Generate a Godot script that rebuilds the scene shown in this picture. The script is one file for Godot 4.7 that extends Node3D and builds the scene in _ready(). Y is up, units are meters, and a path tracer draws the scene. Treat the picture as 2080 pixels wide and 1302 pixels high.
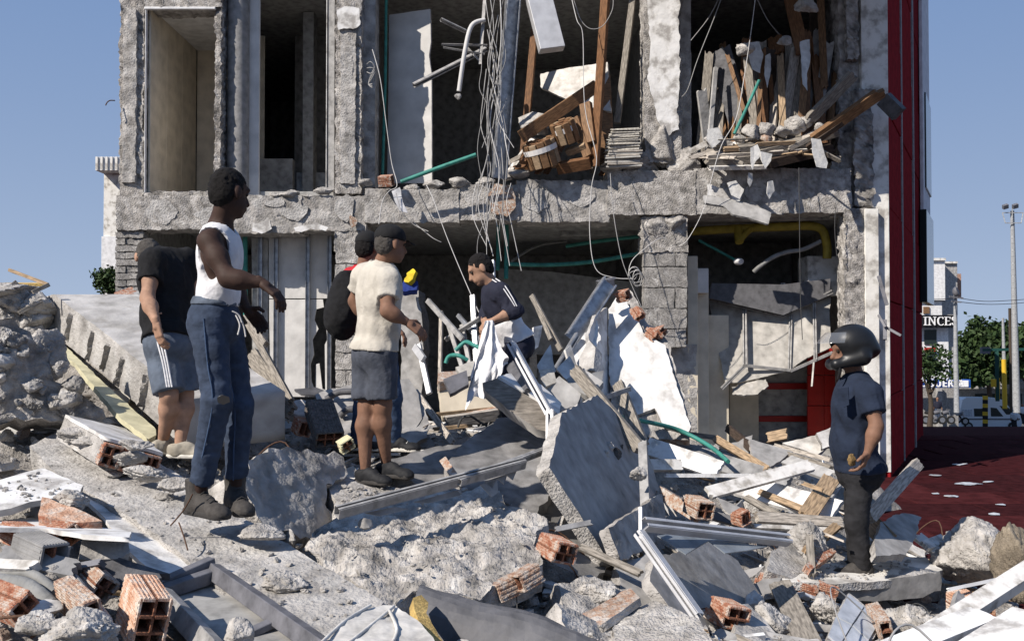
extends Node3D
# Collapsed building front with rubble, five people in front of it and one inside the heap.
# World: metres, y up, camera at the origin's height 1.85 looking along -Z. at() gives the point seen in a direction at a true depth,
# as measured on the photograph (2080 x 1302, focal length 2000 pixels); every thing gets its own depth, size and thickness.
const EYE := Vector3(0, 1.85, 0)
const PITCH := 1.2
const FOCAL := 2000.0
const FRONT := 13.5
var fwd: Vector3
var upv: Vector3
var used := {}
var M := {}
var nz := FastNoiseLite.new()
var nf := FastNoiseLite.new()
var rng := RandomNumberGenerator.new()

func at(px: float, py: float, d: float) -> Vector3:
	return EYE + fwd * d + Vector3.RIGHT * ((px - 1040.0) / FOCAL * d) + upv * ((651.0 - py) / FOCAL * d)

func pa(a: Array) -> Vector3:
	return at(a[0], a[1], a[2])

# ---------------------------------------------------------------- mesh collecting
class MB:
	var v := PackedVector3Array()
	var n := PackedVector3Array()
	var c := PackedColorArray()
	func tri(a: Vector3, b: Vector3, d: Vector3, col := Color.WHITE):
		var m := (d - a).cross(b - a).normalized()
		v.append(a); v.append(b); v.append(d)
		n.append(m); n.append(m); n.append(m)
		c.append(col); c.append(col); c.append(col)
	func quad(a: Vector3, b: Vector3, d: Vector3, e: Vector3, col := Color.WHITE):
		tri(a, b, d, col); tri(a, d, e, col)
	# a shared-vertex patch with smooth normals
	func patch(vs: PackedVector3Array, idx: PackedInt32Array, cols: PackedColorArray):
		var ns := PackedVector3Array(); ns.resize(vs.size())
		for i in range(0, idx.size(), 3):
			var a := vs[idx[i]]; var b := vs[idx[i + 1]]; var d := vs[idx[i + 2]]
			var m := (d - a).cross(b - a)
			ns[idx[i]] += m; ns[idx[i + 1]] += m; ns[idx[i + 2]] += m
		for i in ns.size():
			ns[i] = ns[i].normalized()
		var has := cols.size() == vs.size()
		for i in idx:
			v.append(vs[i]); n.append(ns[i]); c.append(cols[i] if has else Color.WHITE)

func numbered(called: String) -> String:
	if not used.has(called):
		used[called] = 0
		return called
	used[called] += 1
	return "%s_%03d" % [called, used[called]]

func tag(o: Node3D, label: String, category: String, group := "", kind := "") -> Node3D:
	if label: o.set_meta("label", label)
	if category: o.set_meta("category", category)
	if group: o.set_meta("group", group)
	o.set_meta("kind", kind if kind else "thing")
	return o

func thing(called: String, label: String, category: String, where := Vector3.ZERO, group := "") -> Node3D:
	var o := Node3D.new()
	o.name = numbered(called)
	add_child(o)
	o.position = where
	return tag(o, label, category, group)

func mesh_of(sets: Array, origin: Vector3) -> ArrayMesh:
	var am := ArrayMesh.new()
	for s in sets:
		var mb: MB = s[0]
		if mb.v.is_empty(): continue
		var vs := mb.v
		if origin != Vector3.ZERO:
			vs = vs.duplicate()
			for i in vs.size(): vs[i] -= origin
		var arr := []
		arr.resize(Mesh.ARRAY_MAX)
		arr[Mesh.ARRAY_VERTEX] = vs
		arr[Mesh.ARRAY_NORMAL] = mb.n
		arr[Mesh.ARRAY_COLOR] = mb.c
		am.add_surface_from_arrays(Mesh.PRIMITIVE_TRIANGLES, arr)
		am.surface_set_material(am.get_surface_count() - 1, s[1])
	return am

# commits collected shapes as one named mesh; world coordinates go in, the node sits at the foot of its shape
func obj(sets: Array, called: String, parent: Node3D = null) -> MeshInstance3D:
	var lo := Vector3(1e9, 1e9, 1e9)
	var hi := -lo
	for s in sets:
		for p in s[0].v:
			lo = lo.min(p); hi = hi.max(p)
	var origin := Vector3((lo.x + hi.x) / 2, lo.y, (lo.z + hi.z) / 2)
	var o := MeshInstance3D.new()
	o.mesh = mesh_of(sets, origin)
	if parent == null:
		o.name = numbered(called)
		add_child(o)
		o.position = origin
	else:
		o.name = called
		parent.add_child(o, true)
		o.position = origin - world_of(parent)
	return o

func world_of(o: Node3D) -> Vector3:
	var p := Vector3.ZERO
	var q: Node = o
	while q != self and q != null:
		p += (q as Node3D).position
		q = q.get_parent()
	return p

# ---------------------------------------------------------------- shapes
func frame(a: Vector3, b: Vector3, roll := 0.0) -> Transform3D:   # x along a-b, z towards the viewer as far as possible, turned by roll degrees round x
	var x := (b - a).normalized()
	var z := (EYE - (a + b) / 2)
	z = (z - x * z.dot(x)).normalized()
	var y := z.cross(x)
	var t := Transform3D(Basis(x, y, z), (a + b) / 2)
	t.basis = t.basis * Basis(Vector3.RIGHT, deg_to_rad(roll))
	return t

func box(mb: MB, t: Transform3D, s: Vector3, bev := 0.004, col := Color.WHITE):
	bev = minf(bev, minf(s.x, minf(s.y, s.z)) * 0.3)
	var h := s / 2
	var g := func(sx, sy, sz, ax):   # corner with the bevel taken off the two axes other than ax
		var p := Vector3(sx * h.x, sy * h.y, sz * h.z)
		if ax != 0: p.x -= sx * bev
		if ax != 1: p.y -= sy * bev
		if ax != 2: p.z -= sz * bev
		return t * p
	for ax in 3:
		for s1 in [-1, 1]:
			var k := []
			for q in [[-1, -1], [1, -1], [1, 1], [-1, 1]]:
				var sg := [0, 0, 0]
				sg[ax] = s1; sg[(ax + 1) % 3] = q[0]; sg[(ax + 2) % 3] = q[1]
				k.append(g.call(sg[0], sg[1], sg[2], ax))
			if s1 > 0: mb.quad(k[0], k[3], k[2], k[1], col)
			else: mb.quad(k[0], k[1], k[2], k[3], col)
	if bev <= 0.0: return
	for ax in 3:   # the edges parallel to ax
		var b1 := (ax + 1) % 3
		var b2 := (ax + 2) % 3
		for s1 in [-1, 1]:
			for s2 in [-1, 1]:
				var lo := [0, 0, 0]; var hi := [0, 0, 0]
				lo[ax] = -1; hi[ax] = 1
				lo[b1] = s1; hi[b1] = s1; lo[b2] = s2; hi[b2] = s2
				var a: Vector3 = g.call(lo[0], lo[1], lo[2], b1)
				var b: Vector3 = g.call(hi[0], hi[1], hi[2], b1)
				var c: Vector3 = g.call(hi[0], hi[1], hi[2], b2)
				var d: Vector3 = g.call(lo[0], lo[1], lo[2], b2)
				if s1 * s2 > 0: mb.quad(a, b, c, d, col)
				else: mb.quad(d, c, b, a, col)
	for sx in [-1, 1]:
		for sy in [-1, 1]:
			for sz in [-1, 1]:
				var a: Vector3 = g.call(sx, sy, sz, 0)
				var b: Vector3 = g.call(sx, sy, sz, 1)
				var c: Vector3 = g.call(sx, sy, sz, 2)
				if sx * sy * sz > 0: mb.tri(a, c, b, col)
				else: mb.tri(a, b, c, col)

func hue(p: Vector3, amt := 0.25) -> Color:   # mottling of the matter itself
	var a := 1.0 - amt * 0.5 + amt * nz.get_noise_3dv(p * 9.0) + amt * 0.8 * nz.get_noise_3dv(p * 31.0 + Vector3(7, 3, 1))
	return Color(a, a * (1.0 - amt * 0.05), a * (1.0 - amt * 0.09))

func wobble(p: Vector3, amp: float, fine := 1.0) -> Vector3:
	var q := p * fine
	var s := Vector3(9, 9, 2)
	var r := Vector3(1, 25, 9)
	return Vector3(nf.get_noise_3dv(q * 7.0), nf.get_noise_3dv(q * 7.0 + Vector3(31, 5, 9)), nf.get_noise_3dv(q * 7.0 + Vector3(3, 57, 71))) * amp * 0.55 \
		+ Vector3(nf.get_noise_3dv(q * 27.0 + s), nf.get_noise_3dv(q * 27.0 + r), nf.get_noise_3dv(q * 27.0 + Vector3(73, 7, 7))) * amp * 0.4 \
		+ Vector3(nf.get_noise_3dv(q * 64.0 + r), nf.get_noise_3dv(q * 64.0 + s), nf.get_noise_3dv(q * 64.0)) * amp * 0.4

# a box cut into a fine grid and roughened all over: broken masonry
func rough_box(mb: MB, t: Transform3D, s: Vector3, cell: float, amp: float, mottle := 0.25, fine := 1.0):
	for ax in 3:
		var b1 := (ax + 1) % 3
		var b2 := (ax + 2) % 3
		var n1 := maxi(1, int(ceil(s[b1] / cell)))
		var n2 := maxi(1, int(ceil(s[b2] / cell)))
		for sg in [-1, 1]:
			var vs := PackedVector3Array(); var cs := PackedColorArray(); var idx := PackedInt32Array()
			for i in n1 + 1:
				for j in n2 + 1:
					var p := Vector3.ZERO
					p[ax] = sg * s[ax] / 2
					p[b1] = (float(i) / n1 - 0.5) * s[b1]
					p[b2] = (float(j) / n2 - 0.5) * s[b2]
					var w := t * p
					cs.append(hue(w, mottle))
					vs.append(w + wobble(w, amp, fine))
			for i in n1:
				for j in n2:
					var a := i * (n2 + 1) + j
					var b := a + n2 + 1
					if sg > 0: idx.append_array([a, a + 1, b, b, a + 1, b + 1])
					else: idx.append_array([a, b, a + 1, b, b + 1, a + 1])
			mb.patch(vs, idx, cs)

# broken lump: random planes cut a ball, then noise roughens it
func chunk(mb: MB, t: Transform3D, r: Vector3, sd: int, n := 12, amp := 0.06, mottle := 0.3, cuts := 9, sharp := false):
	var g := RandomNumberGenerator.new()
	g.seed = sd
	var pl := []
	for i in cuts:
		pl.append([Vector3(g.randf_range(-1, 1), g.randf_range(-1, 1), g.randf_range(-1, 1)).normalized(), g.randf_range(0.45, 0.8)])
	var off := Vector3(g.randf() * 50, g.randf() * 50, g.randf() * 50)
	var rm := (r.x + r.y + r.z) / 3
	for ax in 3:
		for sg in [-1, 1]:
			var vs := PackedVector3Array(); var cs := PackedColorArray(); var idx := PackedInt32Array()
			for i in n + 1:
				for j in n + 1:
					var p := Vector3.ZERO
					p[ax] = sg
					p[(ax + 1) % 3] = tan((float(i) / n - 0.5) * PI / 2)
					p[(ax + 2) % 3] = tan((float(j) / n - 0.5) * PI / 2)
					p = p.normalized()
					var k := 1.0
					for q in pl:
						var dd: float = p.dot(q[0])
						if dd > 0.05: k = minf(k, q[1] / dd)
					var e := p * k
					k += amp * (nf.get_noise_3dv(e * 3.2 + off) * 0.8 + nf.get_noise_3dv(e * 9.0 + off) * 0.9 + nf.get_noise_3dv(e * 22.0 + off) * 0.7)
					cs.append(hue((e * rm + off), mottle))
					vs.append(t * (p * k * r))
			for i in n:
				for j in n:
					var a := i * (n + 1) + j
					var b := a + n + 1
					if sg > 0: idx.append_array([a, a + 1, b, b, a + 1, b + 1])
					else: idx.append_array([a, b, a + 1, b, b + 1, a + 1])
			if sharp:
				for q in range(0, idx.size(), 3): mb.tri(vs[idx[q]], vs[idx[q + 1]], vs[idx[q + 2]], cs[idx[q]])
			else: mb.patch(vs, idx, cs)

func tube(mb: MB, pts: PackedVector3Array, r: float, sides := 6, r2 := -1.0):
	if r2 < 0: r2 = r
	var vs := PackedVector3Array(); var idx := PackedInt32Array()
	var prev := Vector3.UP
	for i in pts.size():
		var d := (pts[mini(i + 1, pts.size() - 1)] - pts[maxi(i - 1, 0)]).normalized()
		var u := prev - d * prev.dot(d)
		if u.length() < 0.05: u = Vector3.RIGHT - d * d.x
		if u.length() < 0.05: u = Vector3.BACK - d * d.z
		u = u.normalized(); prev = u
		var w := d.cross(u)
		var rr := lerpf(r, r2, float(i) / maxi(1, pts.size() - 1))
		for k in sides:
			var a := TAU * k / sides
			vs.append(pts[i] + (u * cos(a) + w * sin(a)) * rr)
	for i in pts.size() - 1:
		for k in sides:
			var a := i * sides + k
			var b := i * sides + (k + 1) % sides
			idx.append_array([a, a + sides, b, b, a + sides, b + sides])
	mb.patch(vs, idx, PackedColorArray())
	for e in [0, pts.size() - 1]:
		for k in sides:
			var a := vs[e * sides + k]; var b := vs[e * sides + (k + 1) % sides]
			if e == 0: mb.tri(pts[e], a, b)
			else: mb.tri(pts[e], b, a)

func curve(ctrl: Array, steps := 8) -> PackedVector3Array:   # Catmull-Rom through points
	var o := PackedVector3Array()
	var n := ctrl.size()
	for i in n - 1:
		var p0: Vector3 = ctrl[maxi(i - 1, 0)]; var p1: Vector3 = ctrl[i]; var p2: Vector3 = ctrl[i + 1]; var p3: Vector3 = ctrl[mini(i + 2, n - 1)]
		for s in steps:
			o.append(p1.cubic_interpolate(p2, p0, p3, float(s) / steps))
	o.append(ctrl[n - 1])
	return o

# flat or rough piece with a broken outline: px = outline in photograph pixels, plane = three measured points [x, y, depth]
func slab_sets(px: Array, plane: Array, thick: float, face: Material, edge: Material, jag := 0.0, amp := 0.0, cell := 0.05, mottle := 0.2, step := 0.05, back: Material = null, away := true) -> Array:
	var a := pa(plane[0]); var b := pa(plane[1]); var c := pa(plane[2])
	var nrm := (b - a).cross(c - a).normalized()
	if nrm.dot(EYE - a) < 0: nrm = -nrm
	var poly := PackedVector3Array()
	for q in px:
		var ray := (at(q[0], q[1], 1.0) - EYE)
		var den := ray.dot(nrm)
		poly.append(EYE + ray * ((a - EYE).dot(nrm) / den))
	return slab_world(poly, nrm, thick, face, edge, jag, amp, cell, mottle, step, back, away)

func slab_world(poly: PackedVector3Array, nrm: Vector3, thick: float, face: Material, edge: Material, jag := 0.0, amp := 0.0, cell := 0.05, mottle := 0.2, step := 0.05, back: Material = null, away := true) -> Array:
	var u := (poly[1] - poly[0]).normalized()
	u = (u - nrm * u.dot(nrm)).normalized()
	var w := nrm.cross(u)
	var o := poly[0]
	var flat := PackedVector2Array()
	for p in poly: flat.append(Vector2((p - o).dot(u), (p - o).dot(w)))
	if not Geometry2D.is_polygon_clockwise(flat): flat.reverse()
	var ring := PackedVector2Array()
	for i in flat.size():
		var p := flat[i]; var q := flat[(i + 1) % flat.size()]
		var n := maxi(1, int((q - p).length() / step)) if jag > 0 or amp > 0 else 1
		var nn := (q - p).normalized().orthogonal()
		for k in n:
			var r := p.lerp(q, float(k) / n)
			var wp := o + u * r.x + w * r.y
			if jag > 0: r += nn * jag * (nf.get_noise_3dv(wp * 12.0) * 1.2 + nf.get_noise_3dv(wp * 40.0) * 0.6) + Vector2(nf.get_noise_3dv(wp * 55.0), nf.get_noise_3dv(wp * 55.0 + Vector3(5, 5, 5))) * jag * 0.4
			ring.append(r)
	var fm := MB.new(); var em := MB.new(); var bm := MB.new()
	var to3 := func(r: Vector2) -> Vector3: return o + u * r.x + w * r.y
	var bump := func(p: Vector3) -> Vector3:
		if amp <= 0.0: return p
		return p + nrm * amp * (nf.get_noise_3dv(p * 6.0) * 0.9 - absf(nf.get_noise_3dv(p * 17.0)) * 0.7 + nf.get_noise_3dv(p * 42.0) * 0.35 - maxf(0.0, nf.get_noise_3dv(p * 75.0)) * 0.45)
	var top := PackedVector3Array()
	for r in ring: top.append(bump.call(to3.call(r)))
	# front face
	if amp <= 0.0 and mottle <= 0.0:
		var id := Geometry2D.triangulate_polygon(ring)
		for i in range(0, id.size(), 3): fm.tri(top[id[i]], top[id[i + 1]], top[id[i + 2]])
	else:
		var pts := ring.duplicate()
		var lo := Vector2(1e9, 1e9); var hi := -lo
		for r in ring: lo = lo.min(r); hi = hi.max(r)
		var g := RandomNumberGenerator.new(); g.seed = int(absf(o.x * 1000) + absf(o.z * 777))
		var y := lo.y + cell * 0.5
		while y < hi.y:
			var x := lo.x + cell * 0.5
			while x < hi.x:
				var r := Vector2(x, y) + Vector2(g.randf_range(-0.3, 0.3), g.randf_range(-0.3, 0.3)) * cell
				if Geometry2D.is_point_in_polygon(r, ring): pts.append(r)
				x += cell
			y += cell
		var id := Geometry2D.triangulate_delaunay(pts)
		var vs := PackedVector3Array(); var cs := PackedColorArray(); var idx := PackedInt32Array()
		for i in pts.size():
			var p: Vector3 = to3.call(pts[i])
			cs.append(hue(p, mottle))
			vs.append(top[i] if i < top.size() else bump.call(p))
		for i in range(0, id.size(), 3):
			var ctr := (pts[id[i]] + pts[id[i + 1]] + pts[id[i + 2]]) / 3
			if not Geometry2D.is_point_in_polygon(ctr, ring): continue
			var m := (vs[id[i + 2]] - vs[id[i]]).cross(vs[id[i + 1]] - vs[id[i]])
			if m.dot(nrm) > 0: idx.append_array([id[i], id[i + 1], id[i + 2]])
			else: idx.append_array([id[i], id[i + 2], id[i + 1]])
		fm.patch(vs, idx, cs)
	# edge and back
	var dn := -nrm * thick
	var lay := maxi(1, int(thick / maxf(cell, 0.02))) if amp > 0 or jag > 0 else 1
	lay = mini(lay, 8)
	var n := ring.size()
	var vs2 := PackedVector3Array(); var cs2 := PackedColorArray(); var id2 := PackedInt32Array()
	for l in lay + 1:
		for i in n:
			var p: Vector3 = top[i] if l == 0 else (to3.call(ring[i]) + dn * (float(l) / lay))
			if l > 0 and jag > 0: p += wobble(p, jag * 0.7)
			vs2.append(p); cs2.append(hue(p, mottle))
	for l in lay:
		for i in n:
			var p := l * n + i; var q := l * n + (i + 1) % n
			if jag > 0: id2.append_array([p, q, p + n, q, q + n, p + n])
			else:
				em.quad(vs2[p], vs2[q], vs2[q + n], vs2[p + n], cs2[p])
	if jag > 0: em.patch(vs2, id2, cs2)
	var bt := Geometry2D.triangulate_polygon(ring)
	for i in range(0, bt.size(), 3): bm.tri(vs2[lay * n + bt[i]], vs2[lay * n + bt[i + 2]], vs2[lay * n + bt[i + 1]])
	return [[fm, face], [em, edge], [bm, back if back else edge]]

func slab(called: String, label: String, cat: String, px: Array, plane: Array, thick: float, face: Material, edge: Material, jag := 0.0, amp := 0.0, cell := 0.05, mottle := 0.2, step := 0.05, back: Material = null, parent: Node3D = null) -> MeshInstance3D:
	var o := obj(slab_sets(px, plane, thick, face, edge, jag, amp, cell, mottle, step, back), called, parent)
	if parent == null: tag(o, label, cat)
	return o

# a straight piece along a - b kept in its own axes so that its grain runs lengthwise
func stick_node(sets: Array, t: Transform3D, called: String, parent: Node3D) -> MeshInstance3D:
	var o := MeshInstance3D.new()
	o.mesh = mesh_of(sets, Vector3.ZERO)
	if parent == null:
		o.name = numbered(called)
		add_child(o)
		o.transform = t
	else:
		o.name = called
		parent.add_child(o, true)
		o.transform = Transform3D(t.basis, t.origin - world_of(parent))
	return o

func board(called: String, label: String, cat: String, a: Array, b: Array, width: float, thick: float, roll: float, mat: Material, parent: Node3D = null, rough := 0.0) -> MeshInstance3D:
	var A := pa(a); var B := pa(b)
	return board_w(called, label, cat, A, B, width, thick, roll, mat, parent, rough)

func board_w(called: String, label: String, cat: String, A: Vector3, B: Vector3, width: float, thick: float, roll: float, mat: Material, parent: Node3D = null, rough := 0.0) -> MeshInstance3D:
	var t := frame(A, B, roll)
	var L := A.distance_to(B)
	var mb := MB.new()
	rough = minf(rough, width * 0.35)
	if rough <= 0.004:
		box(mb, Transform3D.IDENTITY, Vector3(L, width, thick), 0.003)
	else:
		# sides straight, ends torn
		var nj := 7
		var xs := [[], []]
		for e in 2:
			for j in nj + 1:
				xs[e].append((L / 2 + nf.get_noise_2d(j * 37.0 + A.x * 900, e * 50.0 + A.z * 300) * rough * 1.6) * (1 if e else -1))
		for j in nj:
			var y0 := (float(j) / nj - 0.5) * width
			var y1 := (float(j + 1) / nj - 0.5) * width
			for z in [-1, 1]:
				var q := [Vector3(xs[0][j], y0, z * thick / 2), Vector3(xs[1][j], y0, z * thick / 2), Vector3(xs[1][j + 1], y1, z * thick / 2), Vector3(xs[0][j + 1], y1, z * thick / 2)]
				if z > 0: mb.quad(q[0], q[3], q[2], q[1])
				else: mb.quad(q[0], q[1], q[2], q[3])
			for e in 2:
				var q := [Vector3(xs[e][j], y0, -thick / 2), Vector3(xs[e][j], y0, thick / 2), Vector3(xs[e][j + 1], y1, thick / 2), Vector3(xs[e][j + 1], y1, -thick / 2)]
				if e: mb.quad(q[0], q[1], q[2], q[3])
				else: mb.quad(q[0], q[3], q[2], q[1])
		for sy in [0, nj]:
			var y := (float(sy) / nj - 0.5) * width
			var q := [Vector3(xs[0][sy], y, -thick / 2), Vector3(xs[1][sy], y, -thick / 2), Vector3(xs[1][sy], y, thick / 2), Vector3(xs[0][sy], y, thick / 2)]
			if sy: mb.quad(q[0], q[1], q[2], q[3])
			else: mb.quad(q[0], q[3], q[2], q[1])
	var o := stick_node([[mb, mat]], t, called, parent)
	if parent == null: tag(o, label, cat)
	return o

# open metal section: web with two flanges
func channel(called: String, label: String, cat: String, a: Array, b: Array, web: float, flange: float, roll: float, mat: Material, parent: Node3D = null, th := 0.004) -> MeshInstance3D:
	var A := pa(a); var B := pa(b)
	var t := frame(A, B, roll)
	var L := A.distance_to(B)
	var mb := MB.new()
	box(mb, Transform3D(Basis(), Vector3(0, 0, 0)), Vector3(L, web, th), 0.001)
	for s in [-1, 1]:
		box(mb, Transform3D(Basis(), Vector3(0, s * (web / 2 - th / 2), flange / 2 + th / 2)), Vector3(L, th, flange), 0.001)
		box(mb, Transform3D(Basis(), Vector3(0, s * (web / 2 - 0.008 - th), flange + th)), Vector3(L, 0.014, th), 0.001)
	var o := stick_node([[mb, mat]], t, called, parent)
	if parent == null: tag(o, label, cat)
	return o

# hollow clay brick: outer ribbed shell with cols x rows openings running through its length (x)
func hollow_sets(s: Vector3, cols: int, rows: int, wall: float, skin: Material, inner: Material, broken := 0.0, sd := 1) -> Array:
	var mb := MB.new(); var ib := MB.new()
	var g := RandomNumberGenerator.new(); g.seed = sd
	var ys := []; var zs := []
	var ch := (s.y - wall * (rows + 1)) / rows
	var cw := (s.z - wall * (cols + 1)) / cols
	for r in rows + 1: ys.append(-s.y / 2 + r * (ch + wall))
	for c in cols + 1: zs.append(-s.z / 2 + c * (cw + wall))
	var e := func(k: float) -> float: return s.x / 2 - absf(g.randf_range(0, broken)) * k
	for r in rows + 1:
		var outer := r == 0 or r == rows
		var x1: float = e.call(1.0); var x0: float = -e.call(1.0)
		var t := Transform3D(Basis(), Vector3((x0 + x1) / 2, ys[r] + wall / 2, 0))
		box(mb if outer else ib, t, Vector3(x1 - x0, wall, s.z), 0.002)
		if outer:
			var sg := -1.0 if r == 0 else 1.0
			for k in 9:
				box(mb, Transform3D(Basis(), t.origin + Vector3(0, sg * (wall / 2 + 0.001), (k - 4.0) / 9.0 * s.z * 0.95)), Vector3(x1 - x0 - 0.01, 0.005, s.z / 9 * 0.55), 0.001)
	for c in cols + 1:
		var outer := c == 0 or c == cols
		for r in rows:
			var x1: float = e.call(1.0); var x0: float = -e.call(1.0)
			box(mb if outer else ib, Transform3D(Basis(), Vector3((x0 + x1) / 2, ys[r] + wall + ch / 2, zs[c] + wall / 2)), Vector3(x1 - x0, ch, wall), 0.0)
			if outer:
				var sg := -1.0 if c == 0 else 1.0
				for k in 3:
					box(mb, Transform3D(Basis(), Vector3((x0 + x1) / 2, ys[r] + wall + ch * (k + 0.5) / 3, zs[c] + wall / 2 + sg * (wall / 2 + 0.001))), Vector3(x1 - x0 - 0.01, ch / 3 * 0.55, 0.005), 0.001)
	return [[mb, skin], [ib, inner]]

func hollow_brick(label: String, p: Array, q: Array, s: Vector3, cols: int, rows: int, roll: float, skin: Material, broken := 0.02, called := "hollow_brick", parent: Node3D = null) -> MeshInstance3D:
	# p, q: where the brick's long axis runs; its real length is s.x about the middle
	var t := frame(pa(p), pa(q), roll)
	var o := stick_node(hollow_sets(s, cols, rows, 0.011, skin, M.brick_in, broken, int(p[0] * 7 + p[1])), t, called, parent)
	if parent == null: tag(o, label, "brick", "hollow clay bricks lying in the rubble")
	return o

func lump(called: String, label: String, cat: String, c: Array, r: Vector3, sd: int, mat: Material, n := 12, amp := 0.07, turn := Vector3.ZERO, cuts := 9) -> MeshInstance3D:
	var mb := MB.new()
	chunk(mb, Transform3D(Basis.from_euler(turn), pa(c)), r, sd, n, amp, 0.3, cuts)
	var o := obj([[mb, mat]], called)
	tag(o, label, cat)
	return o

func wire(called: String, label: String, cat: String, pts: Array, r: float, mat: Material, steps := 7, sides := 5, parent: Node3D = null) -> MeshInstance3D:
	var w := []
	for p in pts: w.append(pa(p))
	var mb := MB.new()
	tube(mb, curve(w, steps), r, sides)
	var o := obj([[mb, mat]], called, parent)
	if parent == null: tag(o, label, cat)
	return o

# ---------------------------------------------------------------- materials
func ntex(freq: float, sd: int, lo: float, hi: float, oct := 4, size := 512, kind := FastNoiseLite.TYPE_SIMPLEX_SMOOTH, mid := 0.5, tint := Color(1, 1, 1)) -> NoiseTexture2D:
	var n := FastNoiseLite.new()
	n.noise_type = kind; n.frequency = freq; n.seed = sd
	n.fractal_type = FastNoiseLite.FRACTAL_FBM; n.fractal_octaves = oct; n.fractal_gain = 0.55
	var t := NoiseTexture2D.new()
	t.width = size; t.height = size; t.seamless = true; t.noise = n
	var g := Gradient.new()
	g.offsets = PackedFloat32Array([0.0, mid, 1.0])
	var m := lerpf(lo, hi, 0.55)
	g.colors = PackedColorArray([Color(lo * tint.r, lo * tint.g, lo * tint.b), Color(m, m, m), Color(hi, hi, hi)])
	t.color_ramp = g
	return t

# a ramp of true colours of the matter: clean, stained, dusted
func rtex(freq: float, sd: int, cols: Array, offs: Array, oct := 5, size := 512) -> NoiseTexture2D:
	var n := FastNoiseLite.new()
	n.noise_type = FastNoiseLite.TYPE_SIMPLEX_SMOOTH; n.frequency = freq; n.seed = sd
	n.fractal_type = FastNoiseLite.FRACTAL_FBM; n.fractal_octaves = oct; n.fractal_gain = 0.6
	var t := NoiseTexture2D.new()
	t.width = size; t.height = size; t.seamless = true; t.noise = n
	var g := Gradient.new()
	var cc := PackedColorArray()
	for c in cols: cc.append(Color(c[0], c[1], c[2]).linear_to_srgb())
	g.offsets = PackedFloat32Array(offs); g.colors = cc
	t.color_ramp = g
	return t

func ntex_normal(freq: float, sd: int, strength: float, oct := 5, size := 512, kind := FastNoiseLite.TYPE_SIMPLEX_SMOOTH) -> NoiseTexture2D:
	var n := FastNoiseLite.new()
	n.noise_type = kind; n.frequency = freq; n.seed = sd
	n.fractal_type = FastNoiseLite.FRACTAL_FBM; n.fractal_octaves = oct; n.fractal_gain = 0.6
	var t := NoiseTexture2D.new()
	t.width = size; t.height = size; t.seamless = true; t.noise = n
	t.as_normal_map = true; t.bump_strength = strength
	return t

func mat(called: String, lin: Color, rough: float, tex: Texture2D = null, nrm: Texture2D = null, scale := Vector3.ONE, ns := 1.0, metal := 0.0, vc := true) -> StandardMaterial3D:
	var m := StandardMaterial3D.new()
	m.resource_name = called
	m.albedo_color = lin.linear_to_srgb()
	m.roughness = rough
	m.metallic = metal
	m.metallic_specular = 0.35
	m.vertex_color_use_as_albedo = vc
	m.uv1_triplanar = true
	m.uv1_scale = scale
	if tex: m.albedo_texture = tex
	if nrm:
		m.normal_enabled = true; m.normal_texture = nrm; m.normal_scale = ns
	m.cull_mode = BaseMaterial3D.CULL_DISABLED
	M[called] = m
	return m

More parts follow.
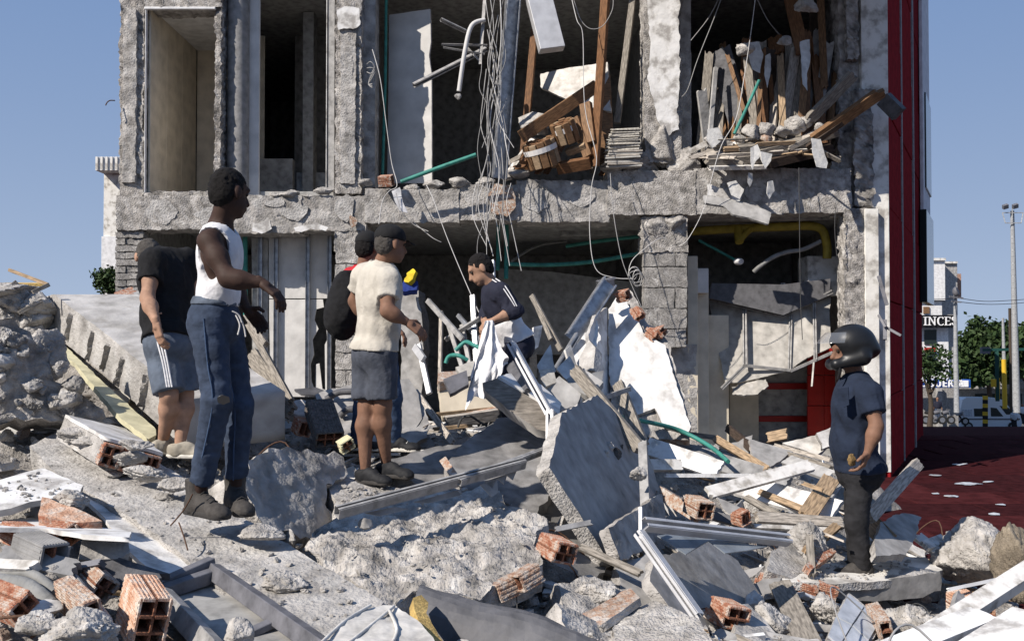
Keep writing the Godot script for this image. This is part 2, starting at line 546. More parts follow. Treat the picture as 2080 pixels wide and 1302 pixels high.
func make_materials():
	var speck := ntex(0.035, 3, 0.62, 1.0, 5)
	var grit := ntex(0.07, 5, 0.58, 1.0, 5)
	var soft := ntex(0.008, 8, 0.84, 1.0, 4)
	var stain := ntex(0.012, 12, 0.66, 1.0, 5, 512, FastNoiseLite.TYPE_SIMPLEX_SMOOTH, 0.42)
	var n_grit := ntex_normal(0.06, 21, 9.0)
	var n_soft := ntex_normal(0.03, 22, 3.0)
	var n_cloth := ntex_normal(0.02, 23, 5.0, 3)
	var grain := ntex(0.02, 31, 0.55, 1.0, 5)
	var n_grain := ntex_normal(0.03, 33, 4.0)
	var v1 := Vector3.ONE
	var t_brick := rtex(0.02, 41, [[0.24, 0.085, 0.05], [0.33, 0.14, 0.085], [0.4, 0.24, 0.17], [0.46, 0.4, 0.35]], [0.15, 0.36, 0.52, 0.68])
	var t_peach := rtex(0.014, 42, [[0.45, 0.24, 0.15], [0.55, 0.36, 0.26], [0.6, 0.46, 0.37], [0.58, 0.54, 0.49]], [0.2, 0.45, 0.65, 0.85])
	var t_dusty := rtex(0.018, 43, [[0.33, 0.18, 0.12], [0.4, 0.29, 0.22], [0.46, 0.4, 0.35], [0.5, 0.47, 0.44]], [0.2, 0.42, 0.6, 0.8])
	var t_white := rtex(0.009, 44, [[0.36, 0.345, 0.33], [0.56, 0.55, 0.53], [0.71, 0.705, 0.695], [0.75, 0.75, 0.745]], [0.16, 0.34, 0.5, 0.8], 6)
	var t_board := rtex(0.011, 45, [[0.32, 0.3, 0.27], [0.5, 0.48, 0.45], [0.62, 0.6, 0.57], [0.66, 0.65, 0.62]], [0.2, 0.4, 0.56, 0.85], 6)
	var t_conc := rtex(0.008, 46, [[0.26, 0.25, 0.235], [0.37, 0.36, 0.345], [0.43, 0.42, 0.405], [0.5, 0.485, 0.465]], [0.2, 0.4, 0.58, 0.85], 6)
	var t_clean := rtex(0.006, 48, [[0.34, 0.325, 0.3], [0.45, 0.44, 0.42], [0.5, 0.49, 0.475], [0.55, 0.54, 0.525]], [0.18, 0.36, 0.55, 0.85], 6)
	var t_rough := rtex(0.012, 47, [[0.27, 0.26, 0.245], [0.4, 0.385, 0.365], [0.48, 0.465, 0.445], [0.58, 0.565, 0.545]], [0.2, 0.42, 0.6, 0.85], 7)
	mat("concrete", Color(1, 1, 1), 0.95, t_conc, n_grit, v1 * 0.8, 0.5)
	mat("concrete_rough", Color(1, 1, 1), 0.97, t_rough, n_grit, v1 * 1.1, 1.0)
	mat("concrete_pale", Color(1, 0.995, 0.985), 0.97, t_rough, n_grit, v1 * 1.3, 1.1)
	mat("concrete_dark", Color(0.2, 0.19, 0.18), 0.95, speck, n_grit, v1 * 1.3, 1.0)
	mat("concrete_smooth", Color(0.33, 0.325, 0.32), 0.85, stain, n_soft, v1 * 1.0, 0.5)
	mat("mortar", Color(0.44, 0.43, 0.415), 0.97, speck, n_grit, v1 * 2.0, 1.2)
	mat("block", Color(0.5, 0.485, 0.465), 0.95, speck, n_grit, v1 * 1.6, 0.8)
	mat("rubble_dust", Color(0.76, 0.75, 0.735), 0.98, t_rough, n_grit, v1 * 0.9, 0.9)
	mat("plaster_white", Color(1, 1, 1), 0.9, t_white, n_soft, v1 * 0.75, 0.5)
	mat("plaster_grey", Color(0.47, 0.462, 0.45), 0.9, stain, n_soft, v1 * 0.9, 0.5)
	mat("drywall", Color(0.97, 0.95, 0.9), 0.9, t_white, n_soft, v1 * 0.6, 0.3)
	mat("drywall_dusty", Color(0.56, 0.54, 0.5), 0.95, stain, n_soft, v1 * 1.0, 0.4)
	mat("panel_clean", Color(0.68, 0.665, 0.64), 0.85, soft, n_soft, v1 * 0.5, 0.2)
	mat("concrete_clean", Color(1, 1, 1), 0.92, t_clean, n_soft, v1 * 0.7, 0.5)
	mat("floor_red_shaded_b", Color(0.078, 0.02, 0.022), 0.8, stain, n_soft, v1 * 0.6, 0.4)  # paving reds, darkened in place of the shade lying there
	mat("floor_red_shaded_c", Color(0.05, 0.014, 0.016), 0.75, stain, n_soft, v1 * 0.9, 0.4)
	mat("cream", Color(0.66, 0.59, 0.47), 0.8, soft, n_soft, v1 * 0.6, 0.2)
	mat("cream_panel", Color(0.74, 0.67, 0.55), 0.7, soft, null, v1 * 0.7)
	mat("foam_board", Color(0.72, 0.68, 0.46), 0.8, stain, n_soft, v1 * 0.8, 0.4)
	mat("brick", Color(1, 1, 1), 0.95, t_brick, n_grit, v1 * 1.6, 0.7)
	mat("brick_dusty", Color(1, 1, 1), 0.95, t_dusty, n_grit, v1 * 1.6, 0.8)
	mat("brick_peach", Color(1, 1, 1), 0.95, t_peach, n_grit, v1 * 1.4, 0.6)
	mat("brick_in", Color(0.34, 0.15, 0.09), 0.95, grit, n_grit, v1 * 2.0, 0.8)
	mat("brick_grey_in", Color(0.3, 0.26, 0.23), 0.95, grit, n_grit, v1 * 2.0, 0.8)
	var gs := Vector3(0.7, 5.0, 5.0)
	mat("wood_brown", Color(0.25, 0.125, 0.06), 0.7, grain, n_grain, gs, 0.5)
	mat("wood_orange", Color(0.3, 0.17, 0.088), 0.65, grain, n_grain, gs, 0.4)
	mat("wood_tan", Color(0.5, 0.36, 0.23), 0.8, grain, n_grain, gs, 0.5)
	mat("wood_grey", Color(0.36, 0.325, 0.28), 0.9, grain, n_grain, gs, 0.8)
	mat("wood_pale", Color(0.62, 0.56, 0.49), 0.9, grain, n_grain, gs, 0.5)
	mat("wood_dark", Color(0.09, 0.065, 0.05), 0.8, grain, n_grain, gs, 0.5)
	mat("board_white", Color(1, 1, 1), 0.85, t_board, n_soft, v1 * 0.9, 0.4)
	mat("steel", Color(0.5, 0.51, 0.53), 0.42, stain, n_soft, v1 * 1.5, 0.3, 0.75)
	mat("steel_dusty", Color(0.42, 0.41, 0.4), 0.7, stain, n_soft, v1 * 1.5, 0.4, 0.25)
	mat("aluminium", Color(0.62, 0.62, 0.63), 0.5, soft, n_soft, v1, 0.2, 0.35)
	mat("steel_blue", Color(0.4, 0.45, 0.5), 0.45, stain, n_soft, v1, 0.3, 0.4)
	mat("sheet_dark", Color(0.14, 0.14, 0.15), 0.65, stain, n_soft, v1 * 1.2, 0.6, 0.1)
	mat("frame_grey", Color(0.2, 0.2, 0.22), 0.6, stain, n_soft, v1 * 1.2, 0.4, 0.2)
	mat("wire_grey", Color(0.3, 0.295, 0.29), 0.6)
	mat("wire_dark", Color(0.06, 0.06, 0.06), 0.6)
	mat("wire_white", Color(0.52, 0.51, 0.5), 0.6)
	mat("pipe_green", Color(0.06, 0.29, 0.24), 0.5, stain)
	mat("pipe_grey", Color(0.3, 0.3, 0.29), 0.7, stain, n_soft)
	mat("pipe_yellow", Color(0.42, 0.32, 0.05), 0.6, stain)
	mat("rust", Color(0.16, 0.09, 0.06), 0.95, grit)
	mat("paint_white", Color(0.8, 0.8, 0.8), 0.6, soft)
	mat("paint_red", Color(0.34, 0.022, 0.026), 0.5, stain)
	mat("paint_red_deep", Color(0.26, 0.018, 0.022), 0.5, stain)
	mat("tile_red", Color(0.42, 0.025, 0.02), 0.3, soft)
	mat("tile_pale", Color(0.6, 0.64, 0.7), 0.35, stain, n_soft, v1 * 1.0, 0.4)
	mat("floor_red_shaded", Color(0.06, 0.015, 0.017), 0.75, stain, n_soft, v1 * 0.8, 0.3)  # forecourt red with the shade over it put into the colour
	mat("asphalt", Color(0.16, 0.16, 0.165), 0.9, grit, n_grit, v1 * 0.4, 0.4)
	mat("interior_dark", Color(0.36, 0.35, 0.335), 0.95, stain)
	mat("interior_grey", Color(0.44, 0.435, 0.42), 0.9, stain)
	mat("glass_dark", Color(0.02, 0.03, 0.03), 0.12)
	mat("foam_yellow", Color(0.78, 0.55, 0.2), 0.9, speck, n_grit, v1 * 2.0, 0.5)
	mat("mattress", Color(0.72, 0.7, 0.66), 0.95, stain, n_cloth, v1 * 1.0, 0.4)
	mat("sack", Color(0.4, 0.34, 0.26), 0.95, grit, n_grit, v1 * 2, 0.8)
	mat("paper", Color(0.74, 0.7, 0.62), 0.9, speck)
	mat("tape_white", Color(0.72, 0.7, 0.68), 0.6)
	mat("plastic_film", Color(0.72, 0.71, 0.68), 0.35, soft, n_cloth, v1 * 2, 0.8)
	mat("sign_black", Color(0.012, 0.012, 0.014), 0.4)
	mat("sign_blue", Color(0.02, 0.1, 0.42), 0.5)
	mat("sign_letter", Color(0.8, 0.8, 0.8), 0.6)
	# clothing, skin
	mat("skin_dark", Color(0.055, 0.03, 0.022), 0.68, soft, n_soft, v1 * 4, 0.15)
	mat("skin_tan", Color(0.24, 0.13, 0.085), 0.68, soft, n_soft, v1 * 4, 0.15)
	mat("skin_light", Color(0.42, 0.25, 0.17), 0.68, soft, n_soft, v1 * 4, 0.15)
	mat("hair", Color(0.012, 0.01, 0.01), 0.85, grit, n_grit, v1 * 6, 0.8)
	mat("hair_grey", Color(0.12, 0.11, 0.1), 0.85, grit, n_grit, v1 * 6, 0.8)
	mat("cloth_white", Color(0.76, 0.76, 0.78), 0.9, soft, n_cloth, v1 * 1.3, 0.6)
	mat("cloth_beige", Color(0.55, 0.515, 0.45), 0.95, soft, n_cloth, v1 * 1.3, 0.6)
	mat("cloth_black", Color(0.017, 0.017, 0.019), 0.95, speck, n_cloth, v1 * 1.3, 0.6)
	mat("cloth_navy", Color(0.02, 0.022, 0.04), 0.85, soft, n_cloth, v1 * 1.3, 0.6)
	mat("denim", Color(0.058, 0.082, 0.135), 0.95, stain, n_cloth, v1 * 1.3, 0.6)
	mat("denim_light", Color(0.065, 0.105, 0.19), 0.95, stain, n_cloth, v1 * 1.3, 0.6)
	mat("denim_shirt", Color(0.021, 0.031, 0.058), 0.95, stain, n_cloth, v1 * 1.3, 0.6)
	mat("denim_black", Color(0.032, 0.032, 0.036), 0.95, stain, n_cloth, v1 * 1.3, 0.6)
	mat("shorts_grey", Color(0.075, 0.085, 0.11), 0.9, soft, n_cloth, v1 * 1.3, 0.6)
	mat("shorts_blue", Color(0.13, 0.16, 0.21), 0.9, soft, n_cloth, v1 * 1.3, 0.6)
	mat("boot", Color(0.085, 0.078, 0.072), 0.8, stain, n_cloth, v1 * 4, 0.6)
	mat("sole", Color(0.05, 0.047, 0.045), 0.9)
	mat("shoe_black", Color(0.02, 0.021, 0.024), 0.7, soft)
	mat("shoe_pale", Color(0.5, 0.46, 0.38), 0.85, stain)
	mat("sole_white", Color(0.66, 0.64, 0.58), 0.8)
	mat("cap_black", Color(0.014, 0.014, 0.015), 0.9)
	mat("helmet", Color(0.014, 0.0145, 0.016), 0.38, stain)
	mat("visor", Color(0.12, 0.13, 0.15), 0.08)
	mat("red_cloth", Color(0.42, 0.02, 0.03), 0.9)
	mat("yellow_cloth", Color(0.6, 0.45, 0.03), 0.9)
	mat("blue_cloth", Color(0.02, 0.04, 0.2), 0.9)
	mat("glove_tan", Color(0.35, 0.23, 0.1), 0.9, grit)
	mat("eye", Color(0.02, 0.015, 0.012), 0.2)
	mat("leaf", Color(0.026, 0.05, 0.014), 0.7)
	mat("leaf_b", Color(0.045, 0.075, 0.024), 0.7)
	mat("bark", Color(0.11, 0.085, 0.065), 0.95, grit, n_grit, v1 * 1.0, 1.0)
	mat("paint_yellow", Color(0.6, 0.38, 0.03), 0.5)
	mat("pole_grey", Color(0.42, 0.43, 0.44), 0.7, stain)
	mat("paint_green", Color(0.015, 0.06, 0.05), 0.5)
	mat("car_white", Color(0.62, 0.64, 0.66), 0.3)
	mat("tyre", Color(0.02, 0.02, 0.02), 0.9)
	for k in ["leaf", "leaf_b"]:
		M[k].backlight = Color(0.25, 0.35, 0.08)
	mat("visor_glass", Color(0.35, 0.37, 0.4), 0.05, null, null, v1, 1.0, 0.0, false)
	M.visor_glass.transparency = BaseMaterial3D.TRANSPARENCY_ALPHA
	M.visor_glass.albedo_color.a = 0.2
	M.visor_glass.metallic_specular = 0.7
	for k in ["paint_red", "paint_red_deep", "floor_red_shaded", "floor_red_shaded_b", "floor_red_shaded_c", "plaster_white", "paint_white"]:
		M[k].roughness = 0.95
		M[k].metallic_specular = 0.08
	M.helmet.clearcoat_enabled = true
	M.helmet.clearcoat = 0.25

# ---------------------------------------------------------------- setting
var ctrl := []
func make_heap_points():
	for q in [[0, 1330, 3.4], [300, 1330, 3.5], [600, 1330, 3.7], [900, 1330, 3.8], [1200, 1330, 4.0], [1500, 1330, 4.3], [1800, 1330, 4.6], [2050, 1330, 4.7], [-200, 1330, 3.4], [2300, 1330, 5.0],
		[0, 1190, 4.1], [250, 1200, 4.5], [60, 1000, 5.5], [330, 945, 6.3], [-60, 880, 6.6], [90, 800, 7.6], [30, 655, 8.6], [210, 700, 8.6], [-300, 640, 8.6], [-300, 1000, 5.5],
		[560, 1110, 5.4], [560, 945, 6.6], [760, 1010, 6.5], [830, 925, 7.3], [870, 1170, 5.4], [1000, 1040, 6.0], [1010, 930, 7.2], [950, 870, 9.0], [700, 860, 8.5], [600, 830, 10.5], [1080, 890, 8.2], [1150, 1220, 5.2],
		[1300, 1290, 4.9], [1250, 940, 8.0], [1200, 890, 9.5], [1350, 900, 10.5], [1450, 900, 11.5], [1600, 905, 11.8], [1400, 1040, 7.8], [1550, 1020, 8.3], [1600, 1110, 7.2], [1450, 1190, 6.0], [1720, 1215, 6.8], [1850, 1225, 6.6],
		[1560, 1260, 5.6], [1750, 1290, 5.4], [1980, 1215, 6.8], [2060, 1260, 5.8]]:
		ctrl.append(pa(q))
	for q in [[180, 960, 5.9], [290, 1010, 5.5], [400, 1085, 5.05], [500, 1150, 4.75], [600, 1220, 4.4], [680, 1280, 4.1]]:
		ctrl.append(pa(q) - Vector3(0, 0.3, 0))
	for q in [[4.7, -0.25, -9.6], [4.4, -0.2, -8.0], [5.2, -0.25, -12.0], [6.5, -0.25, -9.0], [6.0, -0.25, -7.0], [5.5, -0.25, -5.5], [8.5, -0.3, -10], [4.3, 0.1, -12.4], [3.6, 0.0, -9.6], [-5.5, 0.6, -13], [-2.5, 0.5, -13.2], [0.5, 0.55, -13.4], [3.0, 0.35, -13.2], [-8, 1.2, -9.5], [-9, 0.5, -13], [-8, 0.8, -5], [-6, 0.4, -2.5], [0, 0.5, -2.5], [5, -0.1, -2.5], [0, 0.3, -16], [4, 0.2, -16], [-5, 0.3, -16]]:
		ctrl.append(Vector3(q[0], q[1], q[2]))

func heap(x: float, z: float) -> float:
	var s := 0.0
	var w := 0.0
	for c in ctrl:
		var d: float = (c.x - x) * (c.x - x) + (c.z - z) * (c.z - z) + 0.01
		var k := 1.0 / (d * d)
		s += k * c.y; w += k
	return s / w - 0.1

func heap_rough(x: float, z: float) -> float:
	var h := heap(x, z)
	var p := Vector3(x, 0, z)
	var edge := clampf((5.0 - x) / 1.0, 0.0, 1.0)
	return h + edge * (nf.get_noise_3dv(p * 5.0) * 0.09 + absf(nf.get_noise_3dv(p * 14.0 + Vector3(4, 0, 9))) * 0.08 + nf.get_noise_3dv(p * 38.0) * 0.022)

func structure(o: Node3D) -> Node3D:
	o.set_meta("kind", "structure")
	return o

func build_setting():
	# ground of the red forecourt and the street falling away behind it
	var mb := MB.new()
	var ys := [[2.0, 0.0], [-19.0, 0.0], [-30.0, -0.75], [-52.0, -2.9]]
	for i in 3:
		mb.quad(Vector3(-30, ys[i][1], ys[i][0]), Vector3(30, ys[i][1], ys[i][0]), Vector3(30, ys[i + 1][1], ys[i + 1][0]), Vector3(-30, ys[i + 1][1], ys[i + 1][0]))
	var fc := structure(tag(obj([[mb, M.floor_red_shaded]], "forecourt"), "red forecourt beside the building with shade painted into its dark colour", "ground"))
	var pgen := RandomNumberGenerator.new(); pgen.seed = 4
	var pv := []
	for m in [M.floor_red_shaded, M.floor_red_shaded_b, M.floor_red_shaded_c]:
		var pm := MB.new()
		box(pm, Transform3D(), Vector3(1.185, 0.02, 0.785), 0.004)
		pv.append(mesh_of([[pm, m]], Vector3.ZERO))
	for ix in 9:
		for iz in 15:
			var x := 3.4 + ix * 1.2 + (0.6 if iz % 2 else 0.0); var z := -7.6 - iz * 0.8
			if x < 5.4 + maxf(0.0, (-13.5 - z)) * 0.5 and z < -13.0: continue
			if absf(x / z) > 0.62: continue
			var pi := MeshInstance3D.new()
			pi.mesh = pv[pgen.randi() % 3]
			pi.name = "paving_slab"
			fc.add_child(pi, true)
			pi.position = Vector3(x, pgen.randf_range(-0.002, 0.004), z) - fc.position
	mb = MB.new()
	mb.quad(Vector3(-400, -2.9, -52), Vector3(400, -2.9, -52), Vector3(400, -5.9, -90), Vector3(-400, -5.9, -90))
	mb.quad(Vector3(-400, -5.9, -90), Vector3(400, -5.9, -90), Vector3(400, -7.5, -400), Vector3(-400, -7.5, -400))
	for s in [-1, 1]:
		mb.quad(Vector3(s * 400, -0.1, 60), Vector3(s * 30, -0.1, 60), Vector3(s * 30, -2.9, -52), Vector3(s * 400, -2.9, -52))
	mb.quad(Vector3(-30, -0.05, 60), Vector3(30, -0.05, 60), Vector3(30, 0, 2), Vector3(-30, 0, 2))
	structure(tag(obj([[mb, M.asphalt]], "street"), "grey street running past the far shops", "street"))
	# the heap: ground made of crushed concrete
	var x0 := -8.5; var z0 := -13.3; var cell := 0.065
	var nx := int(14.2 / cell); var nzz := int(10.6 / cell)
	var vs := PackedVector3Array(); var cs := PackedColorArray(); var idx := PackedInt32Array()
	for i in nx + 1:
		for j in nzz + 1:
			var x := x0 + i * cell; var z := z0 + j * cell
			var p := Vector3(x, heap_rough(x, z), z)
			vs.append(p)
			cs.append(hue(p, 0.4))
	for i in nx:
		for j in nzz:
			var a := i * (nzz + 1) + j
			var b := a + nzz + 1
			idx.append_array([a, b, a + 1, b, b + 1, a + 1])
	mb = MB.new()
	mb.patch(vs, idx, cs)
	structure(tag(obj([[mb, M.rubble_dust]], "ground_of_crushed_rubble"), "crushed grey concrete ground under all the debris", "ground"))

# ---------------------------------------------------------------- the broken building
func fz(px: float, py: float, z: float) -> Vector3:   # the point of the plane z = -z seen there
	var ray := at(px, py, 1.0) - EYE
	return EYE + ray * (-z / ray.z)

func fx(px: float, z := FRONT) -> float: return fz(px, 651, z).x
func fy(py: float, z := FRONT) -> float: return fz(1040, py, z).y

func part_box(called: String, m: Material, x0: float, y0: float, x1: float, y1: float, d: float, depth: float, parent: Node3D, cell := 0.0, amp := 0.0, mottle := 0.25) -> MeshInstance3D:
	var a := fz(x0, y1, d); var b := fz(x1, y0, d)
	var mb := MB.new()
	var t := Transform3D(Basis(), Vector3((a.x + b.x) / 2, (a.y + b.y) / 2, -d - depth / 2))
	var s := Vector3(b.x - a.x, b.y - a.y, depth)
	if cell > 0: rough_box(mb, t, s, cell, amp, mottle)
	else: box(mb, t, s, 0.006)
	return obj([[mb, m]], called, parent)

func wall_w(called: String, m: Material, lo: Vector3, hi: Vector3, parent: Node3D, bev := 0.004) -> MeshInstance3D:
	var mb := MB.new()
	box(mb, Transform3D(Basis(), (lo + hi) / 2), (hi - lo).abs(), bev)
	return obj([[mb, m]], called, parent)

# courses of single blocks in front of a mortar core
func blockwork(x0: float, y0: float, x1: float, y1: float, d: float, course: float, widths: Array, parent: Node3D, m: Material):
	part_box("mortar_core", M.mortar, x0 + 3, y0, x1 - 3, y1, d + 0.05, 0.3, parent)
	var y := y0
	var r := 0
	var g := RandomNumberGenerator.new(); g.seed = int(x0)
	while y < y1 - 8:
		var yy := minf(y + course, y1)
		var x := x0
		var k := 0
		while x < x1 - 6:
			var w: float = widths[(k + r) % widths.size()] * (0.55 if (k == 0 and r % 2 == 1) else 1.0)
			var xx := minf(x + w, x1)
			if x1 - xx < 14: xx = x1
			part_box("block", m, x + 1 + g.randf_range(-1.5, 0.5), y + 1.2, xx - 1 + g.randf_range(-0.5, 2.0) * (1.0 if xx == x1 else 0.3), yy - 1.0, d + g.randf_range(-0.012, 0.012), 0.2, parent, 0.035, 0.022, 0.3)
			x = xx; k += 1
		y = yy; r += 1

func patch_on(px: Array, d: float, parent: Node3D, m: Material, called := "plaster_patch", th := 0.02):
	var w := PackedVector3Array()
	for q in px: w.append(fz(q[0], q[1], d))
	obj(slab_world(w, Vector3.BACK, th, m, M.mortar, 0.02, 0.0, 0.06, 0.12, 0.04), called, parent)

func build_building():
	var b := thing("damaged_building", "half collapsed concrete building with open floors and torn front wall", "building", Vector3(0, 0, -FRONT))
	var C: Material = M.concrete
	var CR: Material = M.concrete_rough
	# floors, ceilings, back and side walls of the rooms
	var f1 := fy(378)
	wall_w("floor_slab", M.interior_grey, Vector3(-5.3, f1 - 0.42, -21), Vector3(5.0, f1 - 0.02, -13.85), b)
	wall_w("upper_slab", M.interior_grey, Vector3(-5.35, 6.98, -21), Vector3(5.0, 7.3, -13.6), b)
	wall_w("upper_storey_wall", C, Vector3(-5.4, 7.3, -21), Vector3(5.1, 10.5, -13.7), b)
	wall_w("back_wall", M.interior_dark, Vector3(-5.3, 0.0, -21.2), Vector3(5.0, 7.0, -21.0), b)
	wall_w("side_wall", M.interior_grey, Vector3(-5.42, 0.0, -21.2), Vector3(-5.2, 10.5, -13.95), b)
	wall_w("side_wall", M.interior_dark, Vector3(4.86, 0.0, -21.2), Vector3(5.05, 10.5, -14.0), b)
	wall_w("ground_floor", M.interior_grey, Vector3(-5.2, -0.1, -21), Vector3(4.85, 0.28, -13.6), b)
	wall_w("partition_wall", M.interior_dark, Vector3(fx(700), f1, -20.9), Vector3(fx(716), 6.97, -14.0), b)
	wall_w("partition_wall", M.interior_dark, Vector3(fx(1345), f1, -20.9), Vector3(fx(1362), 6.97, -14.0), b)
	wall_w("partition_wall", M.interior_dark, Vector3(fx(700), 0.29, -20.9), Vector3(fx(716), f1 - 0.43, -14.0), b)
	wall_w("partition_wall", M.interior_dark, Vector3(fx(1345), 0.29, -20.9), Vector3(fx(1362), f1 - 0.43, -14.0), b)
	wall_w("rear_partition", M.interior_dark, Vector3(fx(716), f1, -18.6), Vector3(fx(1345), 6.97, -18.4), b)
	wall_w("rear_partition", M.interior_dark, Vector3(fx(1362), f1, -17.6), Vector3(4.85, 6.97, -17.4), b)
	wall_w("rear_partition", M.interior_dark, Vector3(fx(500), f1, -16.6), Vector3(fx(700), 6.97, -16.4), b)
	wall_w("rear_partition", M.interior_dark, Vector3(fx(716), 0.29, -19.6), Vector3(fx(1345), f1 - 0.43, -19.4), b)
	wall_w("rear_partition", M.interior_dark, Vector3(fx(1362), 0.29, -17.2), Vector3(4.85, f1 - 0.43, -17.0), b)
	# unseen slab added above the rooms to throw shade on the right wall end
	var ov := MB.new()
	rough_box(ov, Transform3D(Basis(), Vector3(3.45, 7.25, -12.2)), Vector3(3.3, 0.26, 2.8), 0.08, 0.06, 0.3)
	obj([[ov, CR]], "added_shade_slab", b)
	# left pier, upper and lower
	part_box("pier", CR, 240, -40, 292, 400, 13.45, 0.5, b, 0.032, 0.05, 0.5)
	part_box("pier_render", C, 246, 20, 276, 370, 13.40, 0.1, b, 0.036, 0.03, 0.35)
	part_box("pier", CR, 236, 400, 292, 470, 13.42, 0.5, b, 0.032, 0.06, 0.5)
	blockwork(232, 470, 290, 612, 13.42, 14.0, [58, 40], b, M.block)
	# window surround of the closet room
	part_box("lintel", CR, 288, -40, 448, 14, 13.45, 0.45, b, 0.036, 0.05, 0.4)
	part_box("sill", M.concrete_rough, 290, 389, 446, 405, 13.43, 0.35, b, 0.035, 0.05, 0.5)
	part_box("jamb", CR, 434, -20, 449, 392, 13.47, 0.3, b, 0.032, 0.045, 0.6)
	part_box("trim", M.paint_white, 291, 14, 295.5, 391, 13.44, 0.06, b)
	part_box("trim", M.paint_white, 291, 13, 436, 18, 13.43, 0.06, b)
	# closet room: panels on its walls
	var xl := fx(295)
	var yb := fy(391); var yt := fy(20)
	for k in 3:
		wall_w("wall_panel", M.cream_panel, Vector3(xl - 0.03, yb, -13.6 - 0.66 * (k + 1) + 0.006), Vector3(xl, yt + 0.25, -13.6 - 0.66 * k), b)
	for k in 3:
		wall_w("wall_panel", M.cream_panel, Vector3(xl + 0.36 * k + 0.004, yb, -15.63), Vector3(xl + 0.36 * (k + 1), yt + 0.3, -15.6), b)
	wall_w("closet_ceiling", M.paint_white, Vector3(xl, yt + 0.06, -15.62), Vector3(fx(440), yt + 0.1, -13.5), b)
	wall_w("closet_floor", M.cream_panel, Vector3(xl, yb - 0.05, -15.62), Vector3(fx(440), yb, -13.8), b)
	wall_w("closet_wall", M.cream_panel, Vector3(fx(440), yb, -15.62), Vector3(fx(446), yt + 0.3, -13.8), b)
	# round column, white strip, dark opening
	var mb := MB.new()
	tube(mb, PackedVector3Array([Vector3(fx(470), yb - 0.1, -13.75), Vector3(fx(470), 5.3, -13.75), Vector3(fx(470), 7.0, -13.75)]), 0.15, 20)
	obj([[mb, M.concrete_smooth]], "round_column", b)
	part_box("white_panel", M.panel_clean, 491, -30, 527, 398, 13.8, 0.05, b)
	part_box("panel_edge", M.plaster_white, 489, -30, 491.5, 396, 13.76, 0.05, b)
	part_box("grey_strip", M.plaster_grey, 664, -30, 680, 386, 13.62, 0.2, b)
	part_box("panel_edge", M.plaster_white, 661, -30, 664, 380, 13.6, 0.04, b)
	wall_w("low_wall", M.plaster_grey, Vector3(fx(500, 15.2), f1, -15.4), Vector3(fx(592, 15.2), fy(322, 15.2), -15.2), b)
	wall_w("low_wall", M.plaster_grey, Vector3(fx(600, 15.4), f1, -15.6), Vector3(fx(660, 15.4), fy(350, 15.4), -15.4), b)
	wall_w("pilaster", M.interior_grey, Vector3(fx(612, 15.2), f1, -15.5), Vector3(fx(634, 15.2), 6.97, -15.2), b)
	# second pillar
	part_box("pillar", CR, 680, -40, 734, 392, 13.42, 0.42, b, 0.032, 0.045, 0.45)
	part_box("pillar_render", C, 690, 60, 722, 372, 13.38, 0.08, b, 0.032, 0.03, 0.3)
	patch_on([[684, 20], [700, 12], [729, 16], [731, 50], [716, 57], [686, 60]], 13.34, b, M.plaster_white)
	part_box("pillar_return", M.concrete, 733, -40, 762, 380, 13.62, 0.4, b, 0.08, 0.015, 0.3)
	# third pillar
	part_box("pillar", CR, 1310, -40, 1384, 330, 13.4, 0.45, b, 0.032, 0.03, 0.45)
	patch_on([[1313, -20], [1381, -20], [1380, 60], [1382, 150], [1376, 215], [1380, 262], [1350, 280], [1336, 240], [1316, 160], [1322, 90]], 13.34, b, M.plaster_white)
	part_box("pillar_return", M.concrete, 1384, -40, 1404, 342, 13.55, 0.4, b, 0.08, 0.015, 0.3)
	# the edge of the first floor, poured in lengths
	var xs := [236, 446, 610, 742]
	for i in xs.size() - 1:
		part_box("beam_segment", C if i % 3 else CR, xs[i] - 2, 398 - (i % 2) * 2, xs[i + 1] + 2, 466 + (i * 7) % 11, 13.36 + 0.012 * (i % 3), 0.55, b, 0.032, 0.03, 0.4)
	xs = [742, 930, 1052, 1236]
	for i in xs.size() - 1:
		part_box("beam_segment", CR if i % 2 else C, xs[i] - 2, 384 - i * 9, xs[i + 1] + 2, 452 - (i * 5) % 9, 13.34 + 0.015 * (i % 3), 0.55, b, 0.032, 0.03, 0.35)
	xs = [1236, 1412, 1590, 1728]
	for i in xs.size() - 1:
		part_box("beam_segment", C if i % 2 else CR, xs[i] - 2, 346 - (4 if i > 0 else 0), xs[i + 1] + 2, 436 - i * 2, 13.34 + 0.012 * (i % 2), 0.55, b, 0.032, 0.028, 0.35)
	patch_on([[511, 452], [548, 448], [552, 466], [530, 474], [512, 470]], 13.3, b, M.plaster_white)
	patch_on([[596, 462], [640, 454], [668, 462], [660, 468], [630, 466], [600, 470]], 13.3, b, M.plaster_white)
	patch_on([[1004, 372], [1040, 380], [1050, 420], [1030, 440], [1000, 432], [990, 400]], 13.29, b, M.brick_dusty, "clay_patch")
	patch_on([[709, 436], [724, 444], [722, 456], [712, 462]], 13.3, b, M.brick_dusty, "clay_patch")
	patch_on([[1434, 370], [1470, 384], [1510, 398], [1500, 412], [1440, 396]], 13.29, b, M.plaster_white)
	# remains of render and paint on the frame
	var pg := RandomNumberGenerator.new(); pg.seed = 8
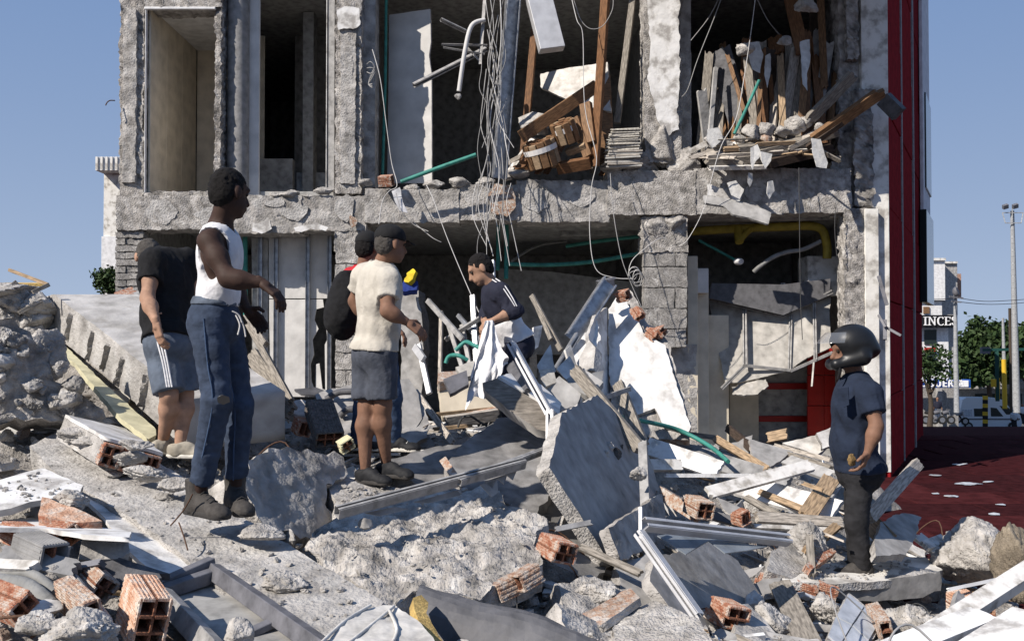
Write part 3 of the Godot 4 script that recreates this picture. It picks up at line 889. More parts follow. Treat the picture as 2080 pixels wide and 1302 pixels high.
	for q in [[330, 430, 40, 26, 13.352], [420, 440, 30, 22, 13.35], [600, 432, 34, 18, 13.355], [560, 412, 26, 12, 13.355], [700, 420, 22, 30, 13.36], [760, 420, 16, 28, 13.345], [830, 420, 26, 20, 13.345], [900, 424, 34, 18, 13.345], [960, 400, 22, 18, 13.352], [1090, 405, 34, 26, 13.36], [1180, 400, 40, 24, 13.36], [1270, 400, 24, 30, 13.345], [1460, 385, 30, 20, 13.352], [1540, 392, 36, 24, 13.352], [1640, 380, 30, 26, 13.345], [705, 140, 16, 50, 13.385], [702, 250, 14, 60, 13.385], [706, 340, 16, 30, 13.385], [1345, 560, 24, 20, 13.4], [1340, 640, 26, 22, 13.4], [262, 440, 18, 22, 13.42]]:
		var pp := []
		for k in 9:
			var an := TAU * k / 9.0
			pp.append([q[0] + cos(an) * q[2] * pg.randf_range(0.6, 1.15), q[1] + sin(an) * q[3] * pg.randf_range(0.6, 1.15)])
		patch_on(pp, q[4], b, M.concrete, "render_patch", 0.05)
	# flare where pillar and beam meet
	for q in [[1345, 300, 0.32, 0.42, 41], [1300, 330, 0.3, 0.25, 42], [1395, 345, 0.3, 0.3, 43], [1345, 470, 0.34, 0.22, 44], [1362, 458, 0.24, 0.2, 45]]:
		mb = MB.new()
		var c := fz(q[0], q[1], 13.5)
		chunk(mb, Transform3D(Basis(), c), Vector3(q[2], q[3], 0.24), q[4], 16, 0.06, 0.35)
		obj([[mb, CR]], "broken_corner", b)
	# ground floor pillars of blocks
	part_box("broken_head", CR, 680, 452, 742, 512, 13.4, 0.4, b, 0.032, 0.05, 0.4)
	blockwork(680, 500, 734, 800, 13.42, 36.0, [54, 40], b, M.concrete_rough)
	blockwork(1308, 500, 1396, 706, 13.4, 42.0, [64, 52], b, M.block)
	part_box("broken_head", CR, 1306, 440, 1398, 512, 13.38, 0.4, b, 0.032, 0.05, 0.4)
	part_box("pillar_return", M.cream, 1398, 520, 1418, 900, 13.7, 0.3, b)
	part_box("pillar_foot", M.concrete, 1330, 700, 1416, 900, 13.7, 0.35, b, 0.06, 0.02)
	# right broken wall end, white pilaster and the red cladding that turns away
	part_box("broken_wall_end", M.concrete, 1706, -40, 1758, 345, 13.5, 0.4, b, 0.036, 0.05, 0.6)
	part_box("broken_wall_end", CR, 1722, -40, 1744, 120, 13.38, 0.12, b, 0.036, 0.05, 0.6)
	part_box("broken_wall_end", M.concrete, 1738, 180, 1774, 420, 13.36, 0.2, b, 0.032, 0.06, 0.6)
	part_box("broken_wall_end", M.concrete, 1690, 330, 1748, 440, 13.5, 0.4, b, 0.036, 0.04, 0.5)
	part_box("broken_column", CR, 1718, 424, 1762, 690, 13.34, 0.3, b, 0.032, 0.05, 0.5)
	part_box("broken_column", CR, 1726, 690, 1756, 900, 13.4, 0.3, b, 0.036, 0.04, 0.5)
	part_box("white_pilaster", M.drywall, 1762, 424, 1786, 980, 13.32, 0.25, b)
	part_box("white_pilaster", M.drywall, 1757, -40, 1804, 960, 13.42, 0.4, b)
	var A := Vector3(fx(1804), 0, -FRONT + 0.08)
	var B := Vector3(8.25, 0, -19.6)
	var dir := (B - A).normalized()
	var outw := Vector3(-dir.z, 0, dir.x)
	if outw.z < 0: outw = -outw
	var turn := Basis(dir, Vector3.UP, outw)
	var L := A.distance_to(B)
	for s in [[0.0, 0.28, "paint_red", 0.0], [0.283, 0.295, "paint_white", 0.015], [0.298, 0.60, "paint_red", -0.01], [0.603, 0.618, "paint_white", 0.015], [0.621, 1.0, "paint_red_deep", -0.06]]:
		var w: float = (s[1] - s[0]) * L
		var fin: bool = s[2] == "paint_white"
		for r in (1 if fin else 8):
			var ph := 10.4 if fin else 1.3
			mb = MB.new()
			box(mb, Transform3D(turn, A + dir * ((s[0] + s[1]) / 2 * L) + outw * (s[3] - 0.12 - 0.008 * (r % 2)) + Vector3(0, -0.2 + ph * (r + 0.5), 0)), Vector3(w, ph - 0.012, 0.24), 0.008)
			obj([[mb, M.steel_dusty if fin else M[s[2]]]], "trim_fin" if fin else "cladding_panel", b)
	# white upper panel and dark bay window further along the side
	for s in [[0.93, 1.2, 4.0, 11.0, 0.07, "paint_white", "side_panel"], [0.9, 1.2, 2.6, 4.4, 0.13, "glass_dark", "bay_window"], [0.98, 1.2, 4.9, 6.8, 0.1, "glass_dark", "bay_window"]]:
		mb = MB.new()
		box(mb, Transform3D(turn, A + dir * ((s[0] + s[1]) / 2 * L) + outw * (s[4] / 2 - 0.05) + Vector3(0, (s[2] + s[3]) / 2, 0)), Vector3((s[1] - s[0]) * L, s[3] - s[2], s[4]), 0.01)
		obj([[mb, M[s[5]]]], s[6], b)
	# ground floor left bay: stud wall with sheets
	build_stud_wall(b)
	# ground floor right bay: pilaster, striped wall, red tiles
	part_box("beige_pilaster", M.cream, 1418, 560, 1440, 905, 13.9, 0.3, b)
	part_box("beige_pilaster", M.cream, 1440, 640, 1481, 905, 14.1, 0.3, b)
	part_box("beige_panel", M.cream, 1483, 640, 1541, 905, 15.0, 0.06, b)
	part_box("grey_panel", M.plaster_grey, 1541, 640, 1642, 905, 15.3, 0.06, b)
	part_box("red_band", M.tile_red, 1541, 778, 1642, 791, 15.26, 0.03, b)
	part_box("red_band", M.tile_red, 1541, 845, 1642, 857, 15.26, 0.03, b)
	for r in 4:
		for c in 2:
			part_box("red_tile", M.tile_red, 1642 + c * 34, 700 + r * 62 + 0.6, 1675.3 + c * 34, 761.4 + r * 62, 14.8, 0.05, b)
	part_box("white_casing", M.plaster_white, 1642, 520, 1712, 600, 14.3, 0.5, b)
	part_box("pale_casing", M.panel_clean, 1400, 545, 1440, 595, 13.75, 0.3, b)
	# interior walls in the middle bay
	slab("tilted_partition", "", "", [[1010, 545], [1120, 552], [1300, 575], [1300, 720], [1040, 720]], [[1010, 545, 16.6], [1300, 575, 15.9], [1300, 720, 15.7]], 0.06, M.interior_grey, M.interior_grey, 0.0, 0.0, 0.2, 0.15, 0.1, null, b)
	# beams under the ceiling in the middle bay
	for q in [[1140, 462, 1300, 478, 15.2], [960, 466, 1010, 478, 15.8], [860, 470, 1290, 482, 17.0]]:
		part_box("ceiling_rib", M.interior_grey, q[0], q[1], q[2], q[3], q[4], 0.18, b)

func build_stud_wall(b: Node3D):
	var d := 13.95
	var g := MB.new()
	# sheet with a torn hole
	for q in [[[[545, 470], [624, 470], [624, 606], [545, 606]], "panel_clean"], [[[626, 470], [672, 470], [672, 606], [626, 606]], "panel_clean"], [[[545, 608], [624, 608], [624, 806], [545, 806]], "panel_clean"], [[[510, 474], [543, 474], [543, 806], [510, 806]], "drywall_dusty"]]:
		var w := PackedVector3Array()
		for p in q[0]: w.append(fz(p[0], p[1], d))
		obj(slab_world(w, Vector3.BACK, 0.02, M[q[1]], M.drywall, 0.0, 0.0, 0.1, 0.08), "wall_sheet", b)
	var w2 := PackedVector3Array()
	for p in [[626, 608], [655, 608], [657, 624], [642, 628], [638, 650], [646, 668], [634, 690], [637, 720], [630, 740], [632, 775], [640, 796], [641, 740], [648, 738], [654, 790], [660, 792], [659, 700], [664, 690], [660, 640], [663, 612], [672, 608], [672, 806], [626, 806]]:
		w2.append(fz(p[0], p[1], d))
	obj(slab_world(w2, Vector3.BACK, 0.02, M.panel_clean, M.drywall, 0.0, 0.0, 0.1, 0.0), "torn_sheet", b)
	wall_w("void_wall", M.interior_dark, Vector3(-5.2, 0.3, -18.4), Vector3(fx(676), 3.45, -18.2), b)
	for x in [528, 560, 624.5, 669]:
		var mb := MB.new()
		var p := fz(x, 480, d - 0.03); var q := fz(x, 806, d - 0.03)
		box(mb, Transform3D(Basis(), (p + q) / 2), Vector3(0.045, p.y - q.y, 0.02), 0.002)
		for s in [-1, 1]: box(mb, Transform3D(Basis(), (p + q) / 2 + Vector3(s * 0.026, 0, 0.018)), Vector3(0.007, p.y - q.y, 0.05), 0.001)
		obj([[mb, M.steel]], "metal_stud", b)
	wire("green_pipe", "", "", [[497, 470, 13.86], [497, 560, 13.86], [498, 640, 13.86]], 0.035, M.pipe_green, 2, 10, b)

# ---------------------------------------------------------------- things in and hanging from the open floors
func px_m(n: float, d: float) -> float: return n * d / FOCAL

func build_inside():
	slab("door_panel", "tall white panel standing in the upper middle room", "panel", [[790, 30], [873, 18], [875, 85], [871, 112], [876, 150], [877, 372], [786, 372]], [[790, 30, 14.35], [876, 20, 14.15], [786, 372, 14.3]], 0.04, M.panel_clean, M.panel_clean, 0.004, 0.0, 0.2, 0.1, 0.1)
	wire("water_pipe", "thin green water pipe running up beside the tall white panel", "pipe", [[784, -10, 14.05], [782, 165, 14.05], [778, 300, 14.02], [776, 372, 14.0]], 0.022, M.pipe_green, 3, 8)
	channel("steel_post", "bent galvanised steel post in the upper middle opening among hanging wires", "post", [1042, -25, 13.15], [1012, 362, 13.25], 0.2, 0.07, -22, M.steel, null, 0.006)
	var q := MB.new()
	box(q, frame(at(1088, -30, 13.2), at(1122, 104, 13.0), -18), Vector3(0.95, 0.34, 0.14), 0.006)
	tag(obj([[q, M.aluminium]], "hanging_duct"), "white metal duct end hanging from the upper ceiling", "duct")
	slab("fallen_ceiling_board", "white ceiling board lying behind the brown plank upstairs", "board", [[1098, 150], [1150, 138], [1234, 126], [1241, 226], [1170, 210], [1098, 176]], [[1098, 150, 14.6], [1234, 126, 14.1], [1170, 210, 14.0]], 0.05, M.board_white, M.board_white, 0.01, 0, 0.15, 0.15)
	slab("insulation_batt", "torn grey insulation batt behind the brown plank upstairs", "insulation", [[1052, 236], [1090, 226], [1112, 232], [1108, 262], [1056, 258]], [[1052, 236, 13.9], [1112, 232, 13.7], [1056, 258, 13.7]], 0.1, M.concrete_pale, M.concrete_pale, 0.03, 0.02, 0.03)
	board("fallen_plank", "long brown plank tilted across the upper middle floor", "plank", [1058, 278, 13.25], [1212, 174, 13.5], 0.17, 0.05, 12, M.wood_orange)
	board("timber_post", "thin upright timber with pale edge in the upper opening", "timber", [1231, -20, 13.3], [1208, 338, 13.2], 0.15, 0.05, 50, M.wood_brown)
	slab("brown_board", "reddish brown board behind the upright timber upstairs", "board", [[1216, 196], [1240, 150], [1250, 332], [1204, 334]], [[1216, 196, 13.75], [1240, 150, 13.8], [1204, 334, 13.6]], 0.03, M.wood_orange, M.wood_brown, 0, 0, 0.2, 0)
	board("dark_pole", "dark leaning pole beside the white plastered pillar upstairs", "pole", [1288, -20, 14.0], [1254, 250, 13.8], 0.09, 0.05, 20, M.wood_grey)
	board("dark_pole", "dark leaning pole left of the steel post upstairs", "pole", [1086, 60, 14.3], [1062, 330, 14.1], 0.1, 0.06, 20, M.wood_brown)
	# bundles of parquet blocks held by tape
	for s in [[1100, 312, 0.235, 0.36, 12, "large round bundle of wooden blocks bound with white tape", 24.0], [1148, 268, 0.17, 0.3, 9, "small round bundle of wooden blocks above the large one", 30.0]]:
		var c := at(s[0], s[1], 13.25)
		var t := thing("block_bundle", s[5], "bundle", c - Vector3(0, s[2], 0), "bound bundles of wooden blocks")
		var bas := Basis.from_euler(Vector3(deg_to_rad(s[6]), deg_to_rad(-26), deg_to_rad(8)))
		for k in s[4]:
			var a: float = TAU * k / s[4]
			var mb := MB.new()
			var tr := Transform3D(bas * Basis(Vector3.UP, a), c + bas * (Vector3(sin(a), 0, cos(a)) * (s[2] * 0.86)))
			box(mb, tr, Vector3(s[2] * TAU / s[4] * 0.8, s[3] * (0.9 + 0.16 * fmod(k * 0.37, 1.0)), 0.05), 0.006)
			obj([[mb, M.wood_orange if k % 3 else M.wood_tan]], "wooden_block", t)
		for k in 5:
			var a := TAU * k / 5.0
			var mb := MB.new()
			box(mb, Transform3D(bas * Basis(Vector3.UP, a), c + bas * (Vector3(sin(a), 0.0, cos(a)) * (s[2] * 0.42))), Vector3(s[2] * 0.5, s[3] * 0.95, 0.05), 0.005)
			obj([[mb, M.wood_brown]], "wooden_block", t)
		var mb2 := MB.new()
		var ring := PackedVector3Array()
		for k in 25:
			var a := TAU * k / 24.0
			ring.append(c + bas * Vector3(sin(a) * s[2] * 1.0, s[3] * 0.28, cos(a) * s[2] * 1.0))
		for k in 24:
			var dn: Vector3 = bas * Vector3(0, -0.07, 0)
			mb2.quad(ring[k], ring[k] + dn, ring[k + 1] + dn, ring[k + 1])
		obj([[mb2, M.tape_white]], "tape", t)
	for s in [[1168, 240, 1196, 318, 0.13, "wood_orange", "square cut brown timber standing behind the bundles"], [1132, 342, 1200, 330, 0.16, "wood_brown", "brown timber offcut lying below the bundles"], [1190, 210, 1200, 290, 0.16, "wood_orange", "tall brown offcut against the brown board"], [1152, 310, 1190, 296, 0.09, "wood_tan", "short tan offcut on top of the timber heap"], [1078, 292, 1062, 330, 0.1, "wood_brown", "stub of brown timber left of the large bundle"]]:
		board("timber_offcut", s[6], "timber", [s[0], s[1], 13.35], [s[2], s[3], 13.2], s[4], 0.08, 25, M[s[5]])
	# folders stacked on the edge
	var c0 := fz(1266, 338, 13.15)
	var st := thing("folder_stack", "tall stack of paper folders on the edge of the upper floor", "stack of folders", c0)
	var g := RandomNumberGenerator.new(); g.seed = 5
	var y := 0.0
	for k in 26:
		var h := 0.016 if k > 8 else 0.028
		var mb := MB.new()
		box(mb, Transform3D(Basis(Vector3.UP, g.randf_range(-0.12, 0.12)) * Basis(Vector3.BACK, 0.04), c0 + Vector3(g.randf_range(-0.02, 0.02) + y * 0.05, y + h / 2, -0.2 + g.randf_range(-0.02, 0.03))), Vector3(0.49 - 0.004 * k, h * 0.82, 0.34), 0.003)
		obj([[mb, M.paper if k > 7 else (M.wood_pale if k % 2 else M.drywall_dusty)]], "folder", st)
		y += h
	# beams of light metal and pipes dangling in the middle room
	channel("ceiling_rail", "long bent ceiling rail dangling in the upper middle room", "rail", [838, 172, 12.9], [985, 98, 13.3], 0.06, 0.05, 30, M.steel_dusty)
	channel("ceiling_rail", "short ceiling rail sticking out below the upper ceiling", "rail", [895, 38, 13.2], [945, 62, 13.5], 0.05, 0.04, 20, M.steel_dusty)
	wire("conduit", "white conduit hanging with a fitting at its end", "conduit", [[985, 40, 13.0], [958, 52, 12.95], [944, 105, 12.9], [932, 185, 12.9]], 0.03, M.wire_white, 6, 8)
	lump("conduit_fitting", "small fitting on the end of the hanging white conduit", "fitting", [930, 196, 12.9], Vector3(0.05, 0.06, 0.05), 7, M.wire_grey, 6)
	for s in [[897, 90, 990, 92, 0.035, "horizontal metal strip among the hanging wires"], [900, 96, 985, 110, 0.03, "twisted metal strip among the hanging wires"], [948, 95, 978, 128, 0.03, "short diagonal strip among the hanging wires"], [985, -10, 975, 130, 0.05, "upright metal strip left of the steel post"]]:
		board("metal_strip", s[5], "strip", [s[0], s[1], 13.05], [s[2], s[3], 13.0], s[4], 0.006, 30, M.steel_dusty)
	wire("water_pipe", "turquoise pipe lying across the edge of the upper floor", "pipe", [[814, 369, 13.05], [890, 341, 13.0], [967, 314, 12.95]], 0.028, M.pipe_green, 3, 9)
	hollow_brick("broken red brick on the upper floor edge beside second pillar", [768, 368, 13.25], [800, 366, 13.2], Vector3(0.2, 0.14, 0.12), 2, 2, 10, M.brick, 0.01)
	slab("torn_flashing", "curled strip of torn metal hanging from upper floor edge", "metal strip", [[795, 388], [812, 380], [818, 410], [828, 432], [812, 428], [802, 410]], [[795, 388, 13.1], [812, 380, 13.15], [812, 428, 12.95]], 0.008, M.aluminium, M.aluminium, 0.006, 0.012, 0.03)
	for s in [[470, 396, 0.1], [590, 394, 0.12], [620, 398, 0.07], [655, 388, 0.1], [880, 377, 0.13], [935, 372, 0.14], [985, 370, 0.12], [1050, 352, 0.12], [1030, 360, 0.1], [835, 382, 0.1], [560, 396, 0.08], [745, 372, 0.1], [1240, 342, 0.12]]:
		var o := lump("mortar_lump", "loose mortar lump on the upper floor edge " + {470: "below the round column", 590: "below the dark opening, left one", 620: "below the dark opening, middle one", 655: "below the dark opening, right one", 880: "right of the tall white panel", 935: "left of the cable tangle", 985: "under the cable tangle", 1050: "left of the large bundle", 1030: "at the foot of the steel post", 835: "under the turquoise pipe", 560: "below the white strip", 745: "at the foot of second pillar", 1240: "beside the folder stack"}[s[0]], "lump", [s[0], s[1], 13.45], Vector3(s[2] * 1.5, s[2] * 0.6, s[2]), int(s[0]), M.concrete_rough, 8, 0.1)
		o.set_meta("group", "mortar lumps on the upper floor edge")
	# boards leaning in the upper right room
	var bl := [[1462, 102, 1520, 300, 46, "sheet_dark", 13.9, "dark grey board leaning left in the upper right room"], [1478, 112, 1512, 225, 8, "wood_orange", 13.7, "thin orange batten on the dark leaning board"], [1540, 85, 1546, 280, 34, "wood_grey", 13.9, "wide greyish board with a ragged top upstairs"], [1564, 100, 1566, 285, 24, "wood_dark", 13.8, "dark board between the greyish boards upstairs"],
		[1605, -10, 1632, 110, 26, "wood_brown", 13.8, "rough brown timber hanging at the top right opening"], [1614, 80, 1610, 280, 34, "wood_grey", 13.75, "tall dusty board right of the dark one upstairs"], [1586, 112, 1592, 265, 13, "wood_tan", 13.6, "narrow tan batten in the upper right room"], [1640, 95, 1628, 260, 14, "wood_orange", 13.6, "orange batten beside the torn white film"], [1668, -10, 1676, 180, 14, "wood_orange", 13.9, "long orange upright near the broken wall end"],
		[1694, 84, 1690, 210, 40, "sheet_dark", 14.0, "dark square sheet near the broken wall end"], [1546, 160, 1541, 262, 8, "wood_orange", 13.5, "short orange batten in front of the dark board"], [1520, 150, 1536, 285, 26, "wood_grey", 14.1, "grey board behind the short orange batten"], [1575, 75, 1580, 110, 30, "wood_brown", 14.0, "brown board end high among the leaning boards"], [1655, 20, 1660, 250, 20, "wood_dark", 14.1, "dark upright behind the orange battens"]]
	for s in bl:
		board("leaning_board", s[7], "board", [s[0], s[1], s[6]], [s[2], s[3], s[6] - 0.25], px_m(s[4], s[6]), 0.04, rng.randf_range(-12, 12), M[s[5]], null, 0.03)
	for k in 46:
		var x := rng.randf_range(1430, 1690)
		var ty := rng.randf_range(60, 230)
		var w := rng.randf_range(6, 22)
		var o := board("jammed_board", "%s %s board jammed %s in the upper right room" % ["tall" if ty < 145 else "short", ["grey", "dark brown", "orange brown", "pale", "plastered"][k % 5], "at the left side" if x < 1510 else ("in the middle" if x < 1600 else "near the broken wall end")], "board", [x + rng.randf_range(-30, 40), ty, 13.85 + rng.randf_range(-0.3, 0.5)], [x + rng.randf_range(-10, 10), 310, 13.5 + rng.randf_range(-0.2, 0.3)], px_m(w, 14.0), rng.randf_range(0.02, 0.05), rng.randf_range(-40, 40), [M.wood_grey, M.wood_brown, M.wood_orange, M.wood_pale, M.plaster_grey][k % 5], null, 0.03)
		o.set_meta("group", "boards jammed in the upper right room")
	for k in 22:
		var x := rng.randf_range(1430, 1680)
		var ty := rng.randf_range(280, 325)
		var an := rng.randf_range(-0.5, 0.5)
		var o := board("debris_lath", "%s lath %s in pile %s on upper right floor" % [["grey", "pale", "white", "tan"][k % 4], "rising to the right" if an > 0 else "sloping to the right", "at its left end" if x < 1510 else ("at its middle" if x < 1600 else "at its right end")], "lath", [x - 40 * cos(an), ty + 40 * sin(an), 13.2 + rng.randf_range(-0.2, 0.3)], [x + 40 * cos(an), ty - 40 * sin(an), 13.1 + rng.randf_range(-0.3, 0.3)], rng.randf_range(0.02, 0.07), 0.02, rng.randf_range(-60, 60), [M.wood_grey, M.wood_pale, M.board_white, M.wood_tan][k % 4], null, 0.02)
		o.set_meta("group", "laths on the upper right floor")
	for k in 18:
		var x := rng.randf_range(1050, 1290)
		var an := rng.randf_range(-0.6, 0.6)
		var o := board("debris_lath", "%s lath on the upper middle floor %s" % [["grey", "brown", "white", "orange"][k % 4], "by the steel post" if x < 1110 else ("under the wooden bundles" if x < 1200 else "behind the folder stack")], "lath", [x - 25 * cos(an), 342 + 25 * sin(an), 13.7 + rng.randf_range(-0.2, 0.5)], [x + 25 * cos(an), 335 - 25 * sin(an) - rng.randf_range(0, 60), 13.6 + rng.randf_range(-0.2, 0.5)], rng.randf_range(0.03, 0.09), 0.02, rng.randf_range(-60, 60), [M.wood_grey, M.wood_brown, M.board_white, M.wood_orange][k % 4], null, 0.02)
		o.set_meta("group", "laths on the upper middle floor")
	board("split_plank", "split plank jutting up to the right from the upper debris", "plank", [1646, 242, 13.1], [1734, 152, 12.9], 0.15, 0.07, 35, M.wood_grey, null, 0.06)
	board("split_plank", "long orange brown plank jutting out past the wall end", "plank", [1655, 282, 13.0], [1792, 186, 12.6], 0.14, 0.09, 30, M.wood_orange, null, 0.08)
	board("split_plank", "dark thin plank under the jutting orange plank", "plank", [1640, 300, 13.0], [1775, 205, 12.7], 0.06, 0.05, 30, M.wood_dark, null, 0.05)
	wire("water_pipe", "short green pipe sticking out of the upper right debris", "pipe", [[1543, 163, 13.3], [1520, 214, 13.2], [1492, 272, 13.1]], 0.022, M.pipe_green, 3, 8)
	var pl := [[1434, 328, 1560, 318, 16, "wood_grey", "grey board end at the front of upper debris"], [1436, 316, 1600, 306, 10, "wood_pale", "pale dusty board on the upper debris"], [1440, 338, 1556, 336, 8, "board_white", "thin white board under the upper debris"], [1500, 300, 1660, 290, 12, "wood_grey", "dusty lath across the upper debris"], [1530, 312, 1700, 268, 14, "wood_grey", "grey plank rising right in the upper debris"], [1560, 330, 1690, 300, 18, "wood_dark", "dark plank under the jutting planks"], [1470, 300, 1580, 296, 8, "wood_tan", "tan lath among the upper debris"], [1600, 300, 1700, 250, 10, "wood_pale", "pale splintered lath in the upper debris"]]
	for s in pl:
		board("debris_board", s[6], "board", [s[0], s[1], 13.1], [s[2], s[3], 13.15], px_m(s[4], 13.1), 0.16, 20, M[s[5]], null, 0.03)
	var li := 0
	for s in [[1452, 285, 0.11, "concrete_rough"], [1478, 292, 0.09, "concrete_pale"], [1500, 280, 0.08, "concrete_pale"], [1530, 270, 0.13, "concrete_rough"], [1560, 262, 0.12, "concrete_rough"], [1590, 268, 0.1, "concrete_pale"], [1620, 255, 0.14, "concrete_rough"], [1640, 248, 0.1, "concrete_rough"], [1510, 98, 0.12, "concrete_rough"], [1640, 12, 0.13, "concrete_rough"], [1594, 84, 0.08, "concrete_pale"], [1556, 285, 0.09, "brick_dusty"], [1490, 310, 0.07, "concrete_pale"], [1665, 262, 0.09, "concrete_rough"]]:
		var o := lump("concrete_lump", "%s lump lodged %s in the upper right debris" % [{"concrete_rough": "grey concrete", "concrete_pale": "pale concrete", "brick_dusty": "brick"}[s[3]], "high up" if s[1] < 120 else ("at the left end" if s[0] < 1505 else ("in the middle" if s[0] < 1595 else "at the right end"))], "lump", [s[0], s[1], 13.15], Vector3(s[2] * 1.3, s[2], s[2]), 60 + li, M[s[3]], 8, 0.1)
		o.set_meta("group", "concrete lumps in the upper right debris")
		li += 1
	var films := [[[[1626, 84], [1644, 80], [1648, 120], [1640, 150], [1642, 184], [1632, 170], [1630, 130]], 13.3, "long torn white film hanging on the orange batten"], [[[1520, 86], [1542, 84], [1552, 110], [1545, 148], [1530, 140], [1522, 112]], 13.4, "crumpled grey film caught on the greyish board"], [[[1556, 112], [1566, 108], [1568, 140], [1560, 178], [1554, 150]], 13.45, "narrow torn film hanging between the boards"], [[[1650, 280], [1668, 282], [1682, 330], [1680, 342], [1660, 338], [1652, 310]], 12.85, "white film hanging under the jutting plank"], [[[1526, 300], [1540, 292], [1548, 314], [1536, 326], [1530, 345], [1526, 330]], 12.9, "crumpled white film hanging over the upper debris edge"], [[[1546, 306], [1570, 312], [1566, 326], [1556, 342], [1550, 330]], 12.9, "small white rag hanging over the upper debris edge"], [[[1522, 350], [1530, 352], [1530, 366], [1524, 380], [1520, 370]], 12.95, "scrap of white film dangling below the upper debris"], [[[1560, 370], [1572, 366], [1574, 388], [1564, 404], [1558, 392]], 12.95, "torn netting scrap dangling in front of the beam"], [[[1438, 262], [1462, 258], [1470, 284], [1448, 300], [1436, 284]], 13.0, "crumpled plastic bag at left end of upper debris"], [[[1478, 372], [1496, 366], [1512, 384], [1504, 404], [1486, 396]], 13.0, "bunched white film stuck to the beam face"]]
	for s in films:
		var p0: Array = s[0][0]; var p1: Array = s[0][1]; var p2: Array = s[0][3]
		slab("torn_film", s[2], "plastic film", s[0], [[p0[0], p0[1], s[1]], [p1[0], p1[1], s[1] + 0.06], [p2[0], p2[1], s[1] - 0.05]], 0.006, M.plastic_film, M.plastic_film, 0.01, 0.018, 0.045, 0.15, 0.05)
	slab("hanging_sheet", "torn grey panel hanging from the beam over the right bay", "panel", [[1430, 396], [1478, 402], [1530, 416], [1568, 432], [1562, 455], [1520, 442], [1490, 436], [1470, 418], [1430, 412]], [[1430, 396, 13.05], [1568, 432, 12.9], [1562, 455, 12.75]], 0.03, M.plaster_grey, M.mortar, 0.012, 0.0, 0.05, 0.15, 0.03)
	# pipes and hanging ceiling frame of the ground floor right bay
	var yp := thing("gas_pipe", "yellow gas pipe with a tee under the ceiling of right bay", "pipe", at(1500, 470, 14.2))
	wire("main_run", "", "", [[1404, 470, 14.2], [1500, 464, 14.2], [1600, 460, 14.1], [1648, 459, 14.05], [1672, 468, 14.0], [1681, 500, 14.0], [1681, 525, 14.0]], 0.062, M.pipe_yellow, 6, 10, yp)
	wire("branch", "", "", [[1500, 462, 14.18], [1501, 480, 14.1], [1503, 492, 14.05]], 0.062, M.pipe_yellow, 4, 10, yp)
	wire("branch", "", "", [[1530, 462, 14.16], [1516, 474, 14.1], [1504, 488, 14.05]], 0.045, M.pipe_yellow, 4, 10, yp)
	wire("flexible_hose", "bent white hose hanging under the yellow pipe", "hose", [[1532, 552, 13.95], [1548, 538, 13.9], [1572, 522, 13.9], [1600, 512, 13.9], [1634, 506, 13.9], [1668, 490, 13.9]], 0.032, M.pipe_grey, 6, 8)
	lump("pipe_cap", "round white cap hanging left of the white hose", "pipe cap", [1501, 531, 13.9], Vector3(0.075, 0.05, 0.07), 3, M.paint_white, 8, 0.02, Vector3.ZERO, 2)
	wire("drain_pipe", "thin green drain pipe running to the white cap", "pipe", [[1420, 488, 14.2], [1470, 515, 14.1], [1492, 527, 13.98]], 0.02, M.pipe_green, 4, 8)
	var hp := thing("hanging_ceiling_frame", "sagging piece of ceiling with metal studs in right bay", "ceiling frame", at(1560, 760, 14.10))
	slab("sheet", "", "", [[1440, 612], [1516, 630], [1592, 646], [1640, 622], [1690, 588], [1686, 640], [1690, 706], [1640, 726], [1606, 752], [1560, 764], [1500, 778], [1474, 778], [1462, 720]], [[1440, 612, 14.45], [1690, 588, 14.10], [1500, 778, 13.85]], 0.02, M.drywall_dusty, M.drywall, 0.008, 0.0, 0.08, 0.2, 0.03, null, hp)
	for s in [[1514, 628, 14.20, 1515, 742, 13.85, 0.06], [1608, 640, 14.10, 1605, 752, 13.80, 0.05], [1656, 616, 14.00, 1658, 732, 13.75, 0.05], [1440, 606, 14.35, 1592, 640, 14.15, 0.07], [1592, 640, 14.15, 1692, 592, 14.00, 0.06], [1512, 742, 13.85, 1606, 752, 13.80, 0.04], [1606, 754, 13.78, 1692, 716, 13.75, 0.04], [1592, 575, 14.20, 1592, 640, 14.16, 0.06], [1642, 570, 14.10, 1640, 618, 14.05, 0.05], [1466, 790, 13.80, 1512, 744, 13.84, 0.05]]:
		channel("stud", "", "", [s[0], s[1], s[2] - 0.04], [s[3], s[4], s[5] - 0.04], s[6], 0.03, 10, M.steel_dusty, hp)
	slab("torn_corner", "", "", [[1486, 784], [1520, 776], [1556, 768], [1562, 782], [1540, 800], [1512, 802], [1490, 800]], [[1486, 784, 13.90], [1556, 768, 13.80], [1512, 802, 13.70]], 0.03, M.drywall_dusty, M.mortar, 0.02, 0.03, 0.03, 0.3, 0.03, null, hp)
	for s in [[1654, 736, 1650, 785, "torn white strip dangling from the sagging ceiling"]]:
		board("dangling_strip", s[4], "strip", [s[0], s[1], 13.2], [s[2], s[3], 13.1], 0.025, 0.006, 30, M.drywall_dusty)
	slab("dark_signboard", "dark bent board hanging at back of the right bay", "board", [[1446, 575], [1590, 578], [1688, 566], [1686, 600], [1592, 640], [1440, 605]], [[1446, 575, 14.1], [1688, 566, 14.0], [1440, 605, 14.05]], 0.02, M.sheet_dark, M.sheet_dark, 0, 0, 0.2, 0.15)
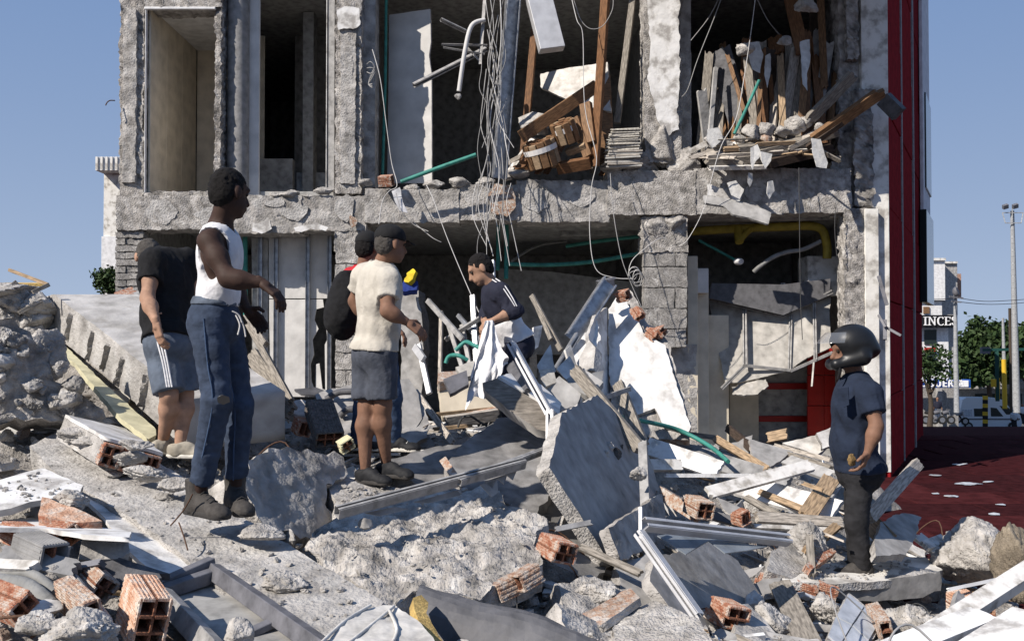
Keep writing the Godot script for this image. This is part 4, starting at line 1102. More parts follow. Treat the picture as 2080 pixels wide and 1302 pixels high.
	# pipes of the ground floor middle bay
	for s in [[[[1012, 455, 14.3], [1012, 500, 14.3], [1011, 548, 14.2]], 0.03, "green pipe coming down through the broken floor, left one"], [[[1029, 452, 14.1], [1029, 500, 14.1], [1028, 566, 14.0]], 0.032, "green pipe coming down through the broken floor, right one"], [[[1030, 536, 14.0], [1110, 538, 14.2], [1200, 532, 14.2], [1302, 514, 14.1]], 0.03, "long green pipe crossing the ceiling of middle bay"], [[[1150, 500, 15.5], [1230, 488, 15.3], [1302, 480, 15.0]], 0.03, "short green pipe high in the middle bay"], [[[1040, 530, 14.6], [1090, 500, 15.2], [1150, 490, 15.8]], 0.02, "slanted grey pipe under the middle bay ceiling"]]:
		wire("water_pipe", s[2], "pipe", s[0], s[1], M.pipe_grey if s[2].begins_with("slanted") else M.pipe_green, 4, 8)
	var bw := [[896, 632, 893, 800, 0.04, "wood_pale", "thin pale pole standing in the dark doorway"], [938, 660, 960, 770, 0.05, "steel_dusty", "leaning metal stud at the doorway, upright one"], [905, 690, 985, 640, 0.05, "steel_dusty", "leaning metal stud pointing up right at doorway"], [930, 640, 1000, 720, 0.05, "steel", "leaning metal stud crossing behind the white cloth"], [960, 600, 968, 740, 0.06, "steel", "bright upright stud beside the stooping man"], [1000, 530, 1002, 600, 0.05, "paint_white", "white upright post behind the stooping man"], [868, 610, 940, 690, 0.06, "steel_dusty", "dark leaning stud in the doorway shade"], [850, 700, 872, 800, 0.06, "aluminium", "white bent stud right of the grey column"], [842, 705, 860, 730, 0.08, "aluminium", "short white stud end by the grey column"], [1080, 600, 1140, 712, 0.06, "wood_grey", "long thin pole leaning behind the stooping man"], [1090, 620, 1120, 690, 0.05, "wood_grey", "short pole leaning behind the stooping man"], [908, 650, 950, 780, 0.05, "steel_dusty", "grey stud leaning left of the white cloth"]]
	for s in bw:
		board("leaning_stud", s[6], "stud", [s[0], s[1], 11.4], [s[2], s[3], 11.0], s[4], 0.04, 25, M[s[5]])
	for s in [[[[905, 738, 10.2], [912, 724, 10.2], [930, 722, 10.1], [950, 732, 10.1]], "bent green pipe end at the doorway"], [[[925, 712, 10.4], [945, 695, 10.4], [960, 700, 10.3], [985, 712, 10.2]], "green pipe bend behind the white cloth"], [[[1000, 660, 10.6], [1010, 700, 10.5], [985, 730, 10.3]], "curved green pipe behind the stooping man"]]:
		wire("water_pipe", s[1], "pipe", s[0], 0.022, M.pipe_green, 6, 8)
	slab("wrapped_column", "grey film wrapped column stub in the dark doorway", "column", [[812, 600], [826, 586], [848, 590], [856, 640], [858, 790], [846, 806], [815, 806]], [[812, 600, 11.6], [856, 640, 11.5], [815, 806, 11.4]], 0.25, M.plaster_grey, M.concrete_dark, 0.02, 0.03, 0.05, 0.3)
	var yc := thing("draped_cloth", "yellow and dark blue cloth lying on the grey column stub", "cloth", at(830, 590, 11.4))
	slab("yellow_cloth", "", "", [[820, 572], [826, 556], [838, 545], [843, 550], [836, 566], [830, 574]], [[820, 572, 11.35], [838, 545, 11.4], [830, 574, 11.3]], 0.06, M.yellow_cloth, M.yellow_cloth, 0.012, 0.02, 0.02, 0.3, 0.02, null, yc)
	slab("blue_cloth", "", "", [[814, 582], [820, 570], [832, 573], [848, 570], [846, 588], [818, 592]], [[814, 582, 11.35], [848, 570, 11.4], [818, 592, 11.3]], 0.08, M.blue_cloth, M.blue_cloth, 0.012, 0.02, 0.02, 0.3, 0.02, null, yc)
	build_wires()

func build_wires():
	var ws := [[[[756, 100, 13.2], [772, 160, 13.1], [784, 250, 13.1], [795, 330, 13.1], [806, 376, 13.0], [790, 388, 13.0], [776, 410, 13.0], [769, 455, 12.9]], "wire_white", "white cable hanging along the second pillar"], [[[866, 376, 13.0], [880, 405, 12.9], [905, 475, 12.8], [940, 560, 12.7], [976, 642, 12.5]], "wire_white", "straight white cable slanting down to the doorway"],
		[[[1160, -10, 13.0], [1172, 40, 12.9], [1184, 70, 12.9], [1186, 180, 12.9], [1192, 240, 12.9], [1212, 320, 12.8], [1202, 380, 12.8], [1198, 470, 12.8], [1210, 545, 12.8], [1248, 564, 12.8], [1286, 566, 12.8]], "wire_white", "long white cable hanging before the folder stack"], [[[1166, 0, 13.0], [1180, 40, 13.0], [1200, 58, 13.0], [1225, 52, 13.0], [1244, 20, 13.0], [1246, -10, 13.0]], "wire_grey", "thin cable looping at the top middle"],
		[[[1240, 352, 13.1], [1246, 430, 12.9], [1262, 520, 12.8], [1280, 570, 12.8], [1304, 625, 12.8]], "wire_grey", "grey cable hanging down to the block pillar"], [[[1536, -10, 12.9], [1527, 60, 12.9], [1512, 160, 12.9], [1496, 240, 12.8], [1466, 296, 12.8], [1444, 370, 12.8], [1428, 430, 12.8], [1398, 486, 12.9], [1380, 500, 13.0]], "wire_white", "long white cable in front of upper right debris"],
		[[[1468, -10, 13.2], [1450, 40, 13.2], [1418, 120, 13.2], [1398, 180, 13.2], [1386, 196, 13.3]], "wire_grey", "grey cable sagging to the plastered pillar"], [[[1464, -10, 13.3], [1440, 36, 13.3], [1404, 82, 13.35]], "wire_grey", "short grey cable above the plastered pillar"], [[[1624, 340, 13.1], [1625, 450, 13.0], [1627, 600, 13.0], [1631, 690, 13.0]], "wire_dark", "dark straight cable hanging before the right bay"], [[[1698, 420, 13.2], [1697, 470, 13.2], [1701, 520, 13.2]], "wire_dark", "dark cable by the broken column"], [[[1540, 0, 13.5], [1560, 40, 13.5], [1584, 70, 13.6]], "wire_grey", "short taut cable among the leaning boards"],
		[[[840, 452, 13.1], [862, 470, 13.0], [880, 484, 12.9], [896, 492, 12.9]], "wire_grey", "cable end curving out under the floor edge"], [[[804, 392, 13.0], [816, 430, 12.95], [840, 456, 13.0], [870, 470, 12.9]], "wire_grey", "cable falling over the floor edge near second pillar"], [[[1290, 575, 12.8], [1278, 555, 12.8], [1284, 530, 12.8], [1304, 510, 12.8], [1336, 486, 12.9], [1352, 484, 13.0]], "wire_white", "white cable arching up to the block pillar"]]
	for s in ws:
		wire("hanging_cable", s[2], "cable", s[0], 0.0055, M[s[1]])
	var lp := thing("cable_coil", "tangled loops of thin cable beside the block pillar", "cable", at(1290, 580, 12.8))
	for k in 5:
		var pts := []
		for j in 11:
			var a := TAU * j / 10.0 + k
			pts.append([1286 + 3 * k + cos(a) * (9 + 3 * (k % 3)), 556 + 3 * k + sin(a) * (12 + 5 * (k % 2)), 12.8 - 0.02 * k + 0.05 * sin(a)])
		wire("loop", "", "", pts, 0.006, M.wire_white if k % 2 else M.wire_grey, 4, 5, lp)
	var g := RandomNumberGenerator.new(); g.seed = 21
	var tops := [[985, -10], [995, -10], [1006, -10], [1016, -10], [1024, -10], [990, 60], [1000, 90], [1012, 30], [978, 100], [1004, 120], [1020, 60], [988, 140], [1010, 160], [996, 180], [1030, 200]]
	for k in tops.size():
		var x: float = tops[k][0]
		var y: float = tops[k][1]
		var pts := [[x, y, 13.0]]
		var tx := 960.0 + 75.0 * g.randf()
		var ye: float = [300, 340, 380, 430, 470, 500, 560, 360][k % 8]
		var n := 5
		for j in n:
			var f := (j + 1.0) / n
			pts.append([lerpf(x, tx, f) + g.randf_range(-14, 14), lerpf(y, ye, f), 12.95 - 0.15 * f + g.randf_range(-0.06, 0.06)])
		var o := wire("hanging_cable", "thin %s cable in the tangle left of steel post, ending %s" % ["white" if k % 3 == 0 else "grey", "above the floor edge" if ye < 370 else ("in front of the beam" if ye < 460 else "below the beam")], "cable", pts, 0.004 + 0.003 * (k % 2), M.wire_grey if k % 3 else M.wire_white)
		o.set_meta("group", "tangle of cables left of the steel post")
	for k in 6:
		var x := 960.0 + 14 * k
		var pts := [[x + 8, 372, 13.0], [x + g.randf_range(-10, 10), 410, 12.95], [x + g.randf_range(-14, 14), 450, 12.9], [x + g.randf_range(-8, 30), 500 + 10 * k, 12.85]]
		var o := wire("hanging_cable", "thin pale cable falling over the beam into the doorway", "cable", pts, 0.005, M.wire_white)
		o.set_meta("group", "cables falling over the beam")
	wire("rebar", "bent rebar end sticking out of the left pier", "rebar", [[232, 204, 13.4], [222, 204, 13.35], [216, 208, 13.3], [213, 214, 13.3]], 0.008, M.rust)
	for k in 3:
		var o := wire("wire_nest", "nest of thin wire on the side of the second pillar", "wire", [[745, 130 + 8 * k, 13.4], [752, 125 + 12 * k, 13.3], [760, 135 + 6 * k, 13.3], [754, 150 + 5 * k, 13.3], [748, 170, 13.35], [756, 178 - 4 * k, 13.3]], 0.006, M.wire_grey)
		o.set_meta("group", "wire nest on the second pillar")

# ---------------------------------------------------------------- rubble: the pieces one can pick out
func build_rubble():
	rubble_left()
	rubble_front()
	rubble_middle()
	rubble_right()
	scatter()
	crumbs()

func on_plane(px: float, py: float, plane: Array) -> Vector3:
	var a := pa(plane[0])
	var n := (pa(plane[1]) - a).cross(pa(plane[2]) - a)
	var ray := at(px, py, 1.0) - EYE
	return EYE + ray * ((a - EYE).dot(n) / ray.dot(n))

func rubble_left():
	# fallen concrete beam with mortar ribs
	var bm := thing("fallen_beam", "huge concrete beam leaning down behind the man in shorts with striped sides", "beam", at(300, 880, 7.0))
	var plane := [[79, 607, 8.8], [340, 778, 6.7], [317, 860, 6.86]]
	slab("beam_body", "", "", [[76, 625], [84, 604], [108, 598], [200, 668], [345, 784], [378, 811], [378, 916], [345, 884], [317, 860], [200, 752], [86, 664]], plane, 0.72, M.concrete, M.concrete_clean, 0.005, 0.004, 0.05, 0.3, 0.06, null, bm)
	for q in [[146, 640, 136, 690, 0.05], [190, 676, 178, 730, 0.05], [222, 700, 208, 752, 0.05], [252, 726, 238, 784, 0.06], [300, 764, 290, 830, 0.06]]:
		var mb := MB.new()
		var A := on_plane(q[0], q[1], plane); var B := on_plane(q[2], q[3], plane)
		rough_box(mb, frame(A, B), Vector3(A.distance_to(B), q[4] * 1.3, 0.02), 0.025, 0.025, 0.4)
		obj([[mb, M.concrete_rough]], "mortar_rib", bm)
	slab("foam_board", "pale yellow insulation board slipping out under the leaning beam", "board", [[84, 668], [112, 682], [170, 740], [240, 806], [312, 868], [318, 884], [300, 892], [240, 846], [190, 785], [150, 738], [118, 712]], [[84, 668, 8.5], [312, 868, 6.6], [190, 785, 7.2]], 0.035, M.foam_board, M.foam_board, 0.008, 0.0, 0.06, 0.15)
	slab("rough_concrete_wall", "big rough chunk of purple grey concrete at the left edge", "concrete chunk", [[-40, 640], [20, 648], [56, 676], [70, 690], [100, 715], [112, 770], [160, 792], [235, 852], [200, 866], [120, 856], [-40, 860]], [[-40, 640, 6.45], [235, 852, 6.75], [-40, 860, 6.3]], 0.45, M.concrete_rough, M.concrete_rough, 0.04, 0.09, 0.035, 0.45)
	var wp := [[-40, 640, 6.42], [235, 852, 6.72], [-40, 860, 6.27]]
	var wg := RandomNumberGenerator.new(); wg.seed = 33
	for k in 26:
		var px := wg.randf_range(-10, 150)
		var py := wg.randf_range(668 + px * 0.6, 846)
		var r := wg.randf_range(0.03, 0.085)
		var mb := MB.new()
		chunk(mb, Transform3D(Basis.from_euler(Vector3(wg.randf() * 6, wg.randf() * 6, 0)), on_plane(px, py, wp)), Vector3(r * 1.3, r, r), 400 + k, 9, 0.12, 0.35, 10, k % 2 == 0)
		tag(obj([[mb, [M.concrete_rough, M.concrete, M.mortar][k % 3]]], "concrete_lump"), "%s %s lump stuck on the %s rough concrete at left edge" % ["small" if r < 0.055 else "big", ["grey", "mottled", "brownish"][k % 3], ("upper" if py < 745 else "lower") + (" left" if px < 70 else " right")], "lump", "lumps on the rough concrete at left edge")
	lump("concrete_boulder", "pale boulder right of the rough concrete at left edge", "boulder", [88, 720, 6.9], Vector3(0.16, 0.2, 0.16), 2, M.concrete_pale, 14, 0.12)
	for q in [[34, 612, 0.2, 0.13, 3, "rounded concrete lump on top of the left heap"], [78, 622, 0.17, 0.12, 4, "concrete lump beside the end of leaning beam"], [8, 640, 0.2, 0.15, 5, "dark concrete lump at the left edge of heap"], [66, 652, 0.16, 0.12, 6, "small concrete lump under the leaning beam end"], [20, 590, 0.3, 0.08, 8, "flat concrete piece on the skyline of left heap"], [72, 690, 0.16, 0.14, 9, "squarish concrete lump above the yellow board"]]:
		lump("concrete_lump", q[5], "lump", [q[0], q[1], 8.4], Vector3(q[2], q[3], q[2]), q[4], M.concrete_rough, 13, 0.1)
	board("broken_lath", "long thin lath sticking up against the sky at left", "lath", [16, 548, 9.0], [96, 578, 8.8], 0.03, 0.02, 10, M.wood_tan)
	board("yellow_rail", "yellow horizontal rail on top of the left heap", "rail", [-30, 578, 10.5], [92, 578, 10.5], 0.035, 0.05, 10, M.foam_yellow)
	for q in [[-8, 604, 32, 572, "grey stick leaning at the left edge of the picture"], [64, 594, 98, 578, "short grey stick near the leaning beam end"], [36, 636, 84, 610, "grey stick lying against the left lumps"], [12, 622, 26, 606, "stub of grey stick on the left heap"]]:
		board("grey_stick", q[4], "stick", [q[0], q[1], 8.2], [q[2], q[3], 8.3], 0.035, 0.03, 0, M.wood_grey)
	slab("brick_fragment", "broken red brick piece behind the leaning beam", "brick", [[230, 590], [262, 582], [292, 600], [296, 612], [250, 604]], [[230, 590, 9.4], [292, 600, 9.2], [250, 604, 9.0]], 0.06, M.brick, M.brick, 0.02, 0.02, 0.03)
	board("fallen_sheet", "smooth grey board lying behind the leaning beam", "board", [262, 602, 9.3], [330, 672, 8.2], 0.25, 0.04, -20, M.concrete_smooth)
	# wall piece with hollow bricks showing at its end
	var L := at(132, 842, 6.3); var N := at(213, 888, 5.75); var R := at(330, 920, 5.95); var K := at(262, 842, 6.75)
	var up := (R - N).cross(L - N).normalized()
	if up.y < 0: up = -up
	var w := thing("wall_fragment", "fallen wall piece with white plaster and hollow bricks at its end", "wall piece", at(220, 950, 5.8))
	obj(slab_world(PackedVector3Array([L, N, R, K]), up, 0.02, M.plaster_white, M.plaster_white, 0.01, 0.0, 0.06, 0.1), "plaster_face", w)
	var dn := -up * 0.022
	obj(slab_world(PackedVector3Array([L + dn, N + dn, R.lerp(K, 0.25) + dn, K + dn]), up, 0.14, M.mortar, M.concrete_rough, 0.012, 0.0, 0.04, 0.3), "mortar_core", w)
	var along := (R - N).normalized()
	var into := (up.cross(along)).normalized()
	if into.dot(K - N) < 0: into = -into
	var n := 3
	var bw := N.distance_to(R) / n
	for k in n:
		var t := Transform3D(Basis(into, up, into.cross(up)), N + along * (bw * (k + 0.5)) + into * 0.05 - up * 0.095)
		stick_node(hollow_sets(Vector3(0.2, 0.13, bw * 0.94), 2, 2, 0.014, M.brick, M.brick_in, 0.02, k + 3), t, "brick", w)
	# white sheet at the left edge
	slab("plaster_sheet", "bright white plaster sheet lying at the left edge", "plaster sheet", [[-30, 985], [40, 962], [88, 950], [125, 968], [166, 986], [160, 1000], [108, 1012], [60, 1020], [20, 1032], [-30, 1044]], [[-30, 985, 5.25], [166, 986, 5.3], [-30, 1044, 4.75]], 0.03, M.plaster_white, M.drywall_dusty, 0.008, 0.0, 0.08, 0.1)
	lump("concrete_lump", "crumbled concrete beside the white sheet corner", "lump", [150, 1018, 4.85], Vector3(0.1, 0.06, 0.09), 15, M.concrete_rough, 14, 0.14)
	# the long beam that carries the first man
	var lb := thing("long_slab", "long grey concrete slab under the boots of the man in white vest", "slab", at(420, 1180, 4.9))
	slab("slab_body", "", "", [[60, 905], [110, 880], [180, 872], [260, 905], [340, 950], [430, 1010], [530, 1075], [640, 1140], [780, 1222], [700, 1290], [640, 1330], [575, 1330], [480, 1235], [400, 1152], [290, 1068], [190, 1005], [110, 962]], [[150, 960, 5.9], [330, 955, 6.0], [650, 1270, 4.15]], 0.34, M.concrete, M.concrete_rough, 0.012, 0.006, 0.035, 0.25, 0.05, null, lb)
	slab("white_side", "", "", [[158, 1000], [200, 1012], [300, 1078], [425, 1164], [400, 1172], [330, 1184], [262, 1120], [210, 1052]], [[158, 1000, 5.68], [425, 1164, 4.7], [262, 1120, 4.78]], 0.02, M.plaster_white, M.plaster_white, 0.006, 0.0, 0.08, 0.1, 0.05, null, lb)
	for q in [[200, 900, 0.11, 31], [250, 930, 0.09, 32], [300, 962, 0.1, 33], [350, 985, 0.08, 34], [170, 885, 0.12, 35], [275, 905, 0.08, 36], [540, 1085, 0.09, 37], [330, 1010, 0.06, 38], [470, 1095, 0.05, 39], [230, 965, 0.05, 30]]:
		var o := lump("mortar_crumb", "%s grey mortar crumb on the long slab %s" % ["big" if q[2] > 0.085 else "small", ["below the wall piece end", "below the pale shoes", "behind the vest man's boots", "just behind the left boot", "above the wall piece", "beside the wall piece bricks", "right of the boots", "left of the boots", "in front of the boots", "in front of the wall piece"][(q[3] - 31) if q[3] > 30 else 9]], "lump", [q[0], q[1], lerpf(6.1, 4.9, (q[0] - 150.0) / 390.0)], Vector3(q[2] * 1.5, q[2] * 0.55, q[2]), q[3], M.concrete_rough, 11, 0.13)
		o.set_meta("group", "mortar crumbs along the long slab")
	lump("white_rubble", "pale crumbled mortar lump on the lower end of long slab", "lump", [578, 1182, 4.5], Vector3(0.11, 0.05, 0.08), 12, M.concrete_pale, 14, 0.13)
	wire("rebar", "thin rebar bristle sticking out by the left boot", "rebar", [[345, 1068, 4.95], [372, 1036, 4.9], [390, 1004, 4.85]], 0.004, M.rust)
	wire("rebar", "thin bent rebar lying in front of the left boot", "rebar", [[362, 1062, 4.9], [372, 1090, 4.8], [380, 1118, 4.75]], 0.004, M.rust)

func rubble_front():
	slab("orange_tile", "orange ridged clay tile at the left foreground", "clay tile", [[84, 1008], [150, 1032], [206, 1058], [150, 1062], [74, 1046]], [[84, 1008, 4.9], [206, 1058, 4.6], [74, 1046, 4.65]], 0.06, M.brick_peach, M.brick, 0.006, 0.006, 0.03, 0.25)
	var t := thing("wall_fragment", "white topped wall fragment with red bricks under the orange tile", "wall piece", at(140, 1140, 4.4))
	slab("plaster_face", "", "", [[-30, 1060], [60, 1052], [120, 1060], [266, 1080], [262, 1092], [170, 1086], [95, 1074], [-30, 1072]], [[-30, 1060, 4.75], [266, 1080, 4.5], [95, 1074, 4.45]], 0.02, M.plaster_white, M.plaster_white, 0.006, 0, 0.06, 0.1, 0.05, null, t)
	for q in [[20, 1078, 60, 1096, 1], [84, 1086, 150, 1094, 2], [70, 1100, 110, 1118, 3]]:
		hollow_brick("", [q[0], q[1], 4.6], [q[2], q[3], 4.5], Vector3(0.17, 0.09, 0.12), 2, 2, 20 * q[4], M.brick, 0.02, "brick", t)
	slab("mortar_block", "", "", [[166, 1090], [264, 1086], [262, 1122], [240, 1134], [160, 1136]], [[166, 1090, 4.35], [264, 1086, 4.45], [160, 1136, 4.25]], 0.14, M.concrete, M.concrete, 0.008, 0.006, 0.04, 0.3, 0.05, null, t)
	hollow_brick("grey hollow block lying on its side at the left foreground", [30, 1096, 4.2], [130, 1140, 4.05], Vector3(0.21, 0.1, 0.13), 2, 1, 25, M.concrete_smooth, 0.015)
	var fl := [[0, 1130, 150, 1160, 4.1, 0.09, "concrete_smooth", "flat grey slab strip under the grey hollow block"], [132, 1160, 208, 1146, 4.15, 0.03, "frame_grey", "thin dark metal strip in the left foreground"], [-20, 1150, 70, 1155, 4.05, 0.05, "board_white", "white crumbled strip at the left foreground edge"], [200, 1150, 318, 1188, 4.3, 0.12, "sheet_dark", "dark fabric strip behind the window frame"]]
	for q in fl:
		board("debris_strip", q[7], "strip", [q[0], q[1], q[4]], [q[2], q[3], q[4] - 0.05], q[5], 0.04, -40, M[q[6]], null, 0.02)
	wire("conduit_pipe", "thick grey conduit pipe lying at bottom left", "pipe", [[-30, 1182, 3.95], [40, 1190, 3.9], [72, 1208, 3.85], [102, 1236, 3.75]], 0.038, M.pipe_grey, 6, 12)
	wire("conduit_pipe", "thinner grey conduit above the thick conduit pipe", "pipe", [[-30, 1170, 4.05], [50, 1166, 4.0], [84, 1180, 3.95], [110, 1205, 3.9]], 0.022, M.pipe_grey, 6, 10)
	wire("rebar", "curved wire loop sticking out at bottom left", "rebar", [[-20, 1258, 3.6], [40, 1252, 3.58], [78, 1256, 3.56], [84, 1276, 3.54], [60, 1296, 3.52]], 0.006, M.rust, 8)
	hollow_brick("large peach hollow brick with dark square holes at bottom left", [262, 1196, 4.0], [322, 1296, 3.55], Vector3(0.3, 0.12, 0.2), 3, 2, -38, M.brick_peach, 0.012)
	hollow_brick("ridged grey and orange brick beside the peach brick", [126, 1200, 3.85], [196, 1262, 3.6], Vector3(0.3, 0.07, 0.13), 3, 1, -30, M.brick_dusty, 0.015)
	hollow_brick("dark red ridged brick at the bottom left edge", [-10, 1216, 3.75], [50, 1240, 3.65], Vector3(0.24, 0.1, 0.12), 2, 2, -20, M.brick, 0.015)
	hollow_brick("brown brick standing behind the peach brick", [180, 1170, 4.15], [212, 1200, 4.05], Vector3(0.16, 0.1, 0.1), 2, 2, 10, M.brick_dusty, 0.015)
	board("grey_board", "grey board leaning left of the peach brick", "board", [140, 1170, 4.1], [212, 1262, 3.65], 0.05, 0.02, 25, M.concrete_smooth)
	lump("white_rubble", "white lumpy mortar chunk at the bottom left", "lump", [175, 1288, 3.5], Vector3(0.17, 0.09, 0.12), 22, M.concrete_pale, 18, 0.12)
	lump("white_rubble", "small white flat chunk above the white mortar chunk", "lump", [92, 1236, 3.7], Vector3(0.07, 0.03, 0.06), 23, M.plaster_white, 12, 0.06)
	lump("white_rubble", "pale crumbled chunk at bottom left beside the wire loop", "lump", [84, 1274, 3.55], Vector3(0.09, 0.06, 0.08), 24, M.concrete_pale, 14, 0.12)
	lump("concrete_lump", "dark round concrete lump above the bottom left bricks", "lump", [112, 1178, 4.05], Vector3(0.06, 0.06, 0.06), 25, M.concrete_rough, 12, 0.14)
	lump("concrete_lump", "grey pyramid shaped chunk at the bottom edge", "lump", [482, 1292, 3.72], Vector3(0.06, 0.07, 0.06), 26, M.concrete_rough, 12, 0.06, Vector3.ZERO, 6)
	# window frame
	var wf := thing("window_frame", "grey metal window frame lying in the left foreground", "window frame", at(460, 1300, 3.9))
	for q in [[318, 1192, 4.35, 430, 1142, 4.6, 0.05, "frame_grey"], [322, 1206, 4.3, 440, 1166, 4.55, 0.06, "frame_grey"], [432, 1160, 4.55, 660, 1322, 3.65, 0.07, "frame_grey"], [330, 1212, 4.25, 436, 1325, 3.6, 0.08, "steel_dusty"], [500, 1290, 3.9, 560, 1262, 4.0, 0.03, "frame_grey"]]:
		board("rail", "", "", [q[0], q[1], q[2]], [q[3], q[4], q[5]], q[6], 0.05, 25, M[q[7]], wf)
	slab("pane", "", "", [[344, 1214], [436, 1180], [626, 1320], [430, 1320]], [[344, 1214, 4.34], [436, 1180, 4.6], [430, 1320, 3.75]], 0.008, M.interior_grey, M.glass_dark, 0, 0, 0.2, 0.2, 0.1, null, wf)
	slab("torn_cloth", "bunched dark blue grey fabric behind the peach brick", "cloth", [[205, 1150], [250, 1152], [300, 1180], [322, 1210], [330, 1235], [290, 1210], [230, 1180]], [[205, 1150, 4.4], [322, 1200, 4.15], [230, 1180, 4.15]], 0.03, M.shorts_grey, M.shorts_grey, 0.02, 0.03, 0.03, 0.3)
	# mattress, foam and dark sheet
	var m := thing("mattress", "white quilted mattress corner at the bottom edge", "mattress", at(770, 1302, 3.9))
	slab("cover", "", "", [[636, 1330], [690, 1272], [745, 1236], [778, 1226], [802, 1228], [846, 1256], [905, 1330]], [[636, 1330, 3.42], [778, 1226, 3.95], [905, 1330, 3.46]], 0.16, M.mattress, M.mattress, 0.004, 0.016, 0.03, 0.12, 0.05, null, m)
	for q in [[[640, 1318, 3.44], [700, 1262, 3.73], [752, 1230, 3.91]], [[700, 1312, 3.5], [756, 1268, 3.72], [800, 1232, 3.92]], [[790, 1318, 3.48], [806, 1280, 3.66], [790, 1240, 3.87]]]:
		wire("piping", "", "", q, 0.007, M.mattress, 6, 6, m)
	slab("foam_strip", "curled strip of yellow foam beside the mattress", "foam", [[838, 1213], [856, 1208], [872, 1222], [866, 1244], [884, 1276], [918, 1325], [884, 1325], [852, 1264], [842, 1240]], [[838, 1213, 4.1], [872, 1222, 4.12], [900, 1325, 3.6]], 0.05, M.foam_yellow, M.foam_yellow, 0.006, 0.008, 0.03, 0.2)
	# curled sheet: a gutter-like sweep
	var mb := MB.new()
	var vs := PackedVector3Array(); var idx := PackedInt32Array(); var cs := PackedColorArray()
	var path := [at(850, 1190, 4.35), at(960, 1222, 4.2), at(1080, 1248, 4.05), at(1200, 1300, 3.85), at(1300, 1350, 3.7)]
	var pts := curve(path, 8)
	for i in pts.size():
		var f := float(i) / (pts.size() - 1)
		for j in 13:
			var a := lerpf(-0.5, 2.4, j / 12.0)
			var r := lerpf(0.16, 0.24, f)
			var p := pts[i] + Vector3(0, cos(a) * r - r, sin(a) * r * 0.9) + Vector3(0.0, -0.1 * (j / 12.0), 0)
			p += wobble(p, 0.012)
			vs.append(p); cs.append(hue(p, 0.5))
	for i in pts.size() - 1:
		for j in 12:
			var a := i * 13 + j
			idx.append_array([a, a + 1, a + 13, a + 13, a + 1, a + 14])
	mb.patch(vs, idx, cs)
	var back := MB.new()
	for i in range(0, mb.v.size(), 3):
		back.tri(mb.v[i] - mb.n[i] * 0.008, mb.v[i + 2] - mb.n[i + 2] * 0.008, mb.v[i + 1] - mb.n[i + 1] * 0.008)
	tag(obj([[mb, M.sheet_dark], [back, M.sheet_dark]], "curled_sheet"), "dark curled metal sheet across the bottom middle foreground", "metal sheet")

